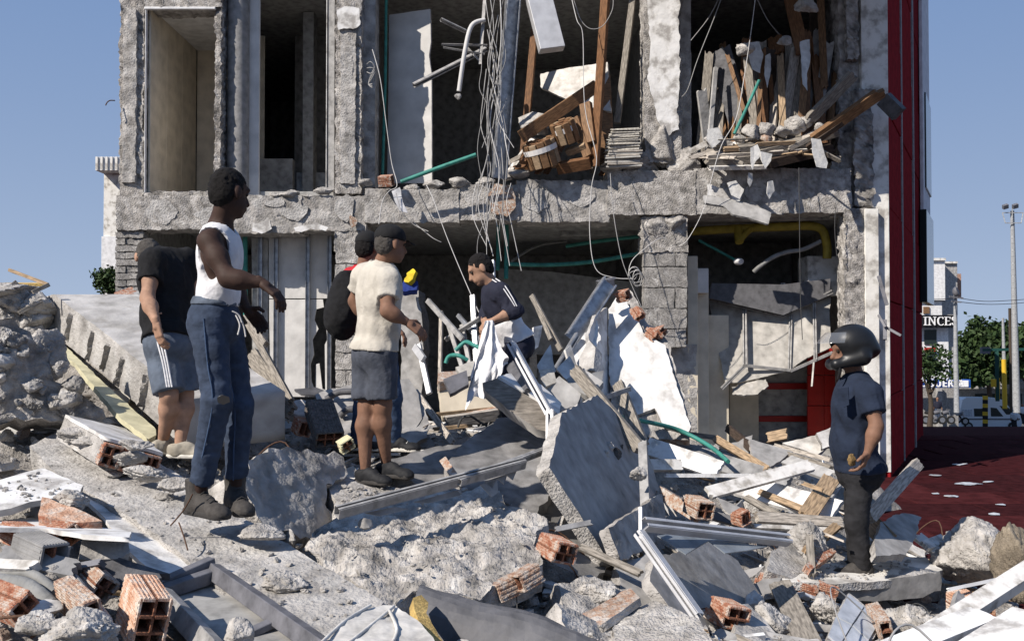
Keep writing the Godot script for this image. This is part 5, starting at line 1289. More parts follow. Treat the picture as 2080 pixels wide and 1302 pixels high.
func rubble_middle():
	# the big rough slab
	var bs := thing("rough_slab", "big pale slab of crumbled concrete in the middle foreground", "slab", at(870, 1230, 5.0))
	slab("crumbled_face", "", "", [[618, 1104], [640, 1070], [690, 1040], [750, 1016], [840, 998], [884, 974], [930, 990], [1000, 984], [1040, 1030], [1112, 1056], [1086, 1084], [1100, 1140], [1050, 1168], [962, 1216], [905, 1206], [838, 1200], [790, 1236], [720, 1192], [660, 1150]], [[625, 1095, 5.15], [1040, 1000, 5.95], [960, 1215, 4.6]], 0.16, M.concrete_pale, M.concrete_rough, 0.025, 0.05, 0.02, 0.4, 0.04, null, bs)
	for q in [[950, 1216, 1000, 1192], [1000, 1196, 1052, 1172], [1046, 1176, 1094, 1148]]:
		hollow_brick("", [q[0], q[1] + 12, 4.78], [q[2], q[3] + 12, 4.86], Vector3(0.14, 0.09, 0.1), 2, 1, 15, M.brick_dusty, 0.01, "brick", bs)
	lump("grey_stub", "small grey plastic stub lying on the big rough slab", "stub", [742, 1064, 5.0], Vector3(0.04, 0.03, 0.03), 5, M.steel_dusty, 6, 0.02, Vector3.ZERO, 7)
	var ch := thing("ceiling_profile", "long bent metal ceiling profile lying over the big rough slab", "metal profile", at(870, 1010, 5.3))
	channel("profile", "", "", [682, 1050, 4.95], [1062, 948, 5.75], 0.05, 0.05, -50, M.steel_dusty, ch)
	channel("profile", "", "", [930, 985, 5.4], [1110, 918, 6.2], 0.04, 0.03, -50, M.steel_dusty, ch)
	for q in [[[740, 1042], [800, 1030], [830, 1034], [770, 1048]], [[840, 1020], [930, 996], [935, 1006], [870, 1022]], [[985, 978], [1050, 956], [1042, 975], [1030, 966], [1024, 984], [1010, 972], [1000, 992]], [[975, 985], [1010, 975], [1012, 1000], [1000, 1010]]]:
		slab("torn_flap", "", "", q, [[682, 1052, 4.97], [1062, 950, 5.77], [870, 1040, 5.28]], 0.005, M.steel_dusty, M.steel_dusty, 0.0, 0, 0.1, 0.2, 0.05, null, ch)
	# broken blocks below the men
	slab("concrete_block", "massive dark concrete block between the two standing men", "concrete block", [[500, 935], [560, 908], [640, 915], [692, 930], [702, 962], [664, 985], [672, 1040], [692, 1084], [612, 1092], [540, 1064], [496, 1010]], [[500, 935, 5.75], [700, 940, 6.5], [600, 1090, 5.72]], 0.55, M.concrete, M.concrete_rough, 0.035, 0.03, 0.03, 0.4)
	slab("concrete_block", "flat concrete block the man in beige shirt stands on", "concrete block", [[668, 985], [700, 968], [770, 985], [850, 1000], [870, 990], [850, 1020], [760, 1040], [690, 1044]], [[668, 985, 6.35], [870, 990, 6.5], [690, 1044, 5.8]], 0.22, M.concrete, M.concrete_rough, 0.03, 0.03, 0.035, 0.35)
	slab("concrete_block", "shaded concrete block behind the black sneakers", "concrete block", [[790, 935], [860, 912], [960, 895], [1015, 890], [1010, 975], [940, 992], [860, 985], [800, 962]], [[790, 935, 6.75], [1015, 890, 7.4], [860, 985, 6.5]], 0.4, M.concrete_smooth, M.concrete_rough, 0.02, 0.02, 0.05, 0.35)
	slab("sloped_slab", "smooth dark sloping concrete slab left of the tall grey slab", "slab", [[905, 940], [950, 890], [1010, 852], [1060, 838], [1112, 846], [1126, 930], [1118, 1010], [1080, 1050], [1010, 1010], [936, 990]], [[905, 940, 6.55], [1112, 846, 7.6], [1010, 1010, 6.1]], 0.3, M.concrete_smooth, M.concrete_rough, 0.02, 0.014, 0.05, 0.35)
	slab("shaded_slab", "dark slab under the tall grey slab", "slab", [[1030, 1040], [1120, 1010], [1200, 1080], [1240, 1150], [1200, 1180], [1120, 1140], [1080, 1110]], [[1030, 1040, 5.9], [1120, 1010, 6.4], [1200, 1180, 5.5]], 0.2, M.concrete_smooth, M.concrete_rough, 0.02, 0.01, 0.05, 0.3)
	board("brick_splinter", "narrow red brown splinter standing in the middle heap", "splinter", [900, 934, 6.3], [930, 978, 6.1], 0.05, 0.03, 0, M.brick_dusty)
	# tall grey slab
	var gs := thing("grey_slab", "tall smooth grey slab standing tilted in the centre heap", "slab", at(1240, 1140, 5.9))
	slab("slab_body", "", "", [[1116, 950], [1128, 900], [1142, 838], [1214, 802], [1262, 850], [1312, 905], [1346, 1012], [1322, 1074], [1248, 1146], [1236, 1140], [1182, 1052]], [[1116, 950, 5.65], [1330, 1000, 7.3], [1240, 1140, 5.75]], 0.09, M.plaster_grey, M.concrete_pale, 0.012, 0.0, 0.05, 0.2, 0.04, null, gs)
	for q in [[1238, 906, 0.035, 81], [1250, 922, 0.045, 82], [1232, 924, 0.025, 83], [1262, 908, 0.02, 84]]:
		var hb := MB.new()
		chunk(hb, Transform3D(Basis(), on_plane(q[0], q[1], [[1116, 950, 5.65], [1330, 1000, 7.3], [1240, 1140, 5.75]])), Vector3(q[2], q[2] * 1.2, q[2] * 0.6), q[3], 10, 0.15)
		obj([[hb, M.concrete_pale if q[3] % 2 else M.concrete_dark]], "mortar_scab", gs)
	# aluminium window rail with torn sheet
	var af := thing("aluminium_frame", "broken aluminium frame corner with torn blue grey sheet", "metal frame", at(1400, 1180, 5.2))
	channel("rail", "", "", [1302, 1070, 5.15], [1596, 1102, 5.75], 0.06, 0.05, -35, M.aluminium, af)
	channel("rail", "", "", [1304, 1084, 5.13], [1424, 1254, 4.75], 0.05, 0.045, 25, M.aluminium, af)
	board("rail", "", "", [1302, 1030, 5.2], [1302, 1082, 5.14], 0.02, 0.02, 20, M.aluminium, af)
	slab("torn_sheet", "", "", [[1336, 1088], [1400, 1078], [1490, 1082], [1516, 1104], [1442, 1098], [1394, 1126]], [[1336, 1088, 5.3], [1490, 1082, 5.65], [1394, 1126, 5.2]], 0.006, M.steel_blue, M.steel_blue, 0, 0, 0.1, 0.15, 0.05, null, af)
	slab("torn_sheet", "", "", [[1440, 1098], [1560, 1110], [1520, 1118], [1474, 1124]], [[1440, 1098, 5.4], [1560, 1110, 5.6], [1474, 1124, 5.3]], 0.006, M.steel_blue, M.steel_blue, 0, 0, 0.1, 0.15, 0.05, null, af)
	board("upright_strip", "grey upright strip against the right edge of tall grey slab", "strip", [1306, 900, 6.75], [1313, 1066, 6.2], 0.06, 0.03, 15, M.steel_dusty, null, 0.02)
	slab("broken_slab", "brown stained slab piece at the foot of tall grey slab", "slab", [[1236, 1072], [1290, 1040], [1346, 1002], [1356, 1060], [1330, 1104], [1262, 1140]], [[1236, 1072, 5.6], [1346, 1002, 6.5], [1262, 1140, 5.55]], 0.07, M.concrete, M.concrete_rough, 0.012, 0.01, 0.04, 0.5)
	lump("concrete_lump", "rounded mortar lump beside the upright strip", "lump", [1296, 962, 6.3], Vector3(0.06, 0.05, 0.05), 88, M.concrete_rough, 12, 0.1)
	board("debris_stick", "grey lath lying across the foot of tall grey slab", "stick", [1180, 1112, 5.5], [1302, 1166, 5.2], 0.04, 0.02, -30, M.wood_grey, null, 0.01)
	# bent white profile in the centre
	var bp := thing("bent_profile", "bent white metal profile standing in the centre heap", "metal profile", at(1121, 915, 6.7))
	channel("profile", "", "", [1042, 700, 7.1], [1120, 842, 6.75], 0.055, 0.045, 20, M.aluminium, bp)
	channel("profile", "", "", [1121, 838, 6.75], [1121, 918, 6.6], 0.055, 0.045, 20, M.aluminium, bp)
	slab("curled_board", "brown stained board tilted in front of the stooping man", "board", [[980, 778], [1010, 768], [1075, 806], [1136, 844], [1130, 878], [1090, 872], [1030, 830], [985, 792]], [[980, 778, 7.0], [1136, 844, 6.8], [1030, 830, 6.85]], 0.1, M.wood_grey, M.board_white, 0.006, 0.008, 0.05, 0.4)
	slab("white_board", "white board lying over the stained tilted board", "board", [[1012, 764], [1050, 756], [1100, 782], [1140, 818], [1136, 842], [1075, 800]], [[1012, 764, 7.05], [1140, 818, 7.3], [1075, 800, 7.0]], 0.02, M.plaster_white, M.plaster_white, 0.006, 0, 0.06, 0.12)
	# the white fallen wall
	var ww := thing("fallen_white_wall", "large white plastered wall piece leaning before the block pillar", "wall piece", at(1330, 870, 9.4))
	slab("plaster_face", "", "", [[1236, 628], [1252, 604], [1272, 612], [1290, 640], [1306, 676], [1330, 690], [1352, 702], [1376, 784], [1404, 866], [1396, 882], [1350, 866], [1330, 830], [1296, 842], [1262, 812], [1240, 780], [1236, 700]], [[1236, 628, 10.1], [1352, 702, 9.7], [1396, 882, 9.0]], 0.035, M.plaster_white, M.concrete_rough, 0.012, 0.004, 0.05, 0.08, 0.04, null, ww)
	slab("plaster_face", "", "", [[1196, 680], [1210, 640], [1234, 624], [1234, 700], [1238, 780], [1250, 800], [1240, 870], [1226, 860], [1204, 790], [1200, 730]], [[1196, 680, 9.3], [1234, 624, 10.0], [1240, 870, 9.35]], 0.035, M.plaster_white, M.concrete_rough, 0.012, 0.004, 0.05, 0.08, 0.04, null, ww)
	slab("mortar_core", "", "", [[1238, 640], [1256, 596], [1280, 590], [1300, 620], [1318, 660], [1350, 680], [1372, 740], [1404, 866], [1400, 892], [1290, 890], [1252, 880], [1240, 790]], [[1236, 628, 10.16], [1352, 702, 9.76], [1396, 882, 9.06]], 0.1, M.concrete_rough, M.brick_dusty, 0.02, 0.02, 0.04, 0.4, 0.04, null, ww)
	for q in [[1252, 604, 1280, 598], [1286, 622, 1306, 652], [1312, 668, 1340, 690], [1326, 680, 1352, 672]]:
		hollow_brick("", [q[0], q[1], 9.85], [q[2], q[3], 9.75], Vector3(0.15, 0.1, 0.1), 2, 2, 15, M.brick, 0.03, "brick", ww)
	var fr := thing("crumpled_frame", "tall crumpled galvanised frame left of the white wall", "metal frame", at(1180, 800, 9.2))
	channel("rail", "", "", [1160, 690, 9.5], [1236, 574, 9.8], 0.16, 0.06, 12, M.steel, fr)
	channel("rail", "", "", [1212, 580, 9.85], [1248, 572, 9.9], 0.1, 0.05, 10, M.steel, fr)
	channel("rail", "", "", [1128, 752, 9.2], [1172, 680, 9.4], 0.06, 0.04, 25, M.steel, fr)
	slab("crumpled_sheet", "", "", [[1150, 720], [1176, 690], [1216, 650], [1218, 690], [1196, 740], [1150, 760]], [[1150, 720, 9.3], [1216, 650, 9.6], [1196, 740, 9.2]], 0.01, M.plaster_white, M.plaster_white, 0.02, 0.03, 0.04, 0.15, 0.04, null, fr)
	var pieces := [[[[1172, 738], [1196, 690], [1210, 706], [1206, 752], [1180, 752]], 9.0, "concrete_rough", 0.1, "broken grey masonry piece beside the crumpled frame"], [[[1130, 750], [1158, 722], [1176, 756], [1150, 770]], 8.6, "plaster_white", 0.02, "white triangular plaster shard in the centre"], [[[1090, 744], [1118, 700], [1128, 752], [1108, 768]], 8.4, "plaster_white", 0.02, "white pointed shard behind the bent profile"], [[[1076, 726], [1090, 716], [1092, 768], [1074, 760]], 8.0, "wood_tan", 0.05, "short tan timber end by the stooping man's leg"], [[[1094, 752], [1126, 748], [1130, 778], [1106, 786]], 8.0, "paper", 0.06, "pleated grey cardboard in the centre heap"], [[[1108, 790], [1136, 764], [1180, 800], [1170, 830], [1120, 840]], 7.9, "plaster_grey", 0.05, "shaded grey board below the white shards"], [[[1150, 770], [1186, 748], [1226, 776], [1200, 806], [1160, 790]], 8.2, "plaster_grey", 0.06, "grey tilted board under the crumpled frame"], [[[1084, 664], [1102, 660], [1094, 706], [1082, 712]], 9.4, "plaster_white", 0.02, "upright white shard right of the stooping man"], [[[1148, 710], [1160, 700], [1176, 760], [1168, 772]], 8.9, "drywall", 0.02, "narrow white strip standing in the centre"], [[[1200, 760], [1226, 752], [1222, 800], [1206, 812]], 8.4, "drywall_dusty", 0.03, "beige shard below the white wall's left edge"], [[[890, 756], [944, 752], [946, 768], [890, 776]], 9.9, "brick_dusty", 0.1, "tan strip along the top of cream counter panel"], [[[890, 778], [990, 772], [1010, 838], [900, 848]], 9.8, "cream", 0.1, "cream counter panel lying before the doorway"], [[[925, 746], [985, 724], [1000, 752], [940, 768]], 9.4, "drywall_dusty", 0.05, "grey tilted board at the doorway behind white cloth"], [[[900, 770], [948, 752], [952, 780], [915, 800]], 9.0, "frame_grey", 0.04, "dark bent edge trim before the doorway"]]
	for q in pieces:
		var a: Array = q[0][0]; var b: Array = q[0][1]; var c: Array = q[0][2]
		slab("shard", q[4], "shard", q[0], [[a[0], a[1], q[1]], [b[0], b[1], q[1] + 0.12], [c[0], c[1], q[1] - 0.05]], q[3], M[q[2]], M[q[2]], 0.006, 0.0, 0.06, 0.15)
	var posts := [[1168, 752, 8.0, 1300, 912, 7.2, 0.1, "wood_grey", "long dark timber leaning over the grey slab"], [1256, 780, 8.8, 1306, 905, 8.0, 0.1, "wood_grey", "round ended grey post before the white wall"], [1140, 838, 7.6, 1280, 790, 8.6, 0.04, "steel_dusty", "thin bent metal strip above the grey slab"], [1142, 845, 7.6, 1196, 800, 8.2, 0.03, "board_white", "pale strip beside the thin bent metal strip"], [1060, 735, 8.0, 1090, 800, 7.2, 0.06, "aluminium", "folded white strip near the stooping man's knee"], [1038, 742, 7.6, 1068, 800, 7.0, 0.08, "sheet_dark", "dark metal offcut near the stooping man's knee"], [848, 800, 9.2, 920, 900, 7.8, 0.05, "wood_pale", "pale pole lying behind the jeans of second man"], [830, 848, 8.6, 1000, 830, 8.8, 0.03, "wood_tan", "thin tan lath in front of the counter panel"], [880, 872, 8.2, 960, 864, 8.2, 0.03, "wood_tan", "short tan lath lying near the white cloth"], [905, 858, 8.4, 1010, 842, 8.6, 0.1, "wood_pale", "broad pinkish board under the white cloth"], [940, 846, 8.6, 1010, 832, 8.7, 0.05, "brick_peach", "orange tinged board under the white cloth"], [1120, 880, 7.0, 1135, 900, 6.8, 0.03, "steel", "curled metal scrap at the slab foot"], [1200, 1062, 5.6, 1128, 1076, 5.5, 0.03, "steel_dusty", "short grey pipe stub right of the rough slab"]]
	for q in posts:
		board("debris_stick", q[8], "stick", [q[0], q[1], q[2]], [q[3], q[4], q[5]], q[6], q[6] * 0.5, 20, M[q[7]], null, 0.02)
	wire("cable", "black cable arching over the laths in the centre heap", "cable", [[930, 868, 8.1], [938, 850, 8.1], [955, 846, 8.1], [975, 858, 8.1], [990, 866, 8.1]], 0.01, M.wire_dark)
	wire("water_pipe", "long green pipe lying below the white wall", "pipe", [[1256, 846, 8.6], [1320, 858, 8.8], [1380, 874, 9.0], [1440, 905, 8.8], [1480, 938, 8.4]], 0.02, M.pipe_green, 6, 8)
	hollow_brick("broken hollow brick with dusty holes right of the rough slab", [1100, 1098, 5.3], [1160, 1132, 5.05], Vector3(0.22, 0.11, 0.13), 2, 2, 15, M.brick, 0.03)
	# folded gutters and hollow block behind the beige man
	slab("folded_sheet", "folded grey roofing sheet behind the man in beige shirt", "metal sheet", [[640, 800], [720, 780], [800, 772], [850, 790], [872, 860], [866, 890], [820, 908], [700, 905], [650, 860]], [[640, 800, 8.2], [850, 790, 8.4], [700, 905, 7.5]], 0.03, M.plaster_grey, M.sheet_dark, 0.01, 0.03, 0.05, 0.3)
	for q in [[662, 812, 720, 796, 8.1, "upper fold of the grey roofing sheet edge"], [690, 846, 730, 832, 7.85, "lower fold of the grey roofing sheet edge"]]:
		wire("sheet_fold", q[5], "metal sheet", [[q[0], q[1], q[4]], [(q[0] + q[2]) / 2 - 4, (q[1] + q[3]) / 2 - 6, q[4]], [q[2], q[3], q[4]]], 0.03, M.sheet_dark)
	slab("curved_panel", "curved grey panel right of the second man's jeans", "panel", [[806, 772], [830, 770], [850, 800], [856, 850], [830, 890], [808, 860]], [[806, 772, 8.3], [850, 800, 8.2], [830, 890, 7.7]], 0.05, M.plaster_grey, M.plaster_grey, 0.004, 0.01, 0.05, 0.3)
	hollow_brick("dark grey hollow block standing on end behind the beige man", [640, 806, 7.5], [676, 914, 7.0], Vector3(0.42, 0.13, 0.2), 3, 2, 70, M.concrete_dark, 0.01)
	hollow_brick("red broken brick left of the standing hollow block", [596, 852, 7.5], [630, 884, 7.2], Vector3(0.17, 0.11, 0.11), 2, 1, 30, M.brick, 0.03)
	hollow_brick("small yellowish broken hollow brick beside the beige man's shin", [690, 896, 6.9], [714, 912, 6.8], Vector3(0.08, 0.09, 0.1), 2, 2, 60, M.foam_board, 0.02)
	lump("white_rubble", "white rounded sack of plaster left of the hollow block", "lump", [610, 838, 7.8], Vector3(0.14, 0.1, 0.12), 51, M.plaster_white, 12, 0.05, Vector3.ZERO, 3)
	slab("dark_flap", "torn grey flap before the stud wall", "flap", [[598, 790], [640, 786], [658, 792], [650, 802], [612, 800]], [[598, 790, 9.0], [658, 792, 9.1], [612, 800, 8.8]], 0.02, M.sheet_dark, M.sheet_dark, 0.01, 0.01, 0.04)
	for q in [[505, 660, 590, 815, 0.05, "thin rusty frame bar leaning beside the man in vest"], [500, 640, 540, 700, 0.04, "short frame bar leaning beside the man in vest"], [510, 720, 590, 838, 0.12, "grey splintered beam leaning beside the man in vest"], [520, 760, 570, 830, 0.04, "thin grey bar below the splintered beam"]]:
		board("leaning_bar", q[5], "bar", [q[0], q[1], 8.2], [q[2], q[3], 7.4], q[4], 0.04, 20, M.wood_grey, null, 0.03)

func rubble_right():
	var bl := [[1440, 1002, 7.4, 1648, 946, 7.9, 0.11, 0.03, -35, "board_white", "broad white board tilted up to the right in right heap"], [1352, 966, 7.7, 1526, 966, 7.9, 0.03, 0.03, 0, "plaster_white", "thin white horizontal strip in the right heap"], [1300, 892, 9.6, 1600, 985, 8.4, 0.2, 0.06, -40, "concrete_smooth", "long grey concrete slab lying diagonally in right heap"], [1312, 905, 8.9, 1464, 956, 8.3, 0.17, 0.03, -25, "plaster_white", "white sheet under the long grey concrete slab"], [1308, 946, 7.9, 1382, 946, 8.0, 0.09, 0.06, -20, "board_white", "white metal profile end left in the right heap"],
		[1538, 1052, 6.9, 1710, 1064, 7.1, 0.08, 0.05, -30, "wood_pale", "chipped pale beam left of the helmeted man's knee"], [1530, 1070, 6.8, 1700, 1078, 7.0, 0.03, 0.03, -30, "board_white", "thin white strip under the chipped pale beam"], [1690, 972, 7.6, 1640, 1048, 7.1, 0.13, 0.025, 10, "wood_tan", "tan plywood strip standing by the helmeted man's knee"], [1632, 982, 7.4, 1672, 996, 7.3, 0.03, 0.02, 0, "wood_tan", "small tan stick crossing the plywood strip"], [1544, 1000, 7.8, 1660, 1046, 7.2, 0.05, 0.03, -20, "wood_tan", "long tan lath in the right heap"], [1500, 985, 8.0, 1700, 1040, 7.3, 0.22, 0.03, -40, "plaster_white", "wide white sheet under the tan lath"], [1516, 1010, 7.5, 1600, 1060, 7.1, 0.05, 0.03, -20, "wood_grey", "grey lath left of the tan lath"],
		[1455, 892, 9.6, 1560, 955, 8.6, 0.07, 0.04, -20, "wood_tan", "tan beam running down from the doorway threshold"], [1480, 870, 10.2, 1530, 912, 9.4, 0.08, 0.05, 20, "wood_dark", "dark square timber at the doorway threshold"], [1560, 890, 10.4, 1600, 882, 10.3, 0.12, 0.04, -30, "wood_tan", "short tan board end at the threshold"], [1576, 905, 9.8, 1690, 935, 9.0, 0.04, 0.04, 0, "wood_pale", "pale lath lying below the red tiles, upper one"], [1590, 918, 9.4, 1690, 950, 8.6, 0.04, 0.04, 0, "wood_grey", "grey lath lying below the red tiles, lower one"], [1330, 872, 10.4, 1460, 890, 10.0, 0.05, 0.05, 0, "wood_grey", "thin pinkish grey lath below the white wall"], [1340, 880, 10.0, 1372, 884, 9.9, 0.06, 0.05, 0, "brick_dusty", "dusty red stub below the white wall"],
		[1768, 1052, 6.9, 1866, 942, 7.6, 0.085, 0.05, 20, "wood_pale", "pale square beam sticking up behind the helmeted man"], [1770, 1064, 7.0, 1806, 1100, 6.8, 0.14, 0.02, 0, "wood_tan", "tan plywood scrap behind the helmeted man's calf"], [1585, 1186, 6.0, 1650, 1320, 5.0, 0.13, 0.03, -10, "wood_grey", "weathered grey plank standing under the helmeted man's slab"], [1700, 1070, 6.9, 1640, 1120, 6.5, 0.06, 0.04, 20, "wood_tan", "short tan stick near the helmeted man's ankle"], [1645, 1090, 6.5, 1650, 1170, 6.3, 0.05, 0.04, 0, "wood_grey", "upright grey stake left of the helmeted man's shoe"],
		[1640, 1070, 6.7, 1716, 1100, 6.5, 0.015, 0.015, 0, "wood_pale", "thin bent pale rod by the helmeted man's shin"], [1928, 1198, 5.7, 2090, 1164, 6.0, 0.02, 0.02, 0, "paint_white", "thin white rod slanting up at the right edge"], [1860, 1312, 4.9, 2110, 1150, 5.6, 0.1, 0.08, -30, "board_white", "white square beam at the bottom right corner"], [1800, 1330, 4.7, 2000, 1250, 5.1, 0.16, 0.04, -50, "plaster_white", "white sheet under the corner beam"], [2000, 1330, 4.6, 2120, 1250, 4.9, 0.3, 0.03, -50, "plaster_white", "white board at the bottom right corner"], [1930, 1282, 5.3, 1950, 1210, 5.7, 0.05, 0.04, 30, "steel_dusty", "short metal leg below the red hollow brick"], [1865, 1090, 7.2, 1905, 1122, 7.0, 0.07, 0.04, -30, "drywall", "white profile end behind the slab of helmeted man"], [1880, 1110, 7.0, 1920, 1095, 7.2, 0.08, 0.03, -30, "board_white", "white ribbed scrap beside the boulder"],
		[1400, 1035, 7.1, 1500, 1062, 6.8, 0.06, 0.04, -20, "sheet_dark", "black strip in the shaded gap of right heap"], [1340, 1000, 7.3, 1420, 1050, 6.9, 0.09, 0.05, 10, "brick_dusty", "dark brown curved board in the shaded gap"], [1600, 935, 8.8, 1690, 968, 8.2, 0.12, 0.03, -40, "plaster_grey", "grey sheet below the laths in right heap"], [1690, 1122, 6.6, 1640, 1158, 6.3, 0.05, 0.05, 20, "brick", "red brick sliver near the stake"]]
	for q in bl:
		board("debris_board", q[10], "board", [q[0], q[1], q[2]], [q[3], q[4], q[5]], q[6], q[7], q[8], M[q[9]], null, 0.015)
	var sl := [[[[1480, 905], [1528, 884], [1520, 922], [1490, 930]], 9.6, 9.66, 9.5, 0.04, "plaster_grey", "grey triangular board at the threshold, left one"], [[[1522, 892], [1612, 918], [1560, 952], [1530, 930]], 9.4, 9.3, 9.1, 0.04, "plaster_grey", "grey triangular board at the threshold, right one"], [[[1450, 1005], [1500, 1030], [1540, 1050], [1480, 1044]], 7.4, 7.3, 7.2, 0.015, "plaster_grey", "pale grey torn sheet left in the right heap"], [[[1395, 1118], [1440, 1096], [1500, 1140], [1560, 1230], [1520, 1290], [1380, 1260], [1320, 1180], [1330, 1130]], 5.7, 6.1, 5.4, 0.06, "plaster_grey", "large cracked grey slab in shade below the aluminium frame"], [[[1250, 1150], [1330, 1120], [1390, 1240], [1340, 1270], [1270, 1220]], 5.6, 5.9, 5.2, 0.08, "plaster_grey", "dark grey slab under the diagonal aluminium rail"], [[[1790, 1062], [1836, 1040], [1872, 1050], [1862, 1090], [1840, 1126], [1782, 1130], [1776, 1100]], 6.9, 7.3, 6.6, 0.06, "plaster_grey", "grey broken slab right of the helmeted man's calf"], [[[1590, 900], [1660, 885], [1690, 900], [1660, 925]], 10.2, 10.25, 10.0, 0.05, "drywall", "white pile of board at the threshold by the red tiles"], [[[1660, 880], [1690, 868], [1696, 905], [1672, 912]], 10.0, 10.05, 9.9, 0.05, "plaster_white", "white chunk leaning against the red tiles"], [[[1568, 1120], [1600, 1100], [1640, 1115], [1650, 1150], [1610, 1175], [1560, 1160]], 6.6, 6.9, 6.3, 0.1, "concrete", "blocky concrete piece left of the upright stake"], [[[1130, 1180], [1200, 1165], [1260, 1200], [1240, 1245], [1160, 1250]], 5.0, 5.2, 4.7, 0.1, "concrete_pale", "pale crumbled slab with orange stain at bottom centre"], [[[1180, 1250], [1280, 1195], [1300, 1215], [1220, 1270]], 4.75, 4.95, 4.6, 0.04, "brick_dusty", "ridged clay tile strip at bottom centre"], [[[1250, 1260], [1330, 1220], [1420, 1260], [1480, 1330], [1240, 1330]], 4.7, 4.9, 4.3, 0.14, "concrete_pale", "pale crumbled concrete at the bottom edge"], [[[1130, 1225], [1200, 1262], [1300, 1262], [1320, 1330], [1180, 1330]], 4.55, 4.6, 4.3, 0.1, "concrete_rough", "brownish concrete lump face at the bottom centre"]]
	for q in sl:
		var a: Array = q[0][0]; var b: Array = q[0][1]; var c: Array = q[0][q[0].size() - 1 if q[0].size() < 6 else 4]
		var rough: float = 0.03 if q[5] in ["concrete_pale", "concrete_rough"] else 0.0
		slab("broken_slab", q[6], "slab", q[0], [[a[0], a[1], q[1]], [b[0], b[1], q[2]], [c[0], c[1], q[3]]], q[4], M[q[5]], M.concrete_rough, 0.014, rough, 0.035, 0.3)
	# slab under the helmeted man
	var hs := thing("broken_floor_slab", "thick tiled floor slab under the helmeted man's shoes", "slab", at(1730, 1220, 6.4))
	slab("tiled_top", "", "", [[1560, 1168], [1640, 1150], [1700, 1142], [1790, 1130], [1880, 1132], [1916, 1158], [1890, 1166], [1800, 1180], [1700, 1186], [1600, 1182]], [[1560, 1168, 6.35], [1880, 1132, 7.2], [1700, 1186, 6.25]], 0.05, M.drywall, M.concrete_rough, 0.012, 0.003, 0.05, 0.2, 0.05, null, hs)
	slab("concrete_core", "", "", [[1690, 1184], [1800, 1178], [1912, 1160], [1912, 1200], [1850, 1218], [1780, 1224], [1700, 1214]], [[1690, 1184, 6.3], [1912, 1160, 6.6], [1700, 1214, 6.3]], 0.4, M.concrete_smooth, M.concrete_rough, 0.015, 0.0, 0.05, 0.3, 0.05, null, hs)
	for q in [[1540, 1188, 1570, 1198], [1572, 1190, 1610, 1204], [1612, 1192, 1660, 1204], [1656, 1194, 1700, 1206]]:
		hollow_brick("", [q[0], q[1], 6.3], [q[2], q[3], 6.28], Vector3(0.14, 0.1, 0.14), 2, 2, 10 if q[0] > 1560 else 60, M.brick, 0.02, "brick", hs)
	hollow_brick("hollow brick with mortar skin in the shaded gap of right heap", [1396, 1018, 6.9], [1444, 1044, 6.6], Vector3(0.24, 0.12, 0.13), 2, 2, 20, M.brick_dusty, 0.03)
	hollow_brick("small broken orange brick in the right heap middle", [1490, 1046, 6.8], [1522, 1056, 6.7], Vector3(0.12, 0.09, 0.1), 2, 1, 30, M.brick, 0.03)
	hollow_brick("orange hollow brick with rough mortar at bottom right centre", [1452, 1232, 5.2], [1506, 1262, 5.0], Vector3(0.2, 0.12, 0.14), 2, 2, 15, M.brick, 0.04)
	hollow_brick("red hollow brick fragment at the right edge, left one", [1938, 1216, 5.9], [1978, 1240, 5.7], Vector3(0.17, 0.13, 0.13), 2, 2, 35, M.brick_peach, 0.03)
	hollow_brick("red hollow brick fragment at the right edge, right one", [1980, 1232, 5.7], [2012, 1262, 5.5], Vector3(0.15, 0.12, 0.12), 2, 2, 50, M.brick_peach, 0.04)
	hollow_brick("flat ridged brick beside the pale tiled chunk", [1770, 1236, 5.6], [1810, 1296, 5.2], Vector3(0.28, 0.07, 0.12), 2, 1, -20, M.brick_dusty, 0.02)
	slab("mortar_slab", "grey rough mortar slab beside the orange hollow brick", "slab", [[1490, 1240], [1520, 1228], [1556, 1262], [1590, 1310], [1540, 1330], [1500, 1300]], [[1490, 1240, 5.15], [1520, 1228, 5.3], [1540, 1330, 4.75]], 0.1, M.concrete, M.concrete_rough, 0.012, 0.02, 0.03, 0.35)
	# pale tiled chunk
	var tc := thing("tiled_chunk", "pale blue tiled wall chunk at the bottom right centre", "wall piece", at(1730, 1300, 5.2))
	var tp := [[1725, 1206, 5.75], [1790, 1262, 5.5], [1680, 1320, 4.95]]
	slab("mortar_back", "", "", [[1724, 1204], [1760, 1232], [1792, 1264], [1770, 1310], [1740, 1330], [1670, 1330], [1690, 1270]], [[1725, 1206, 5.78], [1790, 1262, 5.53], [1680, 1320, 4.98]], 0.08, M.concrete_rough, M.concrete_rough, 0.012, 0, 0.05, 0.3, 0.05, null, tc)
	for q in [[[1726, 1207], [1756, 1232], [1732, 1268], [1700, 1252]], [[1758, 1234], [1788, 1262], [1766, 1300], [1734, 1270]], [[1699, 1254], [1731, 1270], [1706, 1312], [1684, 1290]], [[1733, 1272], [1764, 1302], [1742, 1328], [1708, 1314]]]:
		slab("tile", "", "", q, tp, 0.012, M.tile_pale, M.tile_pale, 0.0, 0, 0.1, 0.15, 0.05, null, tc)
	lump("white_boulder", "white and dark boulder on the edge of red forecourt", "boulder", [1962, 1126, 7.0], Vector3(0.3, 0.27, 0.3), 71, M.concrete_pale, 24, 0.07, Vector3(0.2, 0.9, 0.1), 8)
	lump("white_rubble", "furry white mortar mound below the slab at right", "lump", [1850, 1270, 5.6], Vector3(0.2, 0.14, 0.16), 72, M.concrete_pale, 20, 0.14)
	lump("concrete_lump", "grey lump between the plank and tiled chunk", "lump", [1672, 1236, 5.7], Vector3(0.12, 0.1, 0.12), 73, M.concrete_rough, 14, 0.12)
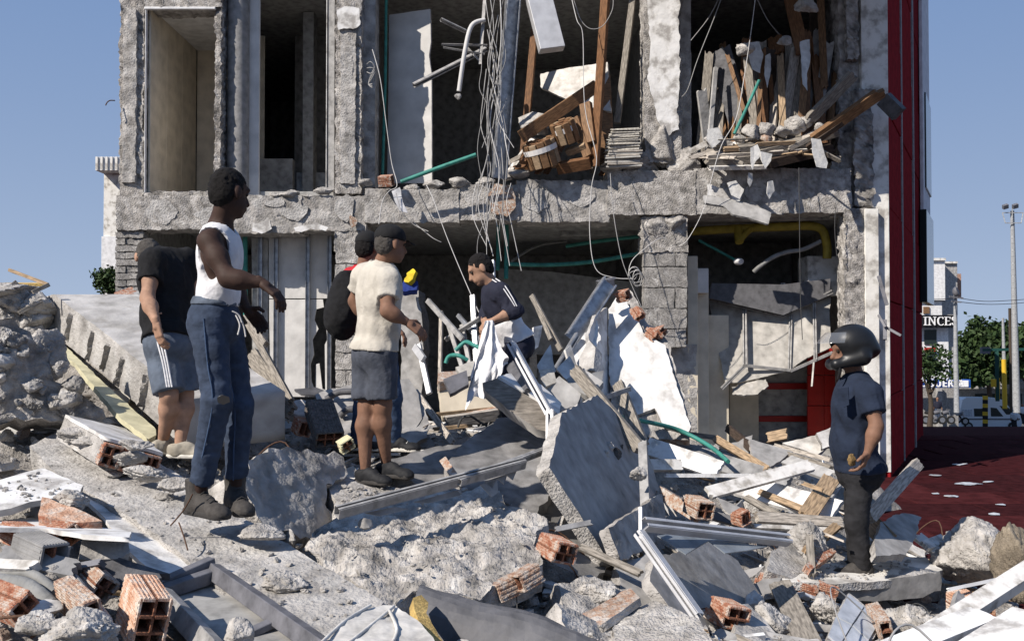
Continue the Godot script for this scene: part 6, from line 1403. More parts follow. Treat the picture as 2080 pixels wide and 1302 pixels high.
	lump("concrete_lump", "white faced lump left of the weathered plank", "lump", [1532, 1226, 5.7], Vector3(0.07, 0.08, 0.08), 74, M.plaster_white, 12, 0.07)
	lump("concrete_lump", "pointed concrete lump left of the helmeted man's shin", "lump", [1640, 1110, 6.6], Vector3(0.13, 0.16, 0.13), 75, M.concrete_rough, 16, 0.1, Vector3(0, 0.4, 0.2), 6)
	lump("concrete_lump", "grey lump behind the weathered plank", "lump", [1560, 1260, 5.4], Vector3(0.14, 0.1, 0.12), 76, M.concrete_rough, 14, 0.11)
	lump("sack_bundle", "torn brown sack bundle at the right edge", "sack", [2074, 1146, 6.3], Vector3(0.16, 0.26, 0.2), 77, M.sack, 18, 0.1, Vector3.ZERO, 5)
	lump("concrete_lump", "dusty lump with orange edge at bottom centre", "lump", [1210, 1200, 5.0], Vector3(0.14, 0.06, 0.1), 78, M.concrete_pale, 14, 0.12)
	for q in [[1935, 990, 11.6, 0.09], [1968, 968, 12.6, 0.14], [2010, 960, 12.8, 0.08], [1902, 985, 11.8, 0.06], [2035, 1002, 11.0, 0.07], [1900, 945, 13.4, 0.08], [1985, 1035, 9.8, 0.05], [2020, 1015, 10.4, 0.06], [1950, 930, 14.6, 0.1]]:
		var p := at(q[0], q[1], q[2])
		p.y = 0.03
		var poly := PackedVector3Array()
		for k in 6:
			var an := -TAU * k / 6.0
			poly.append(p + Vector3(cos(an) * q[3] * (1.0 + 0.35 * sin(k * 2.3 + q[0])), 0.0, sin(an) * q[3] * 0.7 * (1.0 + 0.3 * cos(k * 3.1 + q[1]))))
		var o := obj(slab_world(poly, Vector3.UP, 0.006, M.tile_pale, M.tile_pale, 0.01, 0.02, 0.03, 0.3, 0.04), "paper_scrap")
		tag(o, "pale scrap lying on the dark red forecourt", "scrap", "scraps on the red forecourt")

# dust, grit and small chips lying on the larger slabs
func crumbs():
	var g := RandomNumberGenerator.new(); g.seed = 91
	var spots := [[[[110, 900], [260, 910], [430, 1015], [640, 1145], [770, 1222], [690, 1290], [580, 1300], [400, 1145], [190, 1000]], [[150, 960, 5.9], [330, 955, 6.0], [650, 1270, 4.15]], 620], [[[640, 1090], [750, 1020], [1000, 990], [1090, 1060], [1050, 1160], [900, 1200], [720, 1185]], [[625, 1095, 5.12], [1040, 1000, 5.92], [960, 1215, 4.57]], 200], [[[680, 990], [770, 990], [850, 1004], [760, 1034], [695, 1038]], [[668, 985, 6.35], [870, 990, 6.5], [690, 1044, 5.8]], 250], [[[1590, 1168], [1700, 1146], [1870, 1136], [1800, 1176], [1640, 1180]], [[1560, 1168, 6.35], [1880, 1132, 7.2], [1700, 1186, 6.25]], 250], [[[-20, 990], [90, 955], [160, 990], [40, 1024]], [[-30, 985, 5.25], [166, 986, 5.3], [-30, 1044, 4.75]], 120], [[[1330, 905], [1590, 982], [1570, 996], [1320, 920]], [[1300, 892, 9.55], [1600, 985, 8.35], [1320, 920, 9.2]], 150]]
	for k in 2:
		var mm := MultiMesh.new()
		mm.transform_format = MultiMesh.TRANSFORM_3D
		var sm := MB.new()
		chunk(sm, Transform3D(), Vector3(1, 0.55, 0.8), 300 + k, 3, 0.2, 0.3, 9, true)
		mm.mesh = mesh_of([[sm, [M.concrete_rough, M.concrete_pale][k]]], Vector3.ZERO)
		var ts := []
		for s in spots:
			var poly := PackedVector2Array()
			var lo := Vector2(1e9, 1e9); var hi := -lo
			for q in s[0]:
				poly.append(Vector2(q[0], q[1])); lo = lo.min(poly[-1]); hi = hi.max(poly[-1])
			for j in int(s[2]):
				var p := Vector2(g.randf_range(lo.x, hi.x), g.randf_range(lo.y, hi.y))
				if not Geometry2D.is_point_in_polygon(p, poly): continue
				if nz.get_noise_2d(p.x * 0.035, p.y * 0.06) < -0.05 and g.randf() < 0.85: continue
				var r := 0.003 + 0.022 * pow(g.randf(), 4.0)
				ts.append(Transform3D(Basis.from_euler(Vector3(g.randf() * TAU, g.randf() * TAU, 0)).scaled(Vector3.ONE * r), on_plane(p.x, p.y, s[1]) + Vector3(0, r * 0.3, 0)))
		mm.instance_count = ts.size()
		for j in ts.size(): mm.set_instance_transform(j, ts[j])
		var o := MultiMeshInstance3D.new()
		o.multimesh = mm
		o.name = numbered("mortar_grit")
		add_child(o)
		tag(o, ["grey grit strewn over the larger slabs", "pale mortar chips strewn over the larger slabs"][k], "grit", "", "stuff")

# ---------------------------------------------------------------- loose fragments resting on the heap
var marks := [[60, 700, "the rough concrete at left edge"], [230, 760, "the leaning beam"], [240, 930, "the hollow brick wall piece"], [90, 1000, "the white sheet at left edge"], [120, 1110, "the white topped wall fragment"], [100, 1250, "the bricks at bottom left"], [300, 1230, "the large peach brick"], [430, 1070, "the vest man's boots"], [480, 1260, "the grey window frame"], [600, 1000, "the massive dark block"], [650, 860, "the standing hollow block"], [760, 980, "the black sneakers"], [760, 1280, "the mattress corner"], [860, 1110, "the big crumbled slab"], [950, 860, "the cream counter panel"], [1000, 940, "the dark sloping slab"], [1060, 1270, "the curled metal sheet"], [1130, 1120, "the dusty hollow brick"], [1120, 800, "the bent white profile"], [1230, 980, "the tall grey slab"], [1240, 1220, "the pale slab at bottom centre"], [1320, 820, "the white fallen wall"], [1400, 930, "the long diagonal slab"], [1420, 1040, "the brick in the shaded gap"], [1380, 1170, "the aluminium frame"], [1540, 910, "the doorway threshold"], [1560, 980, "the broad white board"], [1500, 1250, "the orange hollow brick"], [1640, 1040, "the tan plywood strip"], [1620, 1130, "the upright grey stake"], [1720, 1180, "the helmeted man's slab"], [1740, 1270, "the pale blue tiled chunk"], [1820, 1090, "the pale square beam"], [1860, 1270, "the furry white mound"], [1960, 1130, "the white boulder"], [1980, 1240, "the red bricks at right edge"]]
func beside(p: Vector3) -> String:
	var q := p - EYE
	var dd := q.dot(fwd)
	var s := Vector2(1040 + q.x / dd * FOCAL, 651 - q.dot(upv) / dd * FOCAL)
	var best := 1e9
	var w := ""
	for m in marks:
		var e := s.distance_to(Vector2(m[0], m[1]))
		if e < best:
			best = e; w = m[2]
	return w

func scatter():
	var g := RandomNumberGenerator.new()
	g.seed = 77
	var kinds := []
	for k in 6:
		var mb := MB.new()
		chunk(mb, Transform3D(), Vector3(1, [0.7, 0.4, 0.8, 0.35, 0.5, 0.6][k], 0.85), 100 + k, 7, 0.09, 0.3, 11, true)
		kinds.append(mb)
	var mats := [M.concrete_rough, M.concrete, M.concrete_pale, M.concrete_rough, M.brick_dusty, M.mortar]
	var meshes := []
	for k in 6:
		meshes.append(mesh_of([[kinds[k], mats[k]]], Vector3.ZERO))
	var zones := [["left", 0, 420, 0], ["middle", 420, 1120, 1], ["right", 1120, 2080, 2]]
	var names := ["fist sized concrete fragment loose on the heap left of the vest man", "fist sized concrete fragment loose on the middle heap", "fist sized concrete fragment loose on the right heap"]
	var n := 0
	for k in 290:
		var px := g.randf_range(-20, 2000)
		var d := g.randf_range(3.6, 10.5)
		var p := EYE + Vector3((px - 1040) / FOCAL * d, 0, -d)
		if p.x > 4.2 - 0.1 * (d - 6): continue
		p.y = heap_rough(p.x, p.z)
		var s := g.randf_range(0.03, 0.1) * (1.0 if d > 5 else 0.7)
		var z := 0 if px < 420 else (1 if px < 1120 else 2)
		var o := MeshInstance3D.new()
		o.mesh = meshes[k % 6]
		o.name = numbered("concrete_fragment" if k % 6 != 4 else "brick_fragment")
		add_child(o)
		o.transform = Transform3D(Basis.from_euler(Vector3(g.randf() * TAU, g.randf() * TAU, g.randf() * TAU)).scaled(Vector3.ONE * s), p + Vector3(0, s * 0.3, 0))
		var size := "small" if s < 0.05 else ("fist sized" if s < 0.075 else "large")
		var what: String = ["rough grey concrete", "flat smooth concrete", "pale concrete", "flat grey concrete", "dusty brick", "brownish mortar"][k % 6]
		tag(o, "%s %s fragment lying beside %s" % [size, what, beside(p)], "fragment" if k % 6 != 4 else "brick fragment", "loose fragments on the heap")
	# closer pieces of masonry and brick in the foreground
	for k in 150:
		var px := g.randf_range(-20, 640) if k % 2 else g.randf_range(640, 2000)
		var d := g.randf_range(3.4, 5.6)
		var p := EYE + Vector3((px - 1040) / FOCAL * d, 0, -d)
		p.y = heap_rough(p.x, p.z)
		var s := g.randf_range(0.018, 0.06)
		var o := MeshInstance3D.new()
		o.mesh = meshes[[0, 4, 3, 2, 5, 1, 4][k % 7]]
		o.name = numbered("masonry_chip")
		add_child(o)
		o.transform = Transform3D(Basis.from_euler(Vector3(g.randf() * TAU, g.randf() * TAU, g.randf() * TAU)).scaled(Vector3(s * g.randf_range(0.8, 1.5), s * g.randf_range(0.6, 1.2), s)), p + Vector3(0, s * 0.4, 0))
		tag(o, "%s %s chip in the foreground beside %s" % ["tiny" if s < 0.035 else "palm sized", ["rough grey", "dusty brick", "flat grey", "pale", "brownish mortar", "smooth grey", "dusty brick"][k % 7], beside(p)], "chip", "masonry chips in the foreground")
	# thin splinters, laths and plaster flakes
	var wm := [M.wood_tan, M.wood_grey, M.board_white, M.wood_pale, M.steel_dusty, M.plaster_white]
	for k in 230:
		var px := g.randf_range(700, 1900) if k % 3 else g.randf_range(0, 2000)
		var d := g.randf_range(4.2, 11.5)
		var p := EYE + Vector3((px - 1040) / FOCAL * d, 0, -d)
		if p.x > 4.0 - 0.1 * (d - 6): continue
		var L := g.randf_range(0.15, 0.7)
		var a := g.randf() * TAU
		var dx := Vector3(cos(a), 0, sin(a)) * L / 2
		var A := p - dx; var B := p + dx
		A.y = heap(A.x, A.z) + 0.06; B.y = heap(B.x, B.z) + 0.09
		var side := "left" if px < 700 else ("middle" if px < 1200 else "right")
		var o := board_w("splinter" if k % 6 < 4 else "metal_offcut", "", "", A, B, g.randf_range(0.015, 0.07), g.randf_range(0.008, 0.025), g.randf_range(-80, 80), wm[k % 6], null, 0.02)
		tag(o, ("%s loose %s lying beside %s" % ["short" if L < 0.35 else "long", ["tan splinter", "grey splinter", "white strip", "pale lath", "metal offcut", "white plaster strip"][k % 6], beside(p + Vector3(0, A.y, 0) - Vector3(0, p.y, 0))]), "splinter" if k % 6 != 4 else "offcut", "loose strips on the heap")
	# bent reinforcing bars and cable ends
	for k in 34:
		var px := g.randf_range(40, 1850)
		var d := g.randf_range(4.0, 10.5)
		var p := EYE + Vector3((px - 1040) / FOCAL * d, 0, -d)
		p.y = heap(p.x, p.z)
		var L := g.randf_range(0.15, 0.4)
		var a := g.randf() * TAU
		var pts := [p, p + Vector3(cos(a) * L * 0.4, 0.1 + L * 0.35, sin(a) * L * 0.4), p + Vector3(cos(a + 0.4) * L * 0.9, 0.12 + L * g.randf_range(0.1, 0.6), sin(a + 0.4) * L * 0.9), p + Vector3(cos(a + 0.9) * L * 1.2, g.randf_range(0.02, 0.25), sin(a + 0.9) * L * 1.2)]
		var mb := MB.new()
		tube(mb, curve(pts, 5), g.randf_range(0.003, 0.006), 5)
		var o := obj([[mb, [M.rust, M.wire_dark, M.wire_grey][k % 3]]], "rebar" if k % 3 == 0 else "cable_end")
		tag(o, "bent %s sticking up beside %s" % [["rusty rebar", "black cable end", "grey cable end"][k % 3], beside(p)], "rebar" if k % 3 == 0 else "cable", "bent bars and cable ends on the heap")
	# flat plaster shards
	for k in 200:
		var px := g.randf_range(-20, 2000)
		var d := g.randf_range(3.8, 11.0)
		var p := EYE + Vector3((px - 1040) / FOCAL * d, 0, -d)
		if p.x > 4.0 - 0.1 * (d - 6): continue
		p.y = heap(p.x, p.z) + 0.07
		var poly := PackedVector3Array()
		var s := g.randf_range(0.05, 0.17) * (1.0 if d > 5 else 0.6)
		var up := Vector3(g.randf_range(-0.5, 0.5), 1, g.randf_range(-0.4, 0.6)).normalized()
		var u := up.cross(Vector3.RIGHT).normalized(); var v := up.cross(u)
		var nn := g.randi_range(4, 6)
		for j in nn:
			var a := TAU * (j + g.randf_range(-0.25, 0.25)) / nn
			poly.append(p + (u * cos(a) + v * sin(a)) * s * g.randf_range(0.6, 1.2))
		var mm: Material = [M.plaster_white, M.plaster_grey, M.drywall, M.concrete, M.concrete_smooth][k % 5]
		var o := obj(slab_world(poly, up, g.randf_range(0.012, 0.05), mm, M.concrete_rough, 0.004, 0, 0.08, 0.2, 0.04), "plaster_shard")
		var side := "left" if px < 700 else ("middle" if px < 1200 else "right")
		tag(o, "%s loose %s shard lying beside %s" % ["small" if s < 0.11 else "large", ["white plaster", "grey plaster", "cream plasterboard", "grey concrete", "smooth concrete"][k % 5], beside(p)], "shard", "loose shards on the heap")
	# gravel nobody could count
	for k in 3:
		var mm := MultiMesh.new()
		mm.transform_format = MultiMesh.TRANSFORM_3D
		var sm := MB.new()
		chunk(sm, Transform3D(), Vector3(1, 0.6, 0.8), 200 + k, 3, 0.2, 0.3, 9, true)
		mm.mesh = mesh_of([[sm, [M.concrete_rough, M.concrete, M.concrete_pale][k]]], Vector3.ZERO)
		var ts := []
		for j in 5200:
			var px := g.randf_range(-60, 2060)
			var d := 3.3 + 8.5 * pow(g.randf(), 1.3)
			var x := (px - 1040) / FOCAL * d
			if x > 4.4 - 0.1 * (d - 6): continue
			var s := 0.006 + 0.03 * pow(g.randf(), 3.0)
			ts.append(Transform3D(Basis.from_euler(Vector3(g.randf() * TAU, g.randf() * TAU, 0)).scaled(Vector3.ONE * s), Vector3(x, heap_rough(x, -d) + s * 0.3, -d)))
		mm.instance_count = ts.size()
		for j in ts.size(): mm.set_instance_transform(j, ts[j])
		var o := MultiMeshInstance3D.new()
		o.multimesh = mm
		o.name = numbered("gravel")
		add_child(o)
		tag(o, ["crushed grey gravel covering the heap", "smooth grey grit covering the heap", "pale mortar crumbs covering the heap"][k], "gravel", "", "stuff")

# ---------------------------------------------------------------- people: joints joined into one smooth surface
class Field:
	var a := PackedVector3Array()
	var ba := PackedVector3Array()
	var il := PackedFloat32Array()
	var ra := PackedFloat32Array()
	var rb := PackedFloat32Array()
	var kind := PackedInt32Array()   # 0 capsule, 1 capsule cut flat at its end, 2 ellipsoid
	var bas: Array[Basis] = []
	var rad := PackedVector3Array()
	var cuts := []                   # planes: keep where n.p <= d
	var subs := []                   # capsules taken away: [a, b, r]
	func cap(p: Vector3, q: Vector3, r0: float, r1: float, flat := 0):
		a.append(p); ba.append(q - p); il.append(1.0 / maxf((q - p).length_squared(), 1e-8)); ra.append(r0); rb.append(r1); kind.append(flat)
		bas.append(Basis()); rad.append(Vector3.ONE)
	func ell(c: Vector3, b: Basis, r: Vector3):
		a.append(c); ba.append(Vector3.ZERO); il.append(1.0); ra.append(maxf(r.x, maxf(r.y, r.z))); rb.append(0); kind.append(2)
		bas.append(b.transposed()); rad.append(r)
	func one(i: int, p: Vector3) -> float:
		var pa := p - a[i]
		if kind[i] == 2:
			var q: Vector3 = bas[i] * pa
			var r := rad[i]
			var k0 := (q / r).length()
			var k1 := (q / (r * r)).length()
			if k1 < 1e-6: return -r.x
			return k0 * (k0 - 1.0) / k1
		var t := pa.dot(ba[i]) * il[i]
		if kind[i] == 1:
			var tt := maxf(t, 0.0)
			var d1 := (pa - ba[i] * tt).length() - lerpf(ra[i], rb[i], minf(tt, 1.0))
			return maxf(d1, (t - 1.0) / sqrt(il[i]))
		t = clampf(t, 0.0, 1.0)
		return (pa - ba[i] * t).length() - lerpf(ra[i], rb[i], t)

func field_mesh(f: Field, cell: float, k: float, fold := 0.0, ff := 14.0, mottle := 0.1, run := Vector3.ONE) -> MB:
	var lo := Vector3(1e9, 1e9, 1e9); var hi := -lo
	for i in f.a.size():
		var r := maxf(f.ra[i], f.rb[i]) + k + cell * 2
		lo = lo.min(f.a[i] - Vector3.ONE * r).min(f.a[i] + f.ba[i] - Vector3.ONE * r)
		hi = hi.max(f.a[i] + Vector3.ONE * r).max(f.a[i] + f.ba[i] + Vector3.ONE * r)
	for c in f.cuts:   # boxes shrink only for upright cuts
		if c[0].y > 0.9999: hi.y = minf(hi.y, c[1] / c[0].y + 0.06)
		if c[0].y < -0.9999: lo.y = maxf(lo.y, c[1] / c[0].y - 0.06)
	var B := 4
	var bx := int(ceil((hi.x - lo.x) / cell / B)); var by := int(ceil((hi.y - lo.y) / cell / B)); var bz := int(ceil((hi.z - lo.z) / cell / B))
	var nx := bx * B + 1; var ny := by * B + 1; var nzz := bz * B + 1
	var vals := PackedFloat32Array(); vals.resize(nx * ny * nzz); vals.fill(1e3)
	var half := cell * B * 0.5
	var diag := half * 1.7321
	var active := PackedInt32Array()
	var cand := PackedInt32Array()
	var sy := nzz; var sx := ny * nzz
	for ix in bx:
		for iy in by:
			for iz in bz:
				var c := lo + Vector3(ix * B * cell + half, iy * B * cell + half, iz * B * cell + half)
				cand.clear()
				var least := 1e3
				for i in f.a.size():
					var d := f.one(i, c)
					if f.kind[i] == 2: d *= 0.8 if d > 0 else 1.0
					if d < diag + k + fold: cand.append(i)
					least = minf(least, d)
				if least > diag + k + fold or least < -(diag + k + fold + 0.02) : 
					if f.cuts.is_empty() and f.subs.is_empty(): continue
					if least > diag + k + fold: continue
				active.append((ix * by + iy) * bz + iz)
				for dx in B + 1:
					for dy in B + 1:
						for dz in B + 1:
							var at_i := (ix * B + dx) * sx + (iy * B + dy) * sy + iz * B + dz
							if vals[at_i] < 999.0: continue
							var p := lo + Vector3((ix * B + dx) * cell, (iy * B + dy) * cell, (iz * B + dz) * cell)
							var v := 10.0
							for i in cand:
								var d := f.one(i, p)
								var h := maxf(k - absf(v - d), 0.0)
								v = minf(v, d) - h * h * 0.25 / k
							if fold > 0:
								var pr := p * run * ff
								v += fold * (0.8 * nf.get_noise_3dv(pr * 0.6) + 1.6 * absf(nf.get_noise_3d(pr.x + 0.5 * pr.y, pr.y, pr.z)) - 0.4)
							for q in f.cuts: v = maxf(v, q[0].dot(p) - q[1])
							for q in f.subs:
								var ab: Vector3 = q[1] - q[0]
								var t := clampf((p - q[0]).dot(ab) / maxf(ab.length_squared(), 1e-8), 0.0, 1.0)
								v = maxf(v, q[2] - (p - q[0] - ab * t).length())
							vals[at_i] = v
	var vid := PackedInt32Array(); vid.resize(nx * ny * nzz); vid.fill(-1)
	var vs := PackedVector3Array(); var cs := PackedColorArray(); var cells := PackedInt32Array()
	var co := [0, 1, sy, sy + 1, sx, sx + 1, sx + sy, sx + sy + 1]
	var cv := [Vector3(0, 0, 0), Vector3(0, 0, 1), Vector3(0, 1, 0), Vector3(0, 1, 1), Vector3(1, 0, 0), Vector3(1, 0, 1), Vector3(1, 1, 0), Vector3(1, 1, 1)]
	var ed := [[0, 1], [2, 3], [4, 5], [6, 7], [0, 2], [1, 3], [4, 6], [5, 7], [0, 4], [1, 5], [2, 6], [3, 7]]
	var w := PackedFloat32Array(); w.resize(8)
	for bi in active:
		var iz := bi % bz; var iy := (bi / bz) % by; var ix := bi / (bz * by)
		for dx in B:
			for dy in B:
				for dz in B:
					var base := (ix * B + dx) * sx + (iy * B + dy) * sy + iz * B + dz
					var neg := 0
					for i in 8:
						w[i] = vals[base + co[i]]
						if w[i] < 0: neg += 1
					if neg == 0 or neg == 8: continue
					var s := Vector3.ZERO
					var n := 0
					for e in ed:
						var u := w[e[0]]; var v := w[e[1]]
						if (u < 0) != (v < 0):
							s += cv[e[0]].lerp(cv[e[1]], clampf(u / (u - v), 0.0, 1.0)); n += 1
					var p := lo + (Vector3(ix * B + dx, iy * B + dy, iz * B + dz) + s / n) * cell
					vid[base] = vs.size()
					vs.append(p); cs.append(hue(p * 1.4, mottle)); cells.append(base)
	var idx := PackedInt32Array()
	for base in cells:
		var v0 := vals[base] < 0
		for ax in 3:
			var e: int = [sx, sy, 1][ax]
			var o1: int = [sy, 1, sx][ax]; var o2: int = [1, sx, sy][ax]
			if base + e >= vals.size() or base - o1 - o2 < 0: continue
			var v1 := vals[base + e] < 0
			if v0 == v1: continue
			var q0 := vid[base]; var q1 := vid[base - o1]; var q2 := vid[base - o1 - o2]; var q3 := vid[base - o2]
			if q1 < 0 or q2 < 0 or q3 < 0: continue
			if v0: idx.append_array([q0, q2, q1, q0, q3, q2])
			else: idx.append_array([q0, q1, q2, q0, q2, q3])
	var mb := MB.new()
	mb.patch(vs, idx, cs)
	return mb

func join(to: MB, other: MB):
	to.v.append_array(other.v); to.n.append_array(other.n); to.c.append_array(other.c)

func torso(f: Field, j: Dictionary, g: float, inf: float):
	var side: Vector3 = (j.sr - j.sl).normalized()
	var up: Vector3 = (j.neck - j.pelvis).normalized()
	side = (side - up * side.dot(up)).normalized()
	var b := Basis(side, up, side.cross(up))
	var H: float = j.neck.distance_to(j.pelvis)
	var fr: Vector3 = j.front
	f.ell(j.pelvis.lerp(j.neck, 0.68) + fr * 0.005, b, Vector3(0.165, 0.36 * H, 0.112) * Vector3(g, 1, g) + Vector3.ONE * inf)
	f.ell(j.pelvis.lerp(j.neck, 0.3) + fr * (0.01 + 0.09 * (g - 1.0)), b, Vector3(0.145, 0.3 * H, 0.105) * Vector3(g, 1, g * (1.0 + 0.35 * (g - 1.0))) + Vector3.ONE * inf)
	f.ell(j.pelvis - fr * 0.012, b, Vector3(0.16, 0.125, 0.122) * Vector3(g, 1, g) + Vector3.ONE * inf)
	f.cap(j.neck - up * 0.03, j.sl, 0.058 + inf, 0.06 + inf)
	f.cap(j.neck - up * 0.03, j.sr, 0.058 + inf, 0.06 + inf)
	f.cap(j.neck.lerp(j.sl, 0.5) - up * 0.05, j.neck.lerp(j.sr, 0.5) - up * 0.05, 0.06 + inf, 0.06 + inf)

func hand(f: Field, w: Vector3, dir: Vector3, palm: Vector3, curl: float, s: float):   # s: +1 thumb on dir x palm
	dir = dir.normalized()
	palm = (palm - dir * palm.dot(dir)).normalized()
	var across := dir.cross(palm) * s
	f.cap(w - dir * 0.02, w + dir * 0.03, 0.024, 0.026)
	for i in 4:
		var o := across * (0.028 - 0.019 * i)
		f.cap(w + dir * 0.02 + o * 0.6, w + dir * 0.088 + o, 0.015, 0.0125)
		var L: float = [0.042, 0.046, 0.043, 0.034][i]
		var p := w + dir * 0.09 + o
		var d := dir
		for seg in 3:
			var a: float = curl * [0.7, 1.0, 0.8][seg] * (1.0 + 0.12 * i)
			d = (d * cos(a) + palm * sin(a)).normalized()
			var q: Vector3 = p + d * (L * [1.0, 0.62, 0.5][seg])
			f.cap(p, q, 0.0098 - 0.0008 * seg, 0.0092 - 0.001 * seg)
			p = q
	var t0 := w + dir * 0.02 + across * 0.024
	var t1 := t0 + (dir * 0.6 + across * 0.75 + palm * 0.25).normalized() * 0.045
	var t2 := t1 + (dir * 0.85 + across * 0.3 + palm * 0.4).normalized() * 0.035
	f.cap(t0, t1, 0.014, 0.0115); f.cap(t1, t2, 0.011, 0.0095)

func head_field(f: Field, H: Vector3, F: Vector3, U: Vector3):
	F = F.normalized()
	U = (U - F * U.dot(F)).normalized()
	var b := Basis(F.cross(U), U, -F)
	var r := F.cross(U)
	f.ell(H + U * 0.03 - F * 0.012, b, Vector3(0.076, 0.092, 0.096))
	f.ell(H - U * 0.045 + F * 0.028, b, Vector3(0.056, 0.066, 0.066))
	f.ell(H - U * 0.092 + F * 0.066, b, Vector3(0.024, 0.02, 0.022))
	f.cap(H + U * 0.012 + F * 0.088, H - U * 0.03 + F * 0.108, 0.011, 0.016)
	f.cap(H + U * 0.034 + F * 0.078 - r * 0.035, H + U * 0.034 + F * 0.078 + r * 0.035, 0.014, 0.014)
	f.cap(H - U * 0.062 + F * 0.083 - r * 0.018, H - U * 0.062 + F * 0.083 + r * 0.018, 0.011, 0.011)
	for s in [-1, 1]:
		f.ell(H - U * 0.005 - F * 0.012 + r * s * 0.08, b, Vector3(0.012, 0.034, 0.02))

func shoe(o: Node3D, ankle: Vector3, toe: Vector3, upper: Material, sole: Material, collar: float, k := 1.0):
	var up := Vector3.UP
	toe = (toe - up * toe.dot(up)).normalized() * k
	var base := ankle - up * 0.085
	var f := Field.new()
	var b := Basis(toe.cross(up), up, -toe).orthonormalized()
	f.ell(base + up * 0.045 - toe * 0.03, b, Vector3(0.042, 0.052, 0.055) * k)
	f.cap(base + up * 0.04, base + up * 0.028 + toe * 0.15, 0.043 * k, 0.036 * k)
	f.ell(base + up * 0.024 + toe * 0.16, b, Vector3(0.048, 0.036, 0.06) * k)
	f.ell(base + up * 0.07 + toe * 0.045, b, Vector3(0.038, 0.036, 0.062) * k)
	f.cap(base + up * 0.06 - toe * 0.012, base + up * (0.085 + collar) - toe * 0.018, 0.044 * k, 0.05 * k, 1)
	f.cuts.append([-up, -(base.y + 0.012)])
	obj([[field_mesh(f, 0.009, 0.03, 0.004, 40.0, 0.25), upper]], "shoe", o)
	var g := Field.new()
	g.cap(base + up * 0.02 - toe * 0.045, base + up * 0.02 + toe * 0.03, 0.044 * k, 0.04 * k)
	g.cap(base + up * 0.02 + toe * 0.03, base + up * 0.02 + toe * 0.165, 0.04 * k, 0.049 * k)
	g.cuts.append([-up, -base.y]); g.cuts.append([up, base.y + 0.03 * k])
	obj([[field_mesh(g, 0.009, 0.02, 0.0, 14.0, 0.2), sole]], "shoe_sole", o)
	for lc in 4:   # laces
		var mb := MB.new()
		var c := base + toe * (0.045 + 0.024 * lc) + up * (0.107 * k - 0.011 * lc)
		tube(mb, PackedVector3Array([c - b.x * 0.024 - up * 0.012, c, c + b.x * 0.024 - up * 0.012]), 0.0035, 5)
		obj([[mb, sole]], "lace", o)

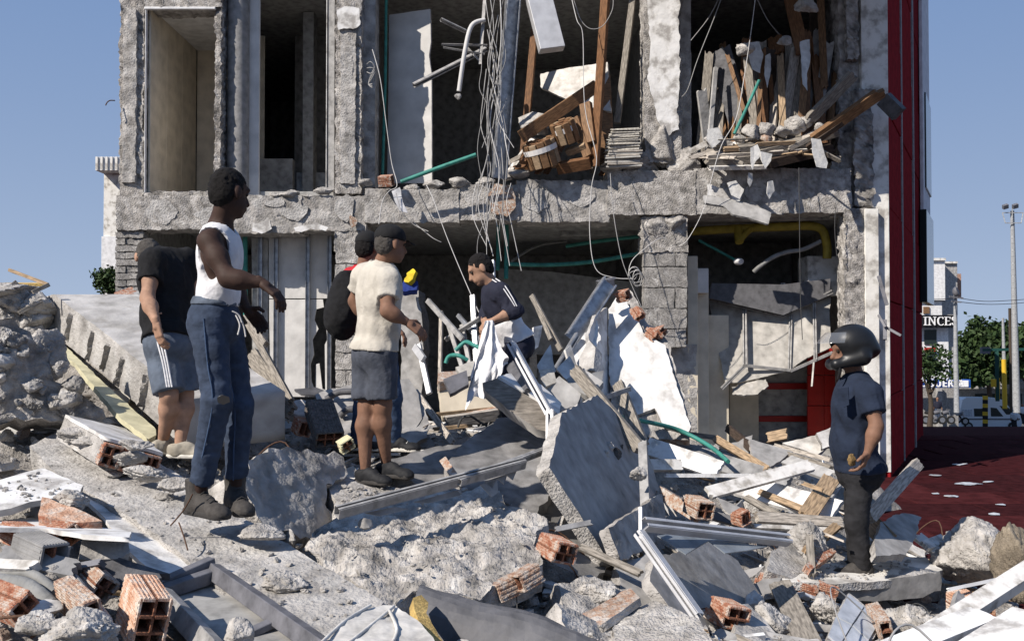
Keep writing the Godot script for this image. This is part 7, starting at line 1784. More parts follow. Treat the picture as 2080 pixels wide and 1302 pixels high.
func person(label: String, j: Dictionary, o: Dictionary) -> Node3D:
	var foot: Vector3 = (j.al + j.ar) / 2
	var n := thing("person", label, "person", Vector3(foot.x, minf(j.al.y, j.ar.y) - 0.09, foot.z))
	var g: float = o.get("girth", 1.0)
	var skin: Material = M[o.skin]
	var up: Vector3 = (j.neck - j.pelvis).normalized()
	j.front = (up.cross(j.sr - j.sl)).normalized()
	# body
	var f := Field.new()
	torso(f, j, g, -0.012)
	var HU: Vector3 = j.get("hup", Vector3.UP)
	var HF: Vector3 = j.face.normalized()
	f.cap(j.head - HU * 0.05 - HF * 0.02, j.neck, 0.054, 0.06)
	f.ell(j.head + HU * 0.02, Basis(), Vector3(0.07, 0.08, 0.07))
	for s in [["sl", "el", "wl"], ["sr", "er", "wr"]]:
		f.cap(j[s[0]], j[s[0]].lerp(j[s[1]], 0.45), 0.056 * o.get("arm", 1.0), 0.05 * o.get("arm", 1.0))
		f.cap(j[s[0]].lerp(j[s[1]], 0.45), j[s[1]], 0.05 * o.get("arm", 1.0), 0.041)
		f.cap(j[s[1]], j[s[1]].lerp(j[s[2]], 0.35), 0.04, 0.043 * o.get("arm", 1.0))
		f.cap(j[s[1]].lerp(j[s[2]], 0.35), j[s[2]], 0.043 * o.get("arm", 1.0), 0.027)
	for s in [["hl", "kl", "al"], ["hr", "kr", "ar"]]:
		var lr := 1.0 if o.get("shorts", false) else 0.78
		f.cap(j[s[0]], j[s[1]], 0.078 * lr, 0.054 * lr)
		var back: Vector3 = -j.front * 0.012
		f.cap(j[s[1]], j[s[1]].lerp(j[s[2]], 0.3) + back * lr, 0.05 * lr, 0.057 * lr)
		f.cap(j[s[1]].lerp(j[s[2]], 0.3) + back * lr, j[s[2]], 0.056 * lr, 0.034)
	var body := field_mesh(f, 0.014, 0.035, 0.0, 14.0, 0.15)
	var hf := Field.new()
	head_field(hf, j.head, j.face, HU)
	hf.cap(j.head - HU * 0.05 - HF * 0.02, j.neck.lerp(j.head, 0.3), 0.056, 0.058)
	join(body, field_mesh(hf, 0.0065, 0.02, 0.0, 14.0, 0.12))
	for s in [["wl", "hdl", "hpl", -1.0], ["wr", "hdr", "hpr", 1.0]]:
		var h := Field.new()
		hand(h, j[s[0]], j[s[1]], j[s[2]], j.get("curl", 0.45), j.get("thumb" + s[0], s[3]))
		join(body, field_mesh(h, 0.0048, 0.006, 0.0, 14.0, 0.12))
	obj([[body, skin]], "body", n)
	var r := HF.cross((HU - HF * HU.dot(HF)).normalized())
	for s in [-1, 1]:
		var mb := MB.new()
		chunk(mb, Transform3D(Basis(), j.head + HU * 0.012 + HF * 0.079 + r * s * 0.031), Vector3.ONE * 0.011, 1, 4, 0.0, 0.0, 0)
		obj([[mb, M.eye]], "eye", n)
	# hair
	if o.has("hair"):
		var hb := Field.new()
		var U2: Vector3 = (HU - HF * HU.dot(HF)).normalized()
		hb.ell(j.head + U2 * 0.036 - HF * 0.018, Basis(r, U2, -HF), Vector3(0.079, 0.089 + o.get("hair_top", 0.0), 0.098))
		hb.ell(j.head - U2 * 0.01 - HF * 0.05, Basis(r, U2, -HF), Vector3(0.074, 0.07, 0.06))
		hb.cuts.append([(HF * 0.8 - U2 * 0.6).normalized(), (HF * 0.8 - U2 * 0.6).normalized().dot(j.head + HF * 0.035 + U2 * 0.03)])
		obj([[field_mesh(hb, 0.006, 0.02, 0.006, 80.0, 0.3), M[o.hair]]], "hair", n)
	# upper garment
	var t := Field.new()
	var kind: String = o.top
	var inf: float = {"tank": 0.006, "tee": 0.026, "shirt": 0.024, "jacket": 0.024}[kind]
	torso(t, j, g, inf)
	var neck_up: Vector3 = (HU * 0.5 + up * 0.5).normalized()
	if kind == "tank":
		for s in ["sl", "sr"]:
			var outw: Vector3 = (j[s] - j.neck).normalized()
			t.subs.append([j[s] + outw * 0.02 - up * 0.02, j[s] + outw * 0.12 - up * 0.06, 0.105])
			t.subs.append([j[s] + outw * 0.03 - up * 0.13, j[s] + outw * 0.12 - up * 0.14, 0.08])
		t.subs.append([j.neck + up * 0.045, j.neck + up * 0.05 + j.front * 0.07, 0.095])
	else:
		for s in [["sl", "el", "wl"], ["sr", "er", "wr"]]:
			var m: float = o.get("sleeve", 0.62)
			if kind == "jacket":
				t.cap(j[s[0]], j[s[1]], 0.072, 0.06)
				t.cap(j[s[1]], j[s[1]].lerp(j[s[2]], o.get("cuff", 0.55)), 0.06, 0.052, 1)
			else:
				t.cap(j[s[0]], j[s[0]].lerp(j[s[1]], m), 0.074 * o.get("arm", 1.0), 0.076 * o.get("arm", 1.0), 1)
		t.subs.append([j.neck + neck_up * 0.05, j.neck + neck_up * 0.2, 0.062])
	var hem: Vector3 = j.pelvis - up * o.get("hem", 0.05)
	t.cuts.append([-up, -up.dot(hem)])
	t.cuts.append([neck_up, neck_up.dot(j.neck + neck_up * 0.06)])
	var fold: float = 0.006 if kind == "tank" else 0.011
	if o.has("top2"):
		var mid: Vector3 = j.pelvis.lerp(j.neck, o.split)
		var t2 := Field.new()
		torso(t2, j, g, inf)
		t2.cuts = [[-up, -up.dot(hem)], [up, up.dot(mid)]]
		obj([[field_mesh(t2, 0.0095, 0.035, fold, 11.0, 0.06, Vector3(1.4, 0.8, 1.4)), M[o.top2]]], "jacket_lower", n)
		t.cuts[0] = [-up, -up.dot(mid + up * 0.003)]
		# sleeves lie below the split as well, so they get a field of their own
		var ts := Field.new()
		for s in [["sl", "el", "wl"], ["sr", "er", "wr"]]:
			ts.cap(j[s[0]], j[s[1]], 0.074, 0.061)
			ts.cap(j[s[1]], j[s[1]].lerp(j[s[2]], o.get("cuff", 0.55)), 0.061, 0.053, 1)
		obj([[field_mesh(ts, 0.0115, 0.03, 0.008, 16.0), M[o.topm]]], "sleeves", n)
	obj([[field_mesh(t, 0.0095, 0.035, fold, 11.0, 0.06, Vector3(1.5, 0.55, 1.5)), M[o.topm]]], {"tank": "vest", "tee": "tee_shirt", "shirt": "shirt", "jacket": "jacket"}[kind], n)
	# lower garment
	var l := Field.new()
	var side: Vector3 = (j.sr - j.sl).normalized()
	l.ell(j.pelvis - j.front * 0.008, Basis(side, up, side.cross(up)).orthonormalized(), Vector3(0.172, 0.16, 0.135) * Vector3(g, 1, g))
	var shorts: bool = o.get("shorts", false)
	for s in [["hl", "kl", "al"], ["hr", "kr", "ar"]]:
		if shorts:
			l.cap(j[s[0]], j[s[0]].lerp(j[s[1]], o.get("leg", 0.9)), 0.1, 0.098, 1)
		else:
			l.cap(j[s[0]], j[s[1]], 0.093, 0.071)
			l.cap(j[s[1]], j[s[2]] + (j[s[2]] - j[s[1]]).normalized() * o.get("leg", 0.0), 0.071, 0.06, 1)
	if not shorts and o.get("seams", false):
		for s in [["hl", "kl", "al"], ["hr", "kr", "ar"]]:
			for off in [[side * 0.02 + Vector3(0.0, 0, 1.0), 0.0]]:
				var ov: Vector3 = (off[0] as Vector3).normalized()
				var sm := MB.new()
				tube(sm, curve([j[s[0]] + ov * 0.098 + up * 0.05, j[s[0]].lerp(j[s[1]], 0.5) + ov * 0.088, j[s[1]] + ov * 0.074, j[s[1]].lerp(j[s[2]], 0.5) + ov * 0.069, j[s[2]] + ov * 0.061 + up * 0.08], 6), 0.004, 5)
				obj([[sm, M.denim_light]], "seam", n)
	var waist: Vector3 = j.pelvis + up * o.get("waist", 0.1)
	l.cuts.append([up, up.dot(waist)])
	obj([[field_mesh(l, 0.0095, 0.03, 0.0075, 12.0, 0.25, Vector3(0.8, 1.7, 0.8) if not shorts else Vector3(1.5, 0.5, 1.5)), M[o.legs]]], "shorts" if shorts else "trousers", n)
	if o.has("band"):
		var w := Field.new()
		w.ell(j.pelvis - j.front * 0.004, Basis(side, up, side.cross(up)).orthonormalized(), Vector3(0.17, 0.2, 0.134) * Vector3(g, 1, g))
		w.cuts = [[-up, -up.dot(waist - up * 0.02)], [up, up.dot(waist + up * 0.022)]]
		obj([[field_mesh(w, 0.0095, 0.03, 0.006, 15.0, 0.3), M.shorts_blue]], "waistband", n)
	# shoes
	var c: float = o.get("collar", 0.0)
	shoe(n, j.al, j.tl, M[o.shoe], M[o.sole], c, o.get("big", 1.0))
	shoe(n, j.ar, j.tr, M[o.shoe], M[o.sole], c, o.get("big", 1.0))
	return n

func J(d: Dictionary) -> Dictionary:
	var o := {}
	for k in d:
		o[k] = pa(d[k]) if d[k] is Array else d[k]
	return o

func cap_hat(n: Node3D, H: Vector3, F: Vector3, m: Material):
	F = F.normalized()
	var U := (Vector3.UP - F * F.y).normalized()
	var f := Field.new()
	f.ell(H + U * 0.05 - F * 0.012, Basis(F.cross(U), U, -F), Vector3(0.09, 0.085, 0.108))
	f.cuts.append([-U, -U.dot(H + U * 0.028)])
	obj([[field_mesh(f, 0.008, 0.02, 0.003, 30.0), m]], "cap", n)
	var mb := MB.new()
	var r := F.cross(U)
	var pts := []
	for i in 9:
		var a := lerpf(-1.2, 1.2, i / 8.0)
		pts.append([H + U * 0.036 + F * (0.075 + 0.008) + r * sin(a) * 0.078, H + U * (0.03 - 0.012 * absf(sin(a))) + F * (0.09 + 0.085 * cos(a)) + r * sin(a) * 0.078])
	for i in 8:
		for s in [[0.0, true], [-0.006, false]]:
			var e: Vector3 = U * s[0]
			if s[1]: mb.quad(pts[i][0] + e, pts[i][1] + e, pts[i + 1][1] + e, pts[i + 1][0] + e)
			else: mb.quad(pts[i + 1][0] + e, pts[i + 1][1] + e, pts[i][1] + e, pts[i][0] + e)
		mb.quad(pts[i][1], pts[i][1] - U * 0.006, pts[i + 1][1] - U * 0.006, pts[i + 1][1])
	obj([[mb, m]], "cap_brim", n)

func build_people():
	# man in white vest
	var p := person("man in white vest, ripped blue jeans and dusty boots, seen from behind", J({"head": [466, 394, 4.98], "face": Vector3(0.6, -0.12, -0.8), "neck": [446, 458, 5.0], "sl": [452, 484, 5.18], "sr": [424, 490, 4.84], "el": [470, 575, 5.26], "wl": [500, 628, 5.2], "er": [462, 566, 4.76], "wr": [530, 574, 4.76], "hdl": Vector3(0.6, -0.6, 0), "hpl": Vector3(0, -0.3, 0.9), "hdr": Vector3(0.75, -0.55, 0.05), "hpr": Vector3(-0.5, -0.8, -0.3),
		"pelvis": [437, 652, 5.0], "hl": [458, 668, 5.1], "hr": [424, 668, 4.92], "kl": [484, 826, 5.08], "kr": [440, 815, 4.88], "al": [478, 1004, 5.12], "ar": [402, 1012, 4.98], "tl": Vector3(0.45, 0, 0.85), "tr": Vector3(0.75, 0, 0.62), "curl": 0.5}),
		{"skin": "skin_dark", "hair": "hair", "hair_top": 0.006, "top": "tank", "topm": "cloth_white", "hem": -0.075, "legs": "denim", "waist": 0.1, "leg": -0.085, "band": true, "seams": true, "shoe": "boot", "sole": "sole", "collar": 0.1, "big": 1.14, "girth": 0.98, "arm": 1.0})
	slab("knee_tear", "", "", [[440, 808], [450, 802], [464, 806], [466, 816], [452, 822], [442, 818]], [[440, 808, 4.775], [464, 806, 4.8], [452, 822, 4.785]], 0.006, M.sole, M.wire_white, 0.004, 0, 0.03, 0.1, 0.01, null, p)
	for q in [[[470, 632, 4.87], [484, 640, 4.88], [490, 655, 4.88]], [[478, 640, 4.88], [486, 660, 4.87], [482, 680, 4.86]], [[484, 640, 4.88], [494, 662, 4.9], [498, 684, 4.9]]]:
		wire("drawstring", "", "", q, 0.004, M.wire_white, 5, 5, p)
	# man in beige shirt
	p = person("man in beige tee shirt, grey shorts and black cap, seen from behind", J({"head": [794, 497, 6.45], "face": Vector3(0.78, -0.1, -0.62), "neck": [772, 544, 6.5], "sl": [740, 560, 6.66], "sr": [788, 570, 6.34], "el": [720, 612, 6.72], "wl": [748, 655, 6.72], "er": [786, 632, 6.24], "wr": [826, 654, 6.28], "hdl": Vector3(0.8, -0.5, -0.1), "hpl": Vector3(0, -1, 0), "hdr": Vector3(0.75, -0.5, -0.1), "hpr": Vector3(-0.3, -0.6, -0.7),
		"pelvis": [762, 718, 6.5], "hl": [746, 728, 6.56], "hr": [776, 728, 6.44], "kl": [744, 826, 6.5], "kr": [778, 824, 6.44], "al": [742, 956, 6.48], "ar": [784, 944, 6.56], "tl": Vector3(0.85, 0, 0.55), "tr": Vector3(0.85, 0, 0.45), "curl": 0.5}),
		{"skin": "skin_tan", "hair": "hair_grey", "top": "tee", "topm": "cloth_beige", "hem": -0.02, "sleeve": 0.62, "legs": "shorts_grey", "shorts": true, "leg": 0.86, "waist": 0.03, "shoe": "shoe_black", "sole": "sole", "girth": 1.05})
	cap_hat(p, at(794, 497, 6.45), Vector3(0.78, -0.1, -0.62), M.cap_black)
	# man behind him with a backpack
	p = person("man in jeans and dark cap mostly hidden behind the man in beige", J({"head": [748, 506, 7.3], "face": Vector3(0.5, -0.15, -0.85), "neck": [738, 548, 7.3], "sl": [714, 566, 7.45], "sr": [760, 572, 7.15], "el": [722, 620, 7.55], "wl": [745, 660, 7.6], "er": [768, 630, 7.05], "wr": [800, 660, 7.1], "hdl": Vector3(0.6, -0.6, -0.3), "hpl": Vector3(0, -1, 0), "hdr": Vector3(0.6, -0.6, 0), "hpr": Vector3(0, -1, 0),
		"pelvis": [762, 712, 7.3], "hl": [748, 722, 7.38], "hr": [780, 722, 7.2], "kl": [738, 808, 7.4], "kr": [796, 808, 7.16], "al": [726, 892, 7.45], "ar": [798, 893, 7.2], "tl": Vector3(0.9, 0, 0.3), "tr": Vector3(0.9, 0, 0.3)}),
		{"skin": "skin_tan", "hair": "hair", "top": "tee", "topm": "red_cloth", "hem": 0.06, "legs": "denim_light", "leg": 0.02, "shoe": "shoe_black", "sole": "sole_white"})
	cap_hat(p, at(748, 506, 7.3), Vector3(0.5, -0.15, -0.85), M.cap_black)
	var bp := Field.new()
	var bc := at(698, 622, 7.2)
	bp.ell(bc, Basis(Vector3.UP, 0.5), Vector3(0.11, 0.25, 0.15))
	bp.ell(bc + Vector3(-0.04, -0.08, 0.03), Basis(Vector3.UP, 0.5), Vector3(0.1, 0.15, 0.13))
	bp.cap(bc + Vector3(0, 0.22, 0), bc + Vector3(0.05, 0.25, -0.05), 0.03, 0.02)
	var pack := thing("backpack", "black backpack on the hidden man behind the beige shirt", "backpack", bc - Vector3(0, 0.26, 0))
	obj([[field_mesh(bp, 0.012, 0.05, 0.01, 14.0), M.cloth_black]], "bag", pack)
	for s in [0, 1]:
		wire("strap", "", "", [[700 + 6 * s, 566, 7.25], [712 + 8 * s, 552, 7.3], [724 + 8 * s, 566, 7.1], [716, 620, 7.12]], 0.016, M.cloth_black, 6, 6, pack)
	# stooping man in black shirt
	p = person("man in black tee shirt and grey striped shorts bending away", J({"head": [301, 524, 6.6], "face": Vector3(-0.3, -0.6, -0.75), "hup": Vector3(-0.3, 0.7, -0.6), "neck": [334, 520, 6.55], "sl": [310, 532, 6.34], "sr": [374, 530, 6.62], "el": [298, 606, 6.2], "wl": [316, 654, 6.06], "er": [392, 600, 6.66], "wr": [396, 660, 6.62], "hdl": Vector3(0.2, -0.95, 0), "hpl": Vector3(0.6, 0.1, -0.7), "hdr": Vector3(0, -1, 0), "hpr": Vector3(-1, 0, 0),
		"pelvis": [342, 696, 6.32], "hl": [326, 712, 6.28], "hr": [362, 712, 6.38], "kl": [342, 802, 6.2], "kr": [374, 800, 6.36], "al": [330, 896, 6.36], "ar": [364, 904, 6.3], "tl": Vector3(0.4, 0, -0.5), "tr": Vector3(0.75, 0, 0.1), "curl": 0.35}),
		{"skin": "skin_light", "hair": "hair_grey", "top": "tee", "topm": "cloth_black", "hem": -0.0, "sleeve": 0.55, "legs": "shorts_blue", "shorts": true, "leg": 0.95, "waist": 0.05, "shoe": "shoe_pale", "sole": "sole_white", "girth": 1.08})
	for s in 3:
		wire("side_stripe", "", "", [[318 + 6 * s, 694, 6.145], [330 + 5 * s, 740, 6.105], [338 + 5 * s, 786, 6.095]], 0.006, M.cloth_white, 5, 5, p)
	wire("bracelet", "", "", [[315, 634, 6.175], [320, 637, 6.155], [327, 636, 6.165]], 0.006, M.brick, 4, 5, p)
	# stooping man with the white cloth
	p = person("stooping man in navy and white track jacket holding a white cloth", J({"head": [976, 548, 8.0], "face": Vector3(-0.85, -0.5, 0.12), "hup": Vector3(-0.4, 0.85, 0), "neck": [1000, 582, 8.02], "sl": [1018, 596, 7.86], "sr": [1004, 590, 8.2], "el": [1046, 632, 7.8], "wl": [1004, 650, 7.74], "er": [988, 640, 8.22], "wr": [990, 668, 8.05], "hdl": Vector3(-0.85, -0.45, 0.05), "hpl": Vector3(0.2, -0.8, -0.5), "hdr": Vector3(-0.5, -0.7, 0.3), "hpr": Vector3(0.2, -0.8, 0.4),
		"pelvis": [1050, 698, 8.05], "hl": [1052, 706, 7.95], "hr": [1046, 706, 8.16], "kl": [1036, 784, 7.72], "kr": [1024, 776, 8.1], "al": [1060, 866, 7.9], "ar": [1040, 866, 8.25], "tl": Vector3(-0.9, 0, 0.2), "tr": Vector3(-0.9, 0, 0.1), "curl": 0.8}),
		{"skin": "skin_light", "hair": "hair", "hair_top": 0.01, "top": "jacket", "topm": "cloth_navy", "top2": "cloth_white", "split": 0.42, "hem": -0.02, "cuff": 0.45, "legs": "cloth_navy", "waist": 0.08, "shoe": "shoe_black", "sole": "sole", "girth": 1.02})
	for s in 2:
		wire("sleeve_stripe", "", "", [[1000 + 7 * s, 568 - 2 * s, 7.94], [1018 + 6 * s, 581 - 2 * s, 7.80], [1034 + 6 * s, 603, 7.752], [1046 + 4 * s, 622, 7.738]], 0.005, M.cloth_white, 6, 5, p)
	var lft := curve([at(984, 652, 7.7), at(970, 716, 7.66), at(954, 780, 7.58), at(945, 834, 7.5)], 8)
	var rgt := curve([at(1002, 650, 7.7), at(1014, 690, 7.64), at(1026, 722, 7.6), at(1036, 744, 7.56)], 8)
	var cm := MB.new()
	for side in [1, -1]:
		var vs0 := PackedVector3Array(); var id0 := PackedInt32Array()
		for r in lft.size():
			var v := float(r) / (lft.size() - 1)
			for c in 25:
				var u := c / 24.0
				var q := lft[r].lerp(rgt[r], u)
				q += Vector3(0, 0.05 * v * sin(u * 9.0) - 0.1 * v * u * (1 - u), 0.012 * side * 0.3) + Vector3(0.3, 0, 0.95) * ((0.012 + 0.03 * v) * sin(u * 13.0 + 2.5 * v + 5.0 * nf.get_noise_3dv(Vector3(u * 4.0, v * 3.0, 1.0))) + 0.03 * nf.get_noise_3dv(q * 16.0))
				vs0.append(q)
		for r in lft.size() - 1:
			for c in 24:
				var a := r * 25 + c
				if side > 0: id0.append_array([a, a + 1, a + 25, a + 25, a + 1, a + 26])
				else: id0.append_array([a, a + 25, a + 1, a + 25, a + 26, a + 1])
		cm.patch(vs0, id0, PackedColorArray())
	tag(obj([[cm, M.cloth_white]], "white_cloth"), "crumpled white cloth hanging from the stooping man's hand", "cloth")
	# man with the helmet
	p = person("stout man in denim shirt and black jeans wearing a motorcycle helmet", J({"head": [1722, 716, 6.7], "face": Vector3(-1, -0.05, 0.12), "neck": [1740, 768, 6.72], "sl": [1766, 800, 6.52], "sr": [1742, 796, 6.9], "el": [1782, 866, 6.44], "wl": [1764, 918, 6.42], "er": [1760, 868, 6.96], "wr": [1736, 918, 6.92], "hdl": Vector3(-0.35, -0.95, 0), "hpl": Vector3(-0.8, 0.1, -0.5), "hdr": Vector3(-0.5, -0.85, 0), "hpr": Vector3(0, 0, 1),
		"pelvis": [1746, 956, 6.72], "hl": [1750, 968, 6.62], "hr": [1744, 968, 6.82], "kl": [1742, 1062, 6.6], "kr": [1738, 1062, 6.82], "al": [1752, 1148, 6.62], "ar": [1742, 1144, 6.84], "tl": Vector3(-1, 0, 0.12), "tr": Vector3(-1, 0, -0.1), "curl": 0.6}),
		{"skin": "skin_tan", "top": "shirt", "topm": "denim_shirt", "hem": 0.0, "sleeve": 0.6, "legs": "denim_black", "waist": 0.06, "leg": 0.03, "shoe": "boot", "sole": "frame_grey", "collar": 0.02, "girth": 1.2, "arm": 1.05})
	var Hc := at(1726, 704, 6.7)
	var F := Vector3(-1, -0.05, 0.12).normalized()
	var hf := Field.new()
	hf.ell(Hc + Vector3(0.025, 0.02, 0), Basis(), Vector3(0.158, 0.135, 0.13))
	hf.ell(Hc + Vector3(0.11, -0.02, 0), Basis(), Vector3(0.1, 0.07, 0.1))
	hf.cap(Hc + Vector3(-0.1, -0.12, 0.055), Hc + Vector3(0.06, -0.07, 0.085), 0.034, 0.06)
	hf.cap(Hc + Vector3(-0.1, -0.12, -0.055), Hc + Vector3(0.06, -0.07, -0.085), 0.034, 0.06)
	hf.cap(Hc + Vector3(-0.108, -0.12, -0.055), Hc + Vector3(-0.108, -0.12, 0.055), 0.034, 0.034)
	hf.subs.append([Hc + Vector3(-0.2, -0.035, 0), Hc + Vector3(-0.08, -0.035, 0), 0.078])
	hf.subs.append([Hc + Vector3(-0.02, -0.2, 0), Hc + Vector3(-0.02, -0.12, 0), 0.085])
	var hel := thing("motorcycle_helmet", "black motorcycle helmet with raised clear visor on the stout man", "helmet", Hc - Vector3(0, 0.14, 0))
	obj([[field_mesh(hf, 0.007, 0.03, 0.0, 14.0, 0.05), M.helmet]], "shell", hel)
	var vb := MB.new()
	var grid := []
	for i in 13:
		var row := []
		for k in 7:
			var az := lerpf(-1.2, 1.2, i / 12.0)
			var elv := lerpf(0.12, 0.62, k / 6.0)
			var rr := 0.168
			row.append(Hc + Vector3(-0.02, 0.012, 0) + (F * cos(az) * cos(elv) + F.cross(Vector3.UP) * sin(az) * cos(elv) * 0.86 + Vector3.UP * sin(elv) * 0.9) * rr + F * 0.035 * (1.0 - k / 6.0) * cos(az))
		grid.append(row)
	var vs := PackedVector3Array(); var idx := PackedInt32Array()
	for i in 13:
		for k in 7: vs.append(grid[i][k])
	for i in 12:
		for k in 6:
			var a := i * 7 + k
			idx.append_array([a, a + 7, a + 1, a + 1, a + 7, a + 8])
	vb.patch(vs, idx, PackedColorArray())
	obj([[vb, M.visor_glass]], "visor", hel)
	wire("chin_strap", "", "", [[1708, 742, 6.62], [1706, 758, 6.6], [1703, 770, 6.6]], 0.008, M.cloth_black, 4, 5, hel)
	tag(lump("work_glove", "tan work glove held at the stout man's hip", "glove", [1730, 936, 6.42], Vector3(0.035, 0.05, 0.022), 9, M.glove_tan, 10, 0.16), "tan work glove held at the stout man's hip", "glove")
	slab("chest_pocket", "", "", [[1702, 790], [1724, 786], [1726, 822], [1714, 828], [1704, 822]], [[1702, 790, 6.50], [1724, 786, 6.462], [1714, 828, 6.462]], 0.01, M.denim_shirt, M.denim_shirt, 0.0, 0, 0.03, 0.1, 0.01, null, p)

# ---------------------------------------------------------------- street far behind, left house
func lettering(text: String, p: Vector3, height: float, m: Material, parent: Node3D, serif := true, turn := 0.0):
	var tm := TextMesh.new()
	var sf := SystemFont.new()
	sf.font_names = PackedStringArray(["Droid Serif" if serif else "Droid Sans"])
	sf.font_weight = 400 if serif else 700
	tm.font = sf
	tm.text = text
	tm.font_size = 64
	tm.pixel_size = height / 46.0
	tm.depth = 0.08
	tm.material = m
	var o := MeshInstance3D.new()
	o.mesh = tm
	o.name = "lettering"
	parent.add_child(o, true)
	o.position = p - world_of(parent)
	o.rotation.y = turn

func leaf_tree(called: String, label: String, base: Vector3, h: float, blobs: Array, n: int, leaf: float, sd: int):
	var t := thing(called, label, "tree", base)
	var g := RandomNumberGenerator.new(); g.seed = sd
	var mb := MB.new()
	tube(mb, curve([base, base + Vector3(0.1, h * 0.25, 0), base + Vector3(-0.05, h * 0.5, 0), base + Vector3(0.05, h * 0.7, 0)], 4), h * 0.035, 8, h * 0.015)
	for q in blobs:
		var c: Vector3 = base + q[0]
		tube(mb, curve([base + Vector3(0, h * 0.35, 0), base.lerp(c, 0.6) + Vector3(0, h * 0.12, 0), c], 4), h * 0.018, 6, h * 0.005)
	obj([[mb, M.bark]], "trunk", t)
	var la := MB.new(); var lb := MB.new()
	for q in blobs:
		var c: Vector3 = base + q[0]
		var r: Vector3 = q[1]
		var clumps := []
		for k in 26:
			var d := Vector3(g.randfn(), g.randfn(), g.randfn()).normalized()
			clumps.append(d * pow(g.randf(), 0.35))
		for k in n / blobs.size():
			var cc: Vector3 = clumps[k % clumps.size()]
			var e := cc + Vector3(g.randfn(), g.randfn(), g.randfn()) * 0.17
			var p := c + e * r
			var u := Vector3(g.randf_range(-1, 1), g.randf_range(-1, 1), g.randf_range(-1, 1)).normalized()
			var v := u.cross(Vector3(g.randf_range(-1, 1), g.randf_range(-1, 1), g.randf_range(-1, 1))).normalized()
			var s := leaf * g.randf_range(0.6, 1.3)
			var col := Color.WHITE * g.randf_range(0.7, 1.25)
			(la if k % 3 else lb).quad(p - u * s, p - v * s * 0.6, p + u * s, p + v * s * 0.6, col)
	obj([[la, M.leaf], [lb, M.leaf_b]], "crown", t)

func far_person(label: String, p: Array, m: Material, lm: Material):
	var c := pa(p)
	var o := thing("person", label, "person", c)
	var f := Field.new()
	for s in [-1, 1]:
		f.cap(c + Vector3(s * 0.1, 0.05, 0), c + Vector3(s * 0.09, 0.85, 0), 0.07, 0.1)
		f.cap(c + Vector3(s * 0.22, 1.4, 0), c + Vector3(s * 0.3, 0.85, 0.05), 0.06, 0.045)
	f.ell(c + Vector3(0, 1.15, 0), Basis(), Vector3(0.2, 0.34, 0.13))
	f.cap(c + Vector3(0, 1.4, 0), c + Vector3(0, 1.55, 0), 0.06, 0.06)
	f.ell(c + Vector3(0, 1.64, 0), Basis(), Vector3(0.09, 0.12, 0.1))
	obj([[field_mesh(f, 0.045, 0.05), M.skin_tan]], "body", o)
	var t := Field.new()
	t.ell(c + Vector3(0, 1.15, 0), Basis(), Vector3(0.24, 0.36, 0.17))
	for s in [-1, 1]: t.cap(c + Vector3(s * 0.2, 1.4, 0), c + Vector3(s * 0.26, 1.12, 0.02), 0.09, 0.08)
	obj([[field_mesh(t, 0.05, 0.05), m]], "shirt", o)
	var l := Field.new()
	for s in [-1, 1]: l.cap(c + Vector3(s * 0.1, 0.12, 0), c + Vector3(s * 0.09, 0.9, 0), 0.1, 0.13)
	obj([[field_mesh(l, 0.05, 0.05), lm]], "trousers", o)

func wheel(parent: Node3D, c: Vector3, axis: Vector3, r: float, w: float):
	var mb := MB.new()
	tube(mb, PackedVector3Array([c - axis * w / 2, c + axis * w / 2]), r, 18)
	var o := obj([[mb, M.tyre]], "wheel", parent)
	mb = MB.new()
	tube(mb, PackedVector3Array([c - axis * (w / 2 + 0.01), c + axis * (w / 2 + 0.01)]), r * 0.6, 14)
	obj([[mb, M.steel]], "rim", o)

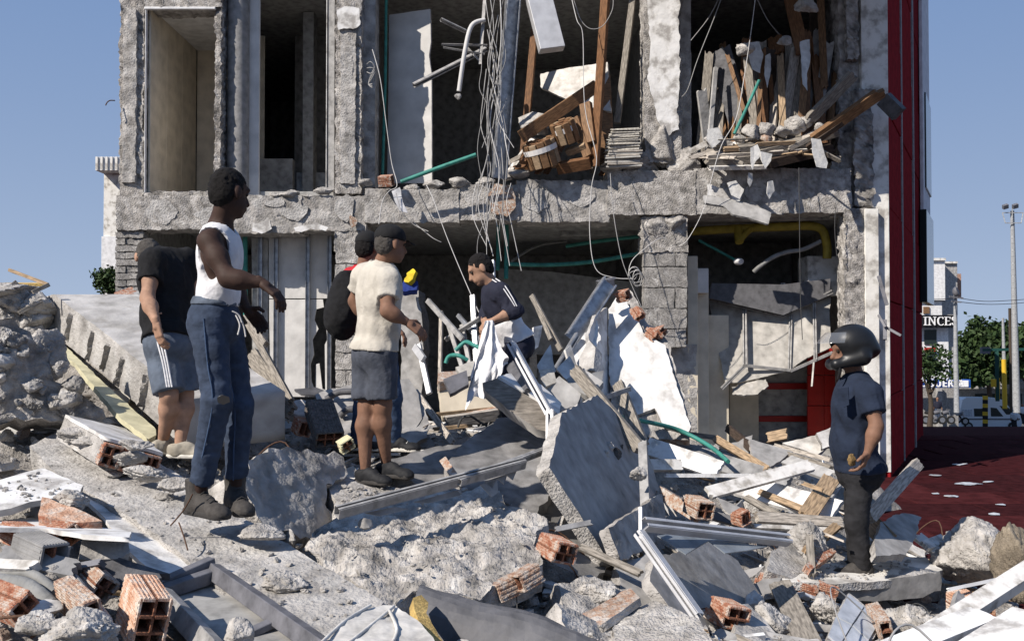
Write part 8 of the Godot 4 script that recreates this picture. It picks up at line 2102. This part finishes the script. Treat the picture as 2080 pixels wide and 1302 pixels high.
func build_background():
	# white shop building with signs
	var d := 70.0
	var b := thing("shop_building", "white corner building with black and blue signs at far right", "building", at(1900, 860, d))
	var pb := func(called: String, m: Material, x0, y0, x1, y1, dd, depth): part_box(called, m, x0, y0, x1, y1, dd, depth, b)
	pb.call("wall", M.paint_white, 1830, 527, 1921, 610, 70.0, 8.0)
	pb.call("roof_edge", M.drywall, 1828, 524, 1923, 529, 69.8, 8.3)
	pb.call("side_wall", M.plaster_grey, 1921, 534, 1946, 640, 71.0, 7.0)
	pb.call("roof_edge", M.drywall, 1921, 531, 1947, 535, 70.8, 7.2)
	pb.call("orange_wall", M.brick, 1946, 556, 1954, 604, 73.0, 4.0)
	pb.call("wall", M.paint_white, 1830, 612, 1915, 641, 70.3, 7.0)
	pb.call("side_wall", M.plaster_grey, 1915, 612, 1944, 641, 70.8, 7.0)
	pb.call("window_shutter", M.wood_orange, 1878, 623, 1890, 637, 70.2, 0.2)
	pb.call("wall", M.paint_white, 1830, 664, 1928, 772, 70.4, 6.0)
	pb.call("side_wall", M.plaster_grey, 1928, 664, 1944, 772, 70.7, 6.0)
	pb.call("window", M.glass_dark, 1880, 670, 1904, 700, 70.3, 0.15)
	pb.call("window", M.glass_dark, 1880, 708, 1902, 740, 70.3, 0.15)
	pb.call("shop_front", M.interior_dark, 1830, 786, 1948, 875, 70.6, 4.0)
	pb.call("shop_pillar", M.plaster_grey, 1908, 786, 1916, 875, 70.2, 0.4)
	pb.call("black_sign", M.sign_black, 1850, 640, 1945, 666, 69.6, 0.5)
	pb.call("blue_sign", M.sign_blue, 1850, 771, 1973, 788, 69.0, 0.5)
	pb.call("red_sign", M.tile_red, 1880, 706, 1903, 714, 70.1, 0.1)
	lettering("INCES", fz(1912, 652.5, 69.5), 0.6, M.sign_letter, b, true)
	lettering("OGUERIA", fz(1915, 779, 68.9), 0.5, M.sign_letter, b, false)
	pb.call("sign_panel", M.sign_letter, 1952, 773, 1969, 786, 68.9, 0.05)
	# long dark building behind the trees
	var k := thing("market_hall", "low dark building under the trees at far right", "building", at(2040, 860, 100))
	for s in [[1940, 760, 2300, 880, 104.0, 6.0, "interior_grey", "wall"], [1940, 775, 2300, 790, 103.0, 1.5, "plaster_grey", "canopy"], [1985, 800, 2010, 870, 103.7, 0.2, "glass_dark", "window"], [2020, 800, 2050, 870, 103.7, 0.2, "glass_dark", "window"], [2056, 800, 2078, 870, 103.7, 0.2, "glass_dark", "window"]]:
		part_box(s[7], M[s[6]], s[0], s[1], s[2], s[3], s[4], s[5], k)
	leaf_tree("street_tree", "large round green tree behind the white van", at(2010, 850, 96), 9.0, [[Vector3(-0.2, 6.6, 0), Vector3(2.6, 2.6, 2.6)], [Vector3(-1.8, 5.2, 0.4), Vector3(1.8, 1.7, 2.0)], [Vector3(1.9, 6.6, 0.3), Vector3(2.3, 2.4, 2.4)]], 15000, 0.3, 3)
	leaf_tree("street_tree", "green tree at the far right edge behind the poles", at(2095, 850, 100), 9.0, [[Vector3(0, 6.6, 0), Vector3(3.0, 2.8, 2.6)], [Vector3(-2.2, 6.0, 0.4), Vector3(2.0, 2.0, 2.0)]], 10000, 0.3, 4)
	leaf_tree("street_tree", "sparse dark tree in front of the white shop building", at(1890, 868, 62), 5.6, [[Vector3(0.1, 4.4, 0), Vector3(1.2, 0.7, 1.2)], [Vector3(0.5, 3.4, 0.4), Vector3(1.3, 0.6, 1.2)], [Vector3(-0.6, 3.9, 0.2), Vector3(1.0, 0.8, 1.0)]], 1500, 0.13, 5)
	# poles
	var up := thing("utility_pole", "pale concrete utility pole beside the black sign", "utility pole", at(1944, 830, 60))
	var mb := MB.new()
	tube(mb, PackedVector3Array([at(1945, 838, 60), at(1943, 720, 60), at(1942, 596, 60)]), 0.17, 10, 0.1)
	obj([[mb, M.pole_grey]], "pole", up)
	for s in [[1930, 602, 1958, 606, 0.1], [1934, 612, 1954, 614, 0.08]]:
		board("cross_arm", "", "", [s[0], s[1], 59.8], [s[2], s[3], 59.8], s[4], 0.1, 0, M.frame_grey, up)
	lump_part(up, "transformer", at(1944, 592, 59.8), Vector3(0.22, 0.3, 0.22), M.frame_grey)
	for s in [[[[1948, 605, 60], [2000, 612, 62], [2055, 610, 66], [2110, 606, 70]], "upper power line from the utility pole"], [[[1948, 613, 60], [2000, 618, 62], [2055, 617, 66], [2110, 612, 70]], "lower power line from the utility pole"], [[[1942, 606, 60], [1900, 608, 58], [1850, 606, 56]], "power line running left behind the red wall"]]:
		wire("power_line", s[1], "power line", s[0], 0.02, M.wire_dark, 4, 4)
	var hm := thing("floodlight_mast", "tall grey floodlight mast at the right edge", "light mast", at(2064, 832, 75))
	mb = MB.new()
	tube(mb, PackedVector3Array([at(2067, 838, 75), at(2062, 620, 75), at(2058, 428, 75)]), 0.28, 12, 0.14)
	obj([[mb, M.pole_grey]], "pole", hm)
	for s in [[2038, 432, 2080, 432], [2044, 453, 2076, 453], [2038, 432, 2044, 453], [2080, 432, 2076, 453], [2058, 420, 2058, 456]]:
		board("lamp_cage", "", "", [s[0], s[1], 74.8], [s[2], s[3], 74.8], 0.07, 0.07, 0, M.pole_grey, hm)
	for s in [[2044, 419], [2064, 418]]:
		board("floodlight", "", "", [s[0] - 5, s[1] + 2, 74.6], [s[0] + 5, s[1] - 1, 74.6], 0.32, 0.25, 30, M.frame_grey, hm)
	var dp := thing("dark_pole", "dark slender pole left of the floodlight mast", "pole", at(2055, 830, 78))
	mb = MB.new(); tube(mb, PackedVector3Array([at(2057, 836, 78), at(2053, 626, 78)]), 0.16, 8, 0.12); obj([[mb, M.bark]], "pole", dp)
	var yp := thing("yellow_pole", "yellow based pole with grey top near the traffic light", "pole", at(2042, 812, 82))
	mb = MB.new(); tube(mb, PackedVector3Array([at(2043, 830, 82), at(2041, 730, 82)]), 0.2, 8); obj([[mb, M.paint_yellow]], "lower_pole", yp)
	mb = MB.new(); tube(mb, PackedVector3Array([at(2041, 730, 82), at(2039, 646, 82)]), 0.15, 8, 0.1); obj([[mb, M.pole_grey]], "upper_pole", yp)
	var tl := thing("traffic_light", "dark green traffic light gantry with yellow signal boxes", "traffic light", at(2028, 812, 80))
	for s in [[1996, 711, 2110, 709, 0.22, "paint_green"], [2026, 712, 2028, 815, 0.3, "paint_green"], [1994, 712, 2012, 712, 0.55, "frame_grey"], [2020, 770, 2020, 786, 0.4, "paint_yellow"], [2028, 768, 2028, 812, 0.35, "paint_yellow"]]:
		board("gantry", "", "", [s[0], s[1], 80], [s[2], s[3], 80], s[4], 0.3, 0, M[s[5]], tl)
	var sp := thing("striped_post", "black and yellow striped post in front of the van", "post", at(2003, 868, 80))
	for s in 8:
		var y := 868.0 - 8 * s
		board("post_band", "", "", [2003, y, 79.5], [2003, y - 7.6, 79.5], 0.4, 0.2, 0, M.paint_yellow if s % 2 else M.tyre, sp)
	# van
	var v := thing("delivery_van", "white van with dark windows parked across the far street", "van", at(2010, 874, 84))
	var vz := 84.0
	var sets := []
	var poly := PackedVector3Array()
	for q in [[1952, 868], [1953, 830], [1957, 812], [1964, 808], [2028, 809], [2040, 813], [2056, 832], [2074, 842], [2078, 858], [2076, 868]]: poly.append(fz(q[0], q[1], vz))
	obj(slab_world(poly, Vector3.BACK, 2.0, M.car_white, M.car_white, 0, 0, 0.3, 0), "body", v)
	for q in [[[1980, 830], [2000, 830], [2000, 846], [1981, 846]], [[2014, 828], [2026, 829], [2040, 846], [2015, 846]], [[2032, 824], [2050, 828], [2062, 842], [2046, 842]]]:
		poly = PackedVector3Array()
		for e in q: poly.append(fz(e[0], e[1], vz - 0.02))
		obj(slab_world(poly, Vector3.BACK, 0.03, M.glass_dark, M.glass_dark, 0, 0, 0.3, 0), "window", v)
	part_box("door_panel", M.tile_pale, 1956, 832, 1976, 846, vz - 0.03, 0.03, v)
	part_box("trim_strip", M.frame_grey, 1954, 850, 2074, 853, vz - 0.03, 0.04, v)
	for x in [1968, 2058]: wheel(v, fz(x, 866, vz - 0.0), Vector3.BACK, 0.36, 0.3)
	# motorcycles
	for s in [[1898, 862, 68.0, "parked motorcycle nearest the red wall"], [1916, 862, 69.0, "parked motorcycle second from the red wall"], [1930, 860, 72.0, "parked motorcycle beside the utility pole"], [1946, 864, 74.0, "parked motorcycle behind the utility pole"]]:
		var c := at(s[0], s[1], s[2])
		var mt := thing("motorcycle", s[3], "motorcycle", c, "motorcycles parked along the far street")
		wheel(mt, c + Vector3(-0.55, 0.3, 0), Vector3.BACK, 0.3, 0.12)
		wheel(mt, c + Vector3(0.6, 0.3, 0), Vector3.BACK, 0.3, 0.1)
		for q in [[Vector3(-0.55, 0.3, 0), Vector3(0.1, 0.55, 0), 0.07, "steel", "frame"], [Vector3(0.6, 0.3, 0), Vector3(0.42, 1.0, 0), 0.04, "steel", "fork"], [Vector3(-0.6, 0.8, 0), Vector3(0.0, 0.75, 0), 0.1, "tyre", "seat"], [Vector3(0.0, 0.78, 0), Vector3(0.35, 0.85, 0), 0.14, "frame_grey", "tank"], [Vector3(0.4, 1.02, -0.3), Vector3(0.4, 1.02, 0.3), 0.025, "steel", "handlebar"], [Vector3(0.0, 0.4, 0), Vector3(0.2, 0.4, 0), 0.16, "frame_grey", "engine"]]:
			mb = MB.new()
			tube(mb, PackedVector3Array([c + q[0], c + q[1]]), q[2], 8)
			obj([[mb, M[q[3]]]], q[4], mt)
	far_person("person in white shirt standing among the parked motorcycles", [1927, 866, 74], M.cloth_white, M.denim)
	far_person("person in white shirt walking at the far right edge", [2079, 862, 84], M.cloth_white, M.denim_black)
	far_person("person in pale shirt in front of the van", [2062, 876, 80], M.tile_pale, M.denim_black)
	far_person("person in dark shirt by the shop front", [1906, 858, 69], M.cloth_navy, M.denim)
	# house and bush on the left
	var h := thing("white_house", "white house with corrugated metal eaves behind the left pier", "house", at(220, 600, 40))
	part_box("wall", M.drywall, 206, 340, 300, 760, 40.0, 6.0, h)
	part_box("wall_base", M.paint_white, 204, 480, 300, 556, 39.9, 0.2, h)
	for i in 12:
		part_box("eave_sheet", M.tile_pale if i % 2 else M.drywall, 192 + i * 5, 318, 197 + i * 5, 346, 39.2 + 0.06 * (i % 2), 1.2, h)
	leaf_tree("bush", "dark green bush behind the leaning beam", at(214, 640, 24), 1.6, [[Vector3(0, 0.85, 0), Vector3(0.35, 0.3, 0.35)], [Vector3(0.25, 0.7, 0), Vector3(0.3, 0.35, 0.3)]], 2200, 0.05, 6)
	# wall bracket on the red corner
	var br := thing("wall_bracket", "grey steel bracket sticking out of the red corner", "bracket", at(1806, 680, 13.2))
	for s in [[1786, 640, 1800, 665, 0.05], [1796, 662, 1832, 682, 0.05], [1799, 650, 1799, 690, 0.07]]:
		board("bracket_bar", "", "", [s[0], s[1], 13.15], [s[2], s[3], 13.0], s[4] * 0.7, 0.03, 0, M.frame_grey, br)
	var wl := thing("wall_lamp", "dark lamp housing fixed beside the red stripes", "wall lamp", at(1806, 220, 13.2))
	board("lamp_housing", "", "", [1796, 200, 13.1], [1828, 232, 13.0], 0.2, 0.12, 20, M.sheet_dark, wl)
	board("lamp_arm", "", "", [1792, 215, 13.25], [1806, 215, 13.12], 0.05, 0.05, 0, M.steel_dusty, wl)
	board("loose_trim", "loose grey trim strip leaning along the white pilaster", "trim", [1786, 560, 13.2], [1803, 620, 13.15], 0.05, 0.03, 0, M.frame_grey)

func lump_part(parent: Node3D, called: String, c: Vector3, r: Vector3, m: Material):
	var mb := MB.new()
	chunk(mb, Transform3D(Basis(), c), r, 5, 8, 0.0, 0.1, 2)
	obj([[mb, m]], called, parent)

func _ready():
	rng.seed = 11
	nz.frequency = 0.5; nz.seed = 4; nz.noise_type = FastNoiseLite.TYPE_SIMPLEX_SMOOTH; nz.fractal_octaves = 2
	nf.frequency = 0.5; nf.seed = 9; nf.noise_type = FastNoiseLite.TYPE_SIMPLEX_SMOOTH; nf.fractal_octaves = 2
	fwd = Vector3(0, sin(deg_to_rad(PITCH)), -cos(deg_to_rad(PITCH)))
	upv = Vector3(0, cos(deg_to_rad(PITCH)), sin(deg_to_rad(PITCH)))
	var cam := Camera3D.new()
	cam.name = "camera"
	cam.position = EYE
	cam.rotation_degrees.x = PITCH
	cam.fov = 36.07
	cam.near = 0.1
	cam.far = 900
	add_child(cam)
	cam.current = true
	var we := WorldEnvironment.new()
	we.name = "world_environment"
	var e := Environment.new()
	e.background_mode = Environment.BG_SKY
	var sm := ProceduralSkyMaterial.new()
	sm.sky_top_color = Color(0.355, 0.475, 0.655)
	sm.sky_horizon_color = Color(0.61, 0.67, 0.755)
	sm.sky_curve = 0.16
	sm.ground_horizon_color = Color(0.42, 0.43, 0.45)
	sm.ground_bottom_color = Color(0.25, 0.24, 0.23)
	sm.sun_angle_max = 6.0
	sm.energy_multiplier = 1.0
	var sky := Sky.new()
	sky.sky_material = sm
	e.sky = sky
	e.background_energy_multiplier = 1.0
	e.tonemap_mode = Environment.TONE_MAPPER_LINEAR
	e.tonemap_exposure = 1.3
	e.sdfgi_enabled = true; e.ssao_enabled = true; e.ssil_enabled = true
	we.environment = e
	add_child(we)
	var sun := DirectionalLight3D.new()
	sun.name = "sun"
	sun.light_energy = 1.6
	sun.light_angular_distance = 0.5
	sun.light_color = Color(1.0, 0.965, 0.92)
	sun.shadow_enabled = true
	add_child(sun)
	sun.look_at_from_position(Vector3.ZERO, Vector3(0.61, -0.62, -0.50))
	make_materials()
	make_heap_points()
	build_setting()
	build_building()
	build_inside()
	build_rubble()
	build_people()
	build_background()
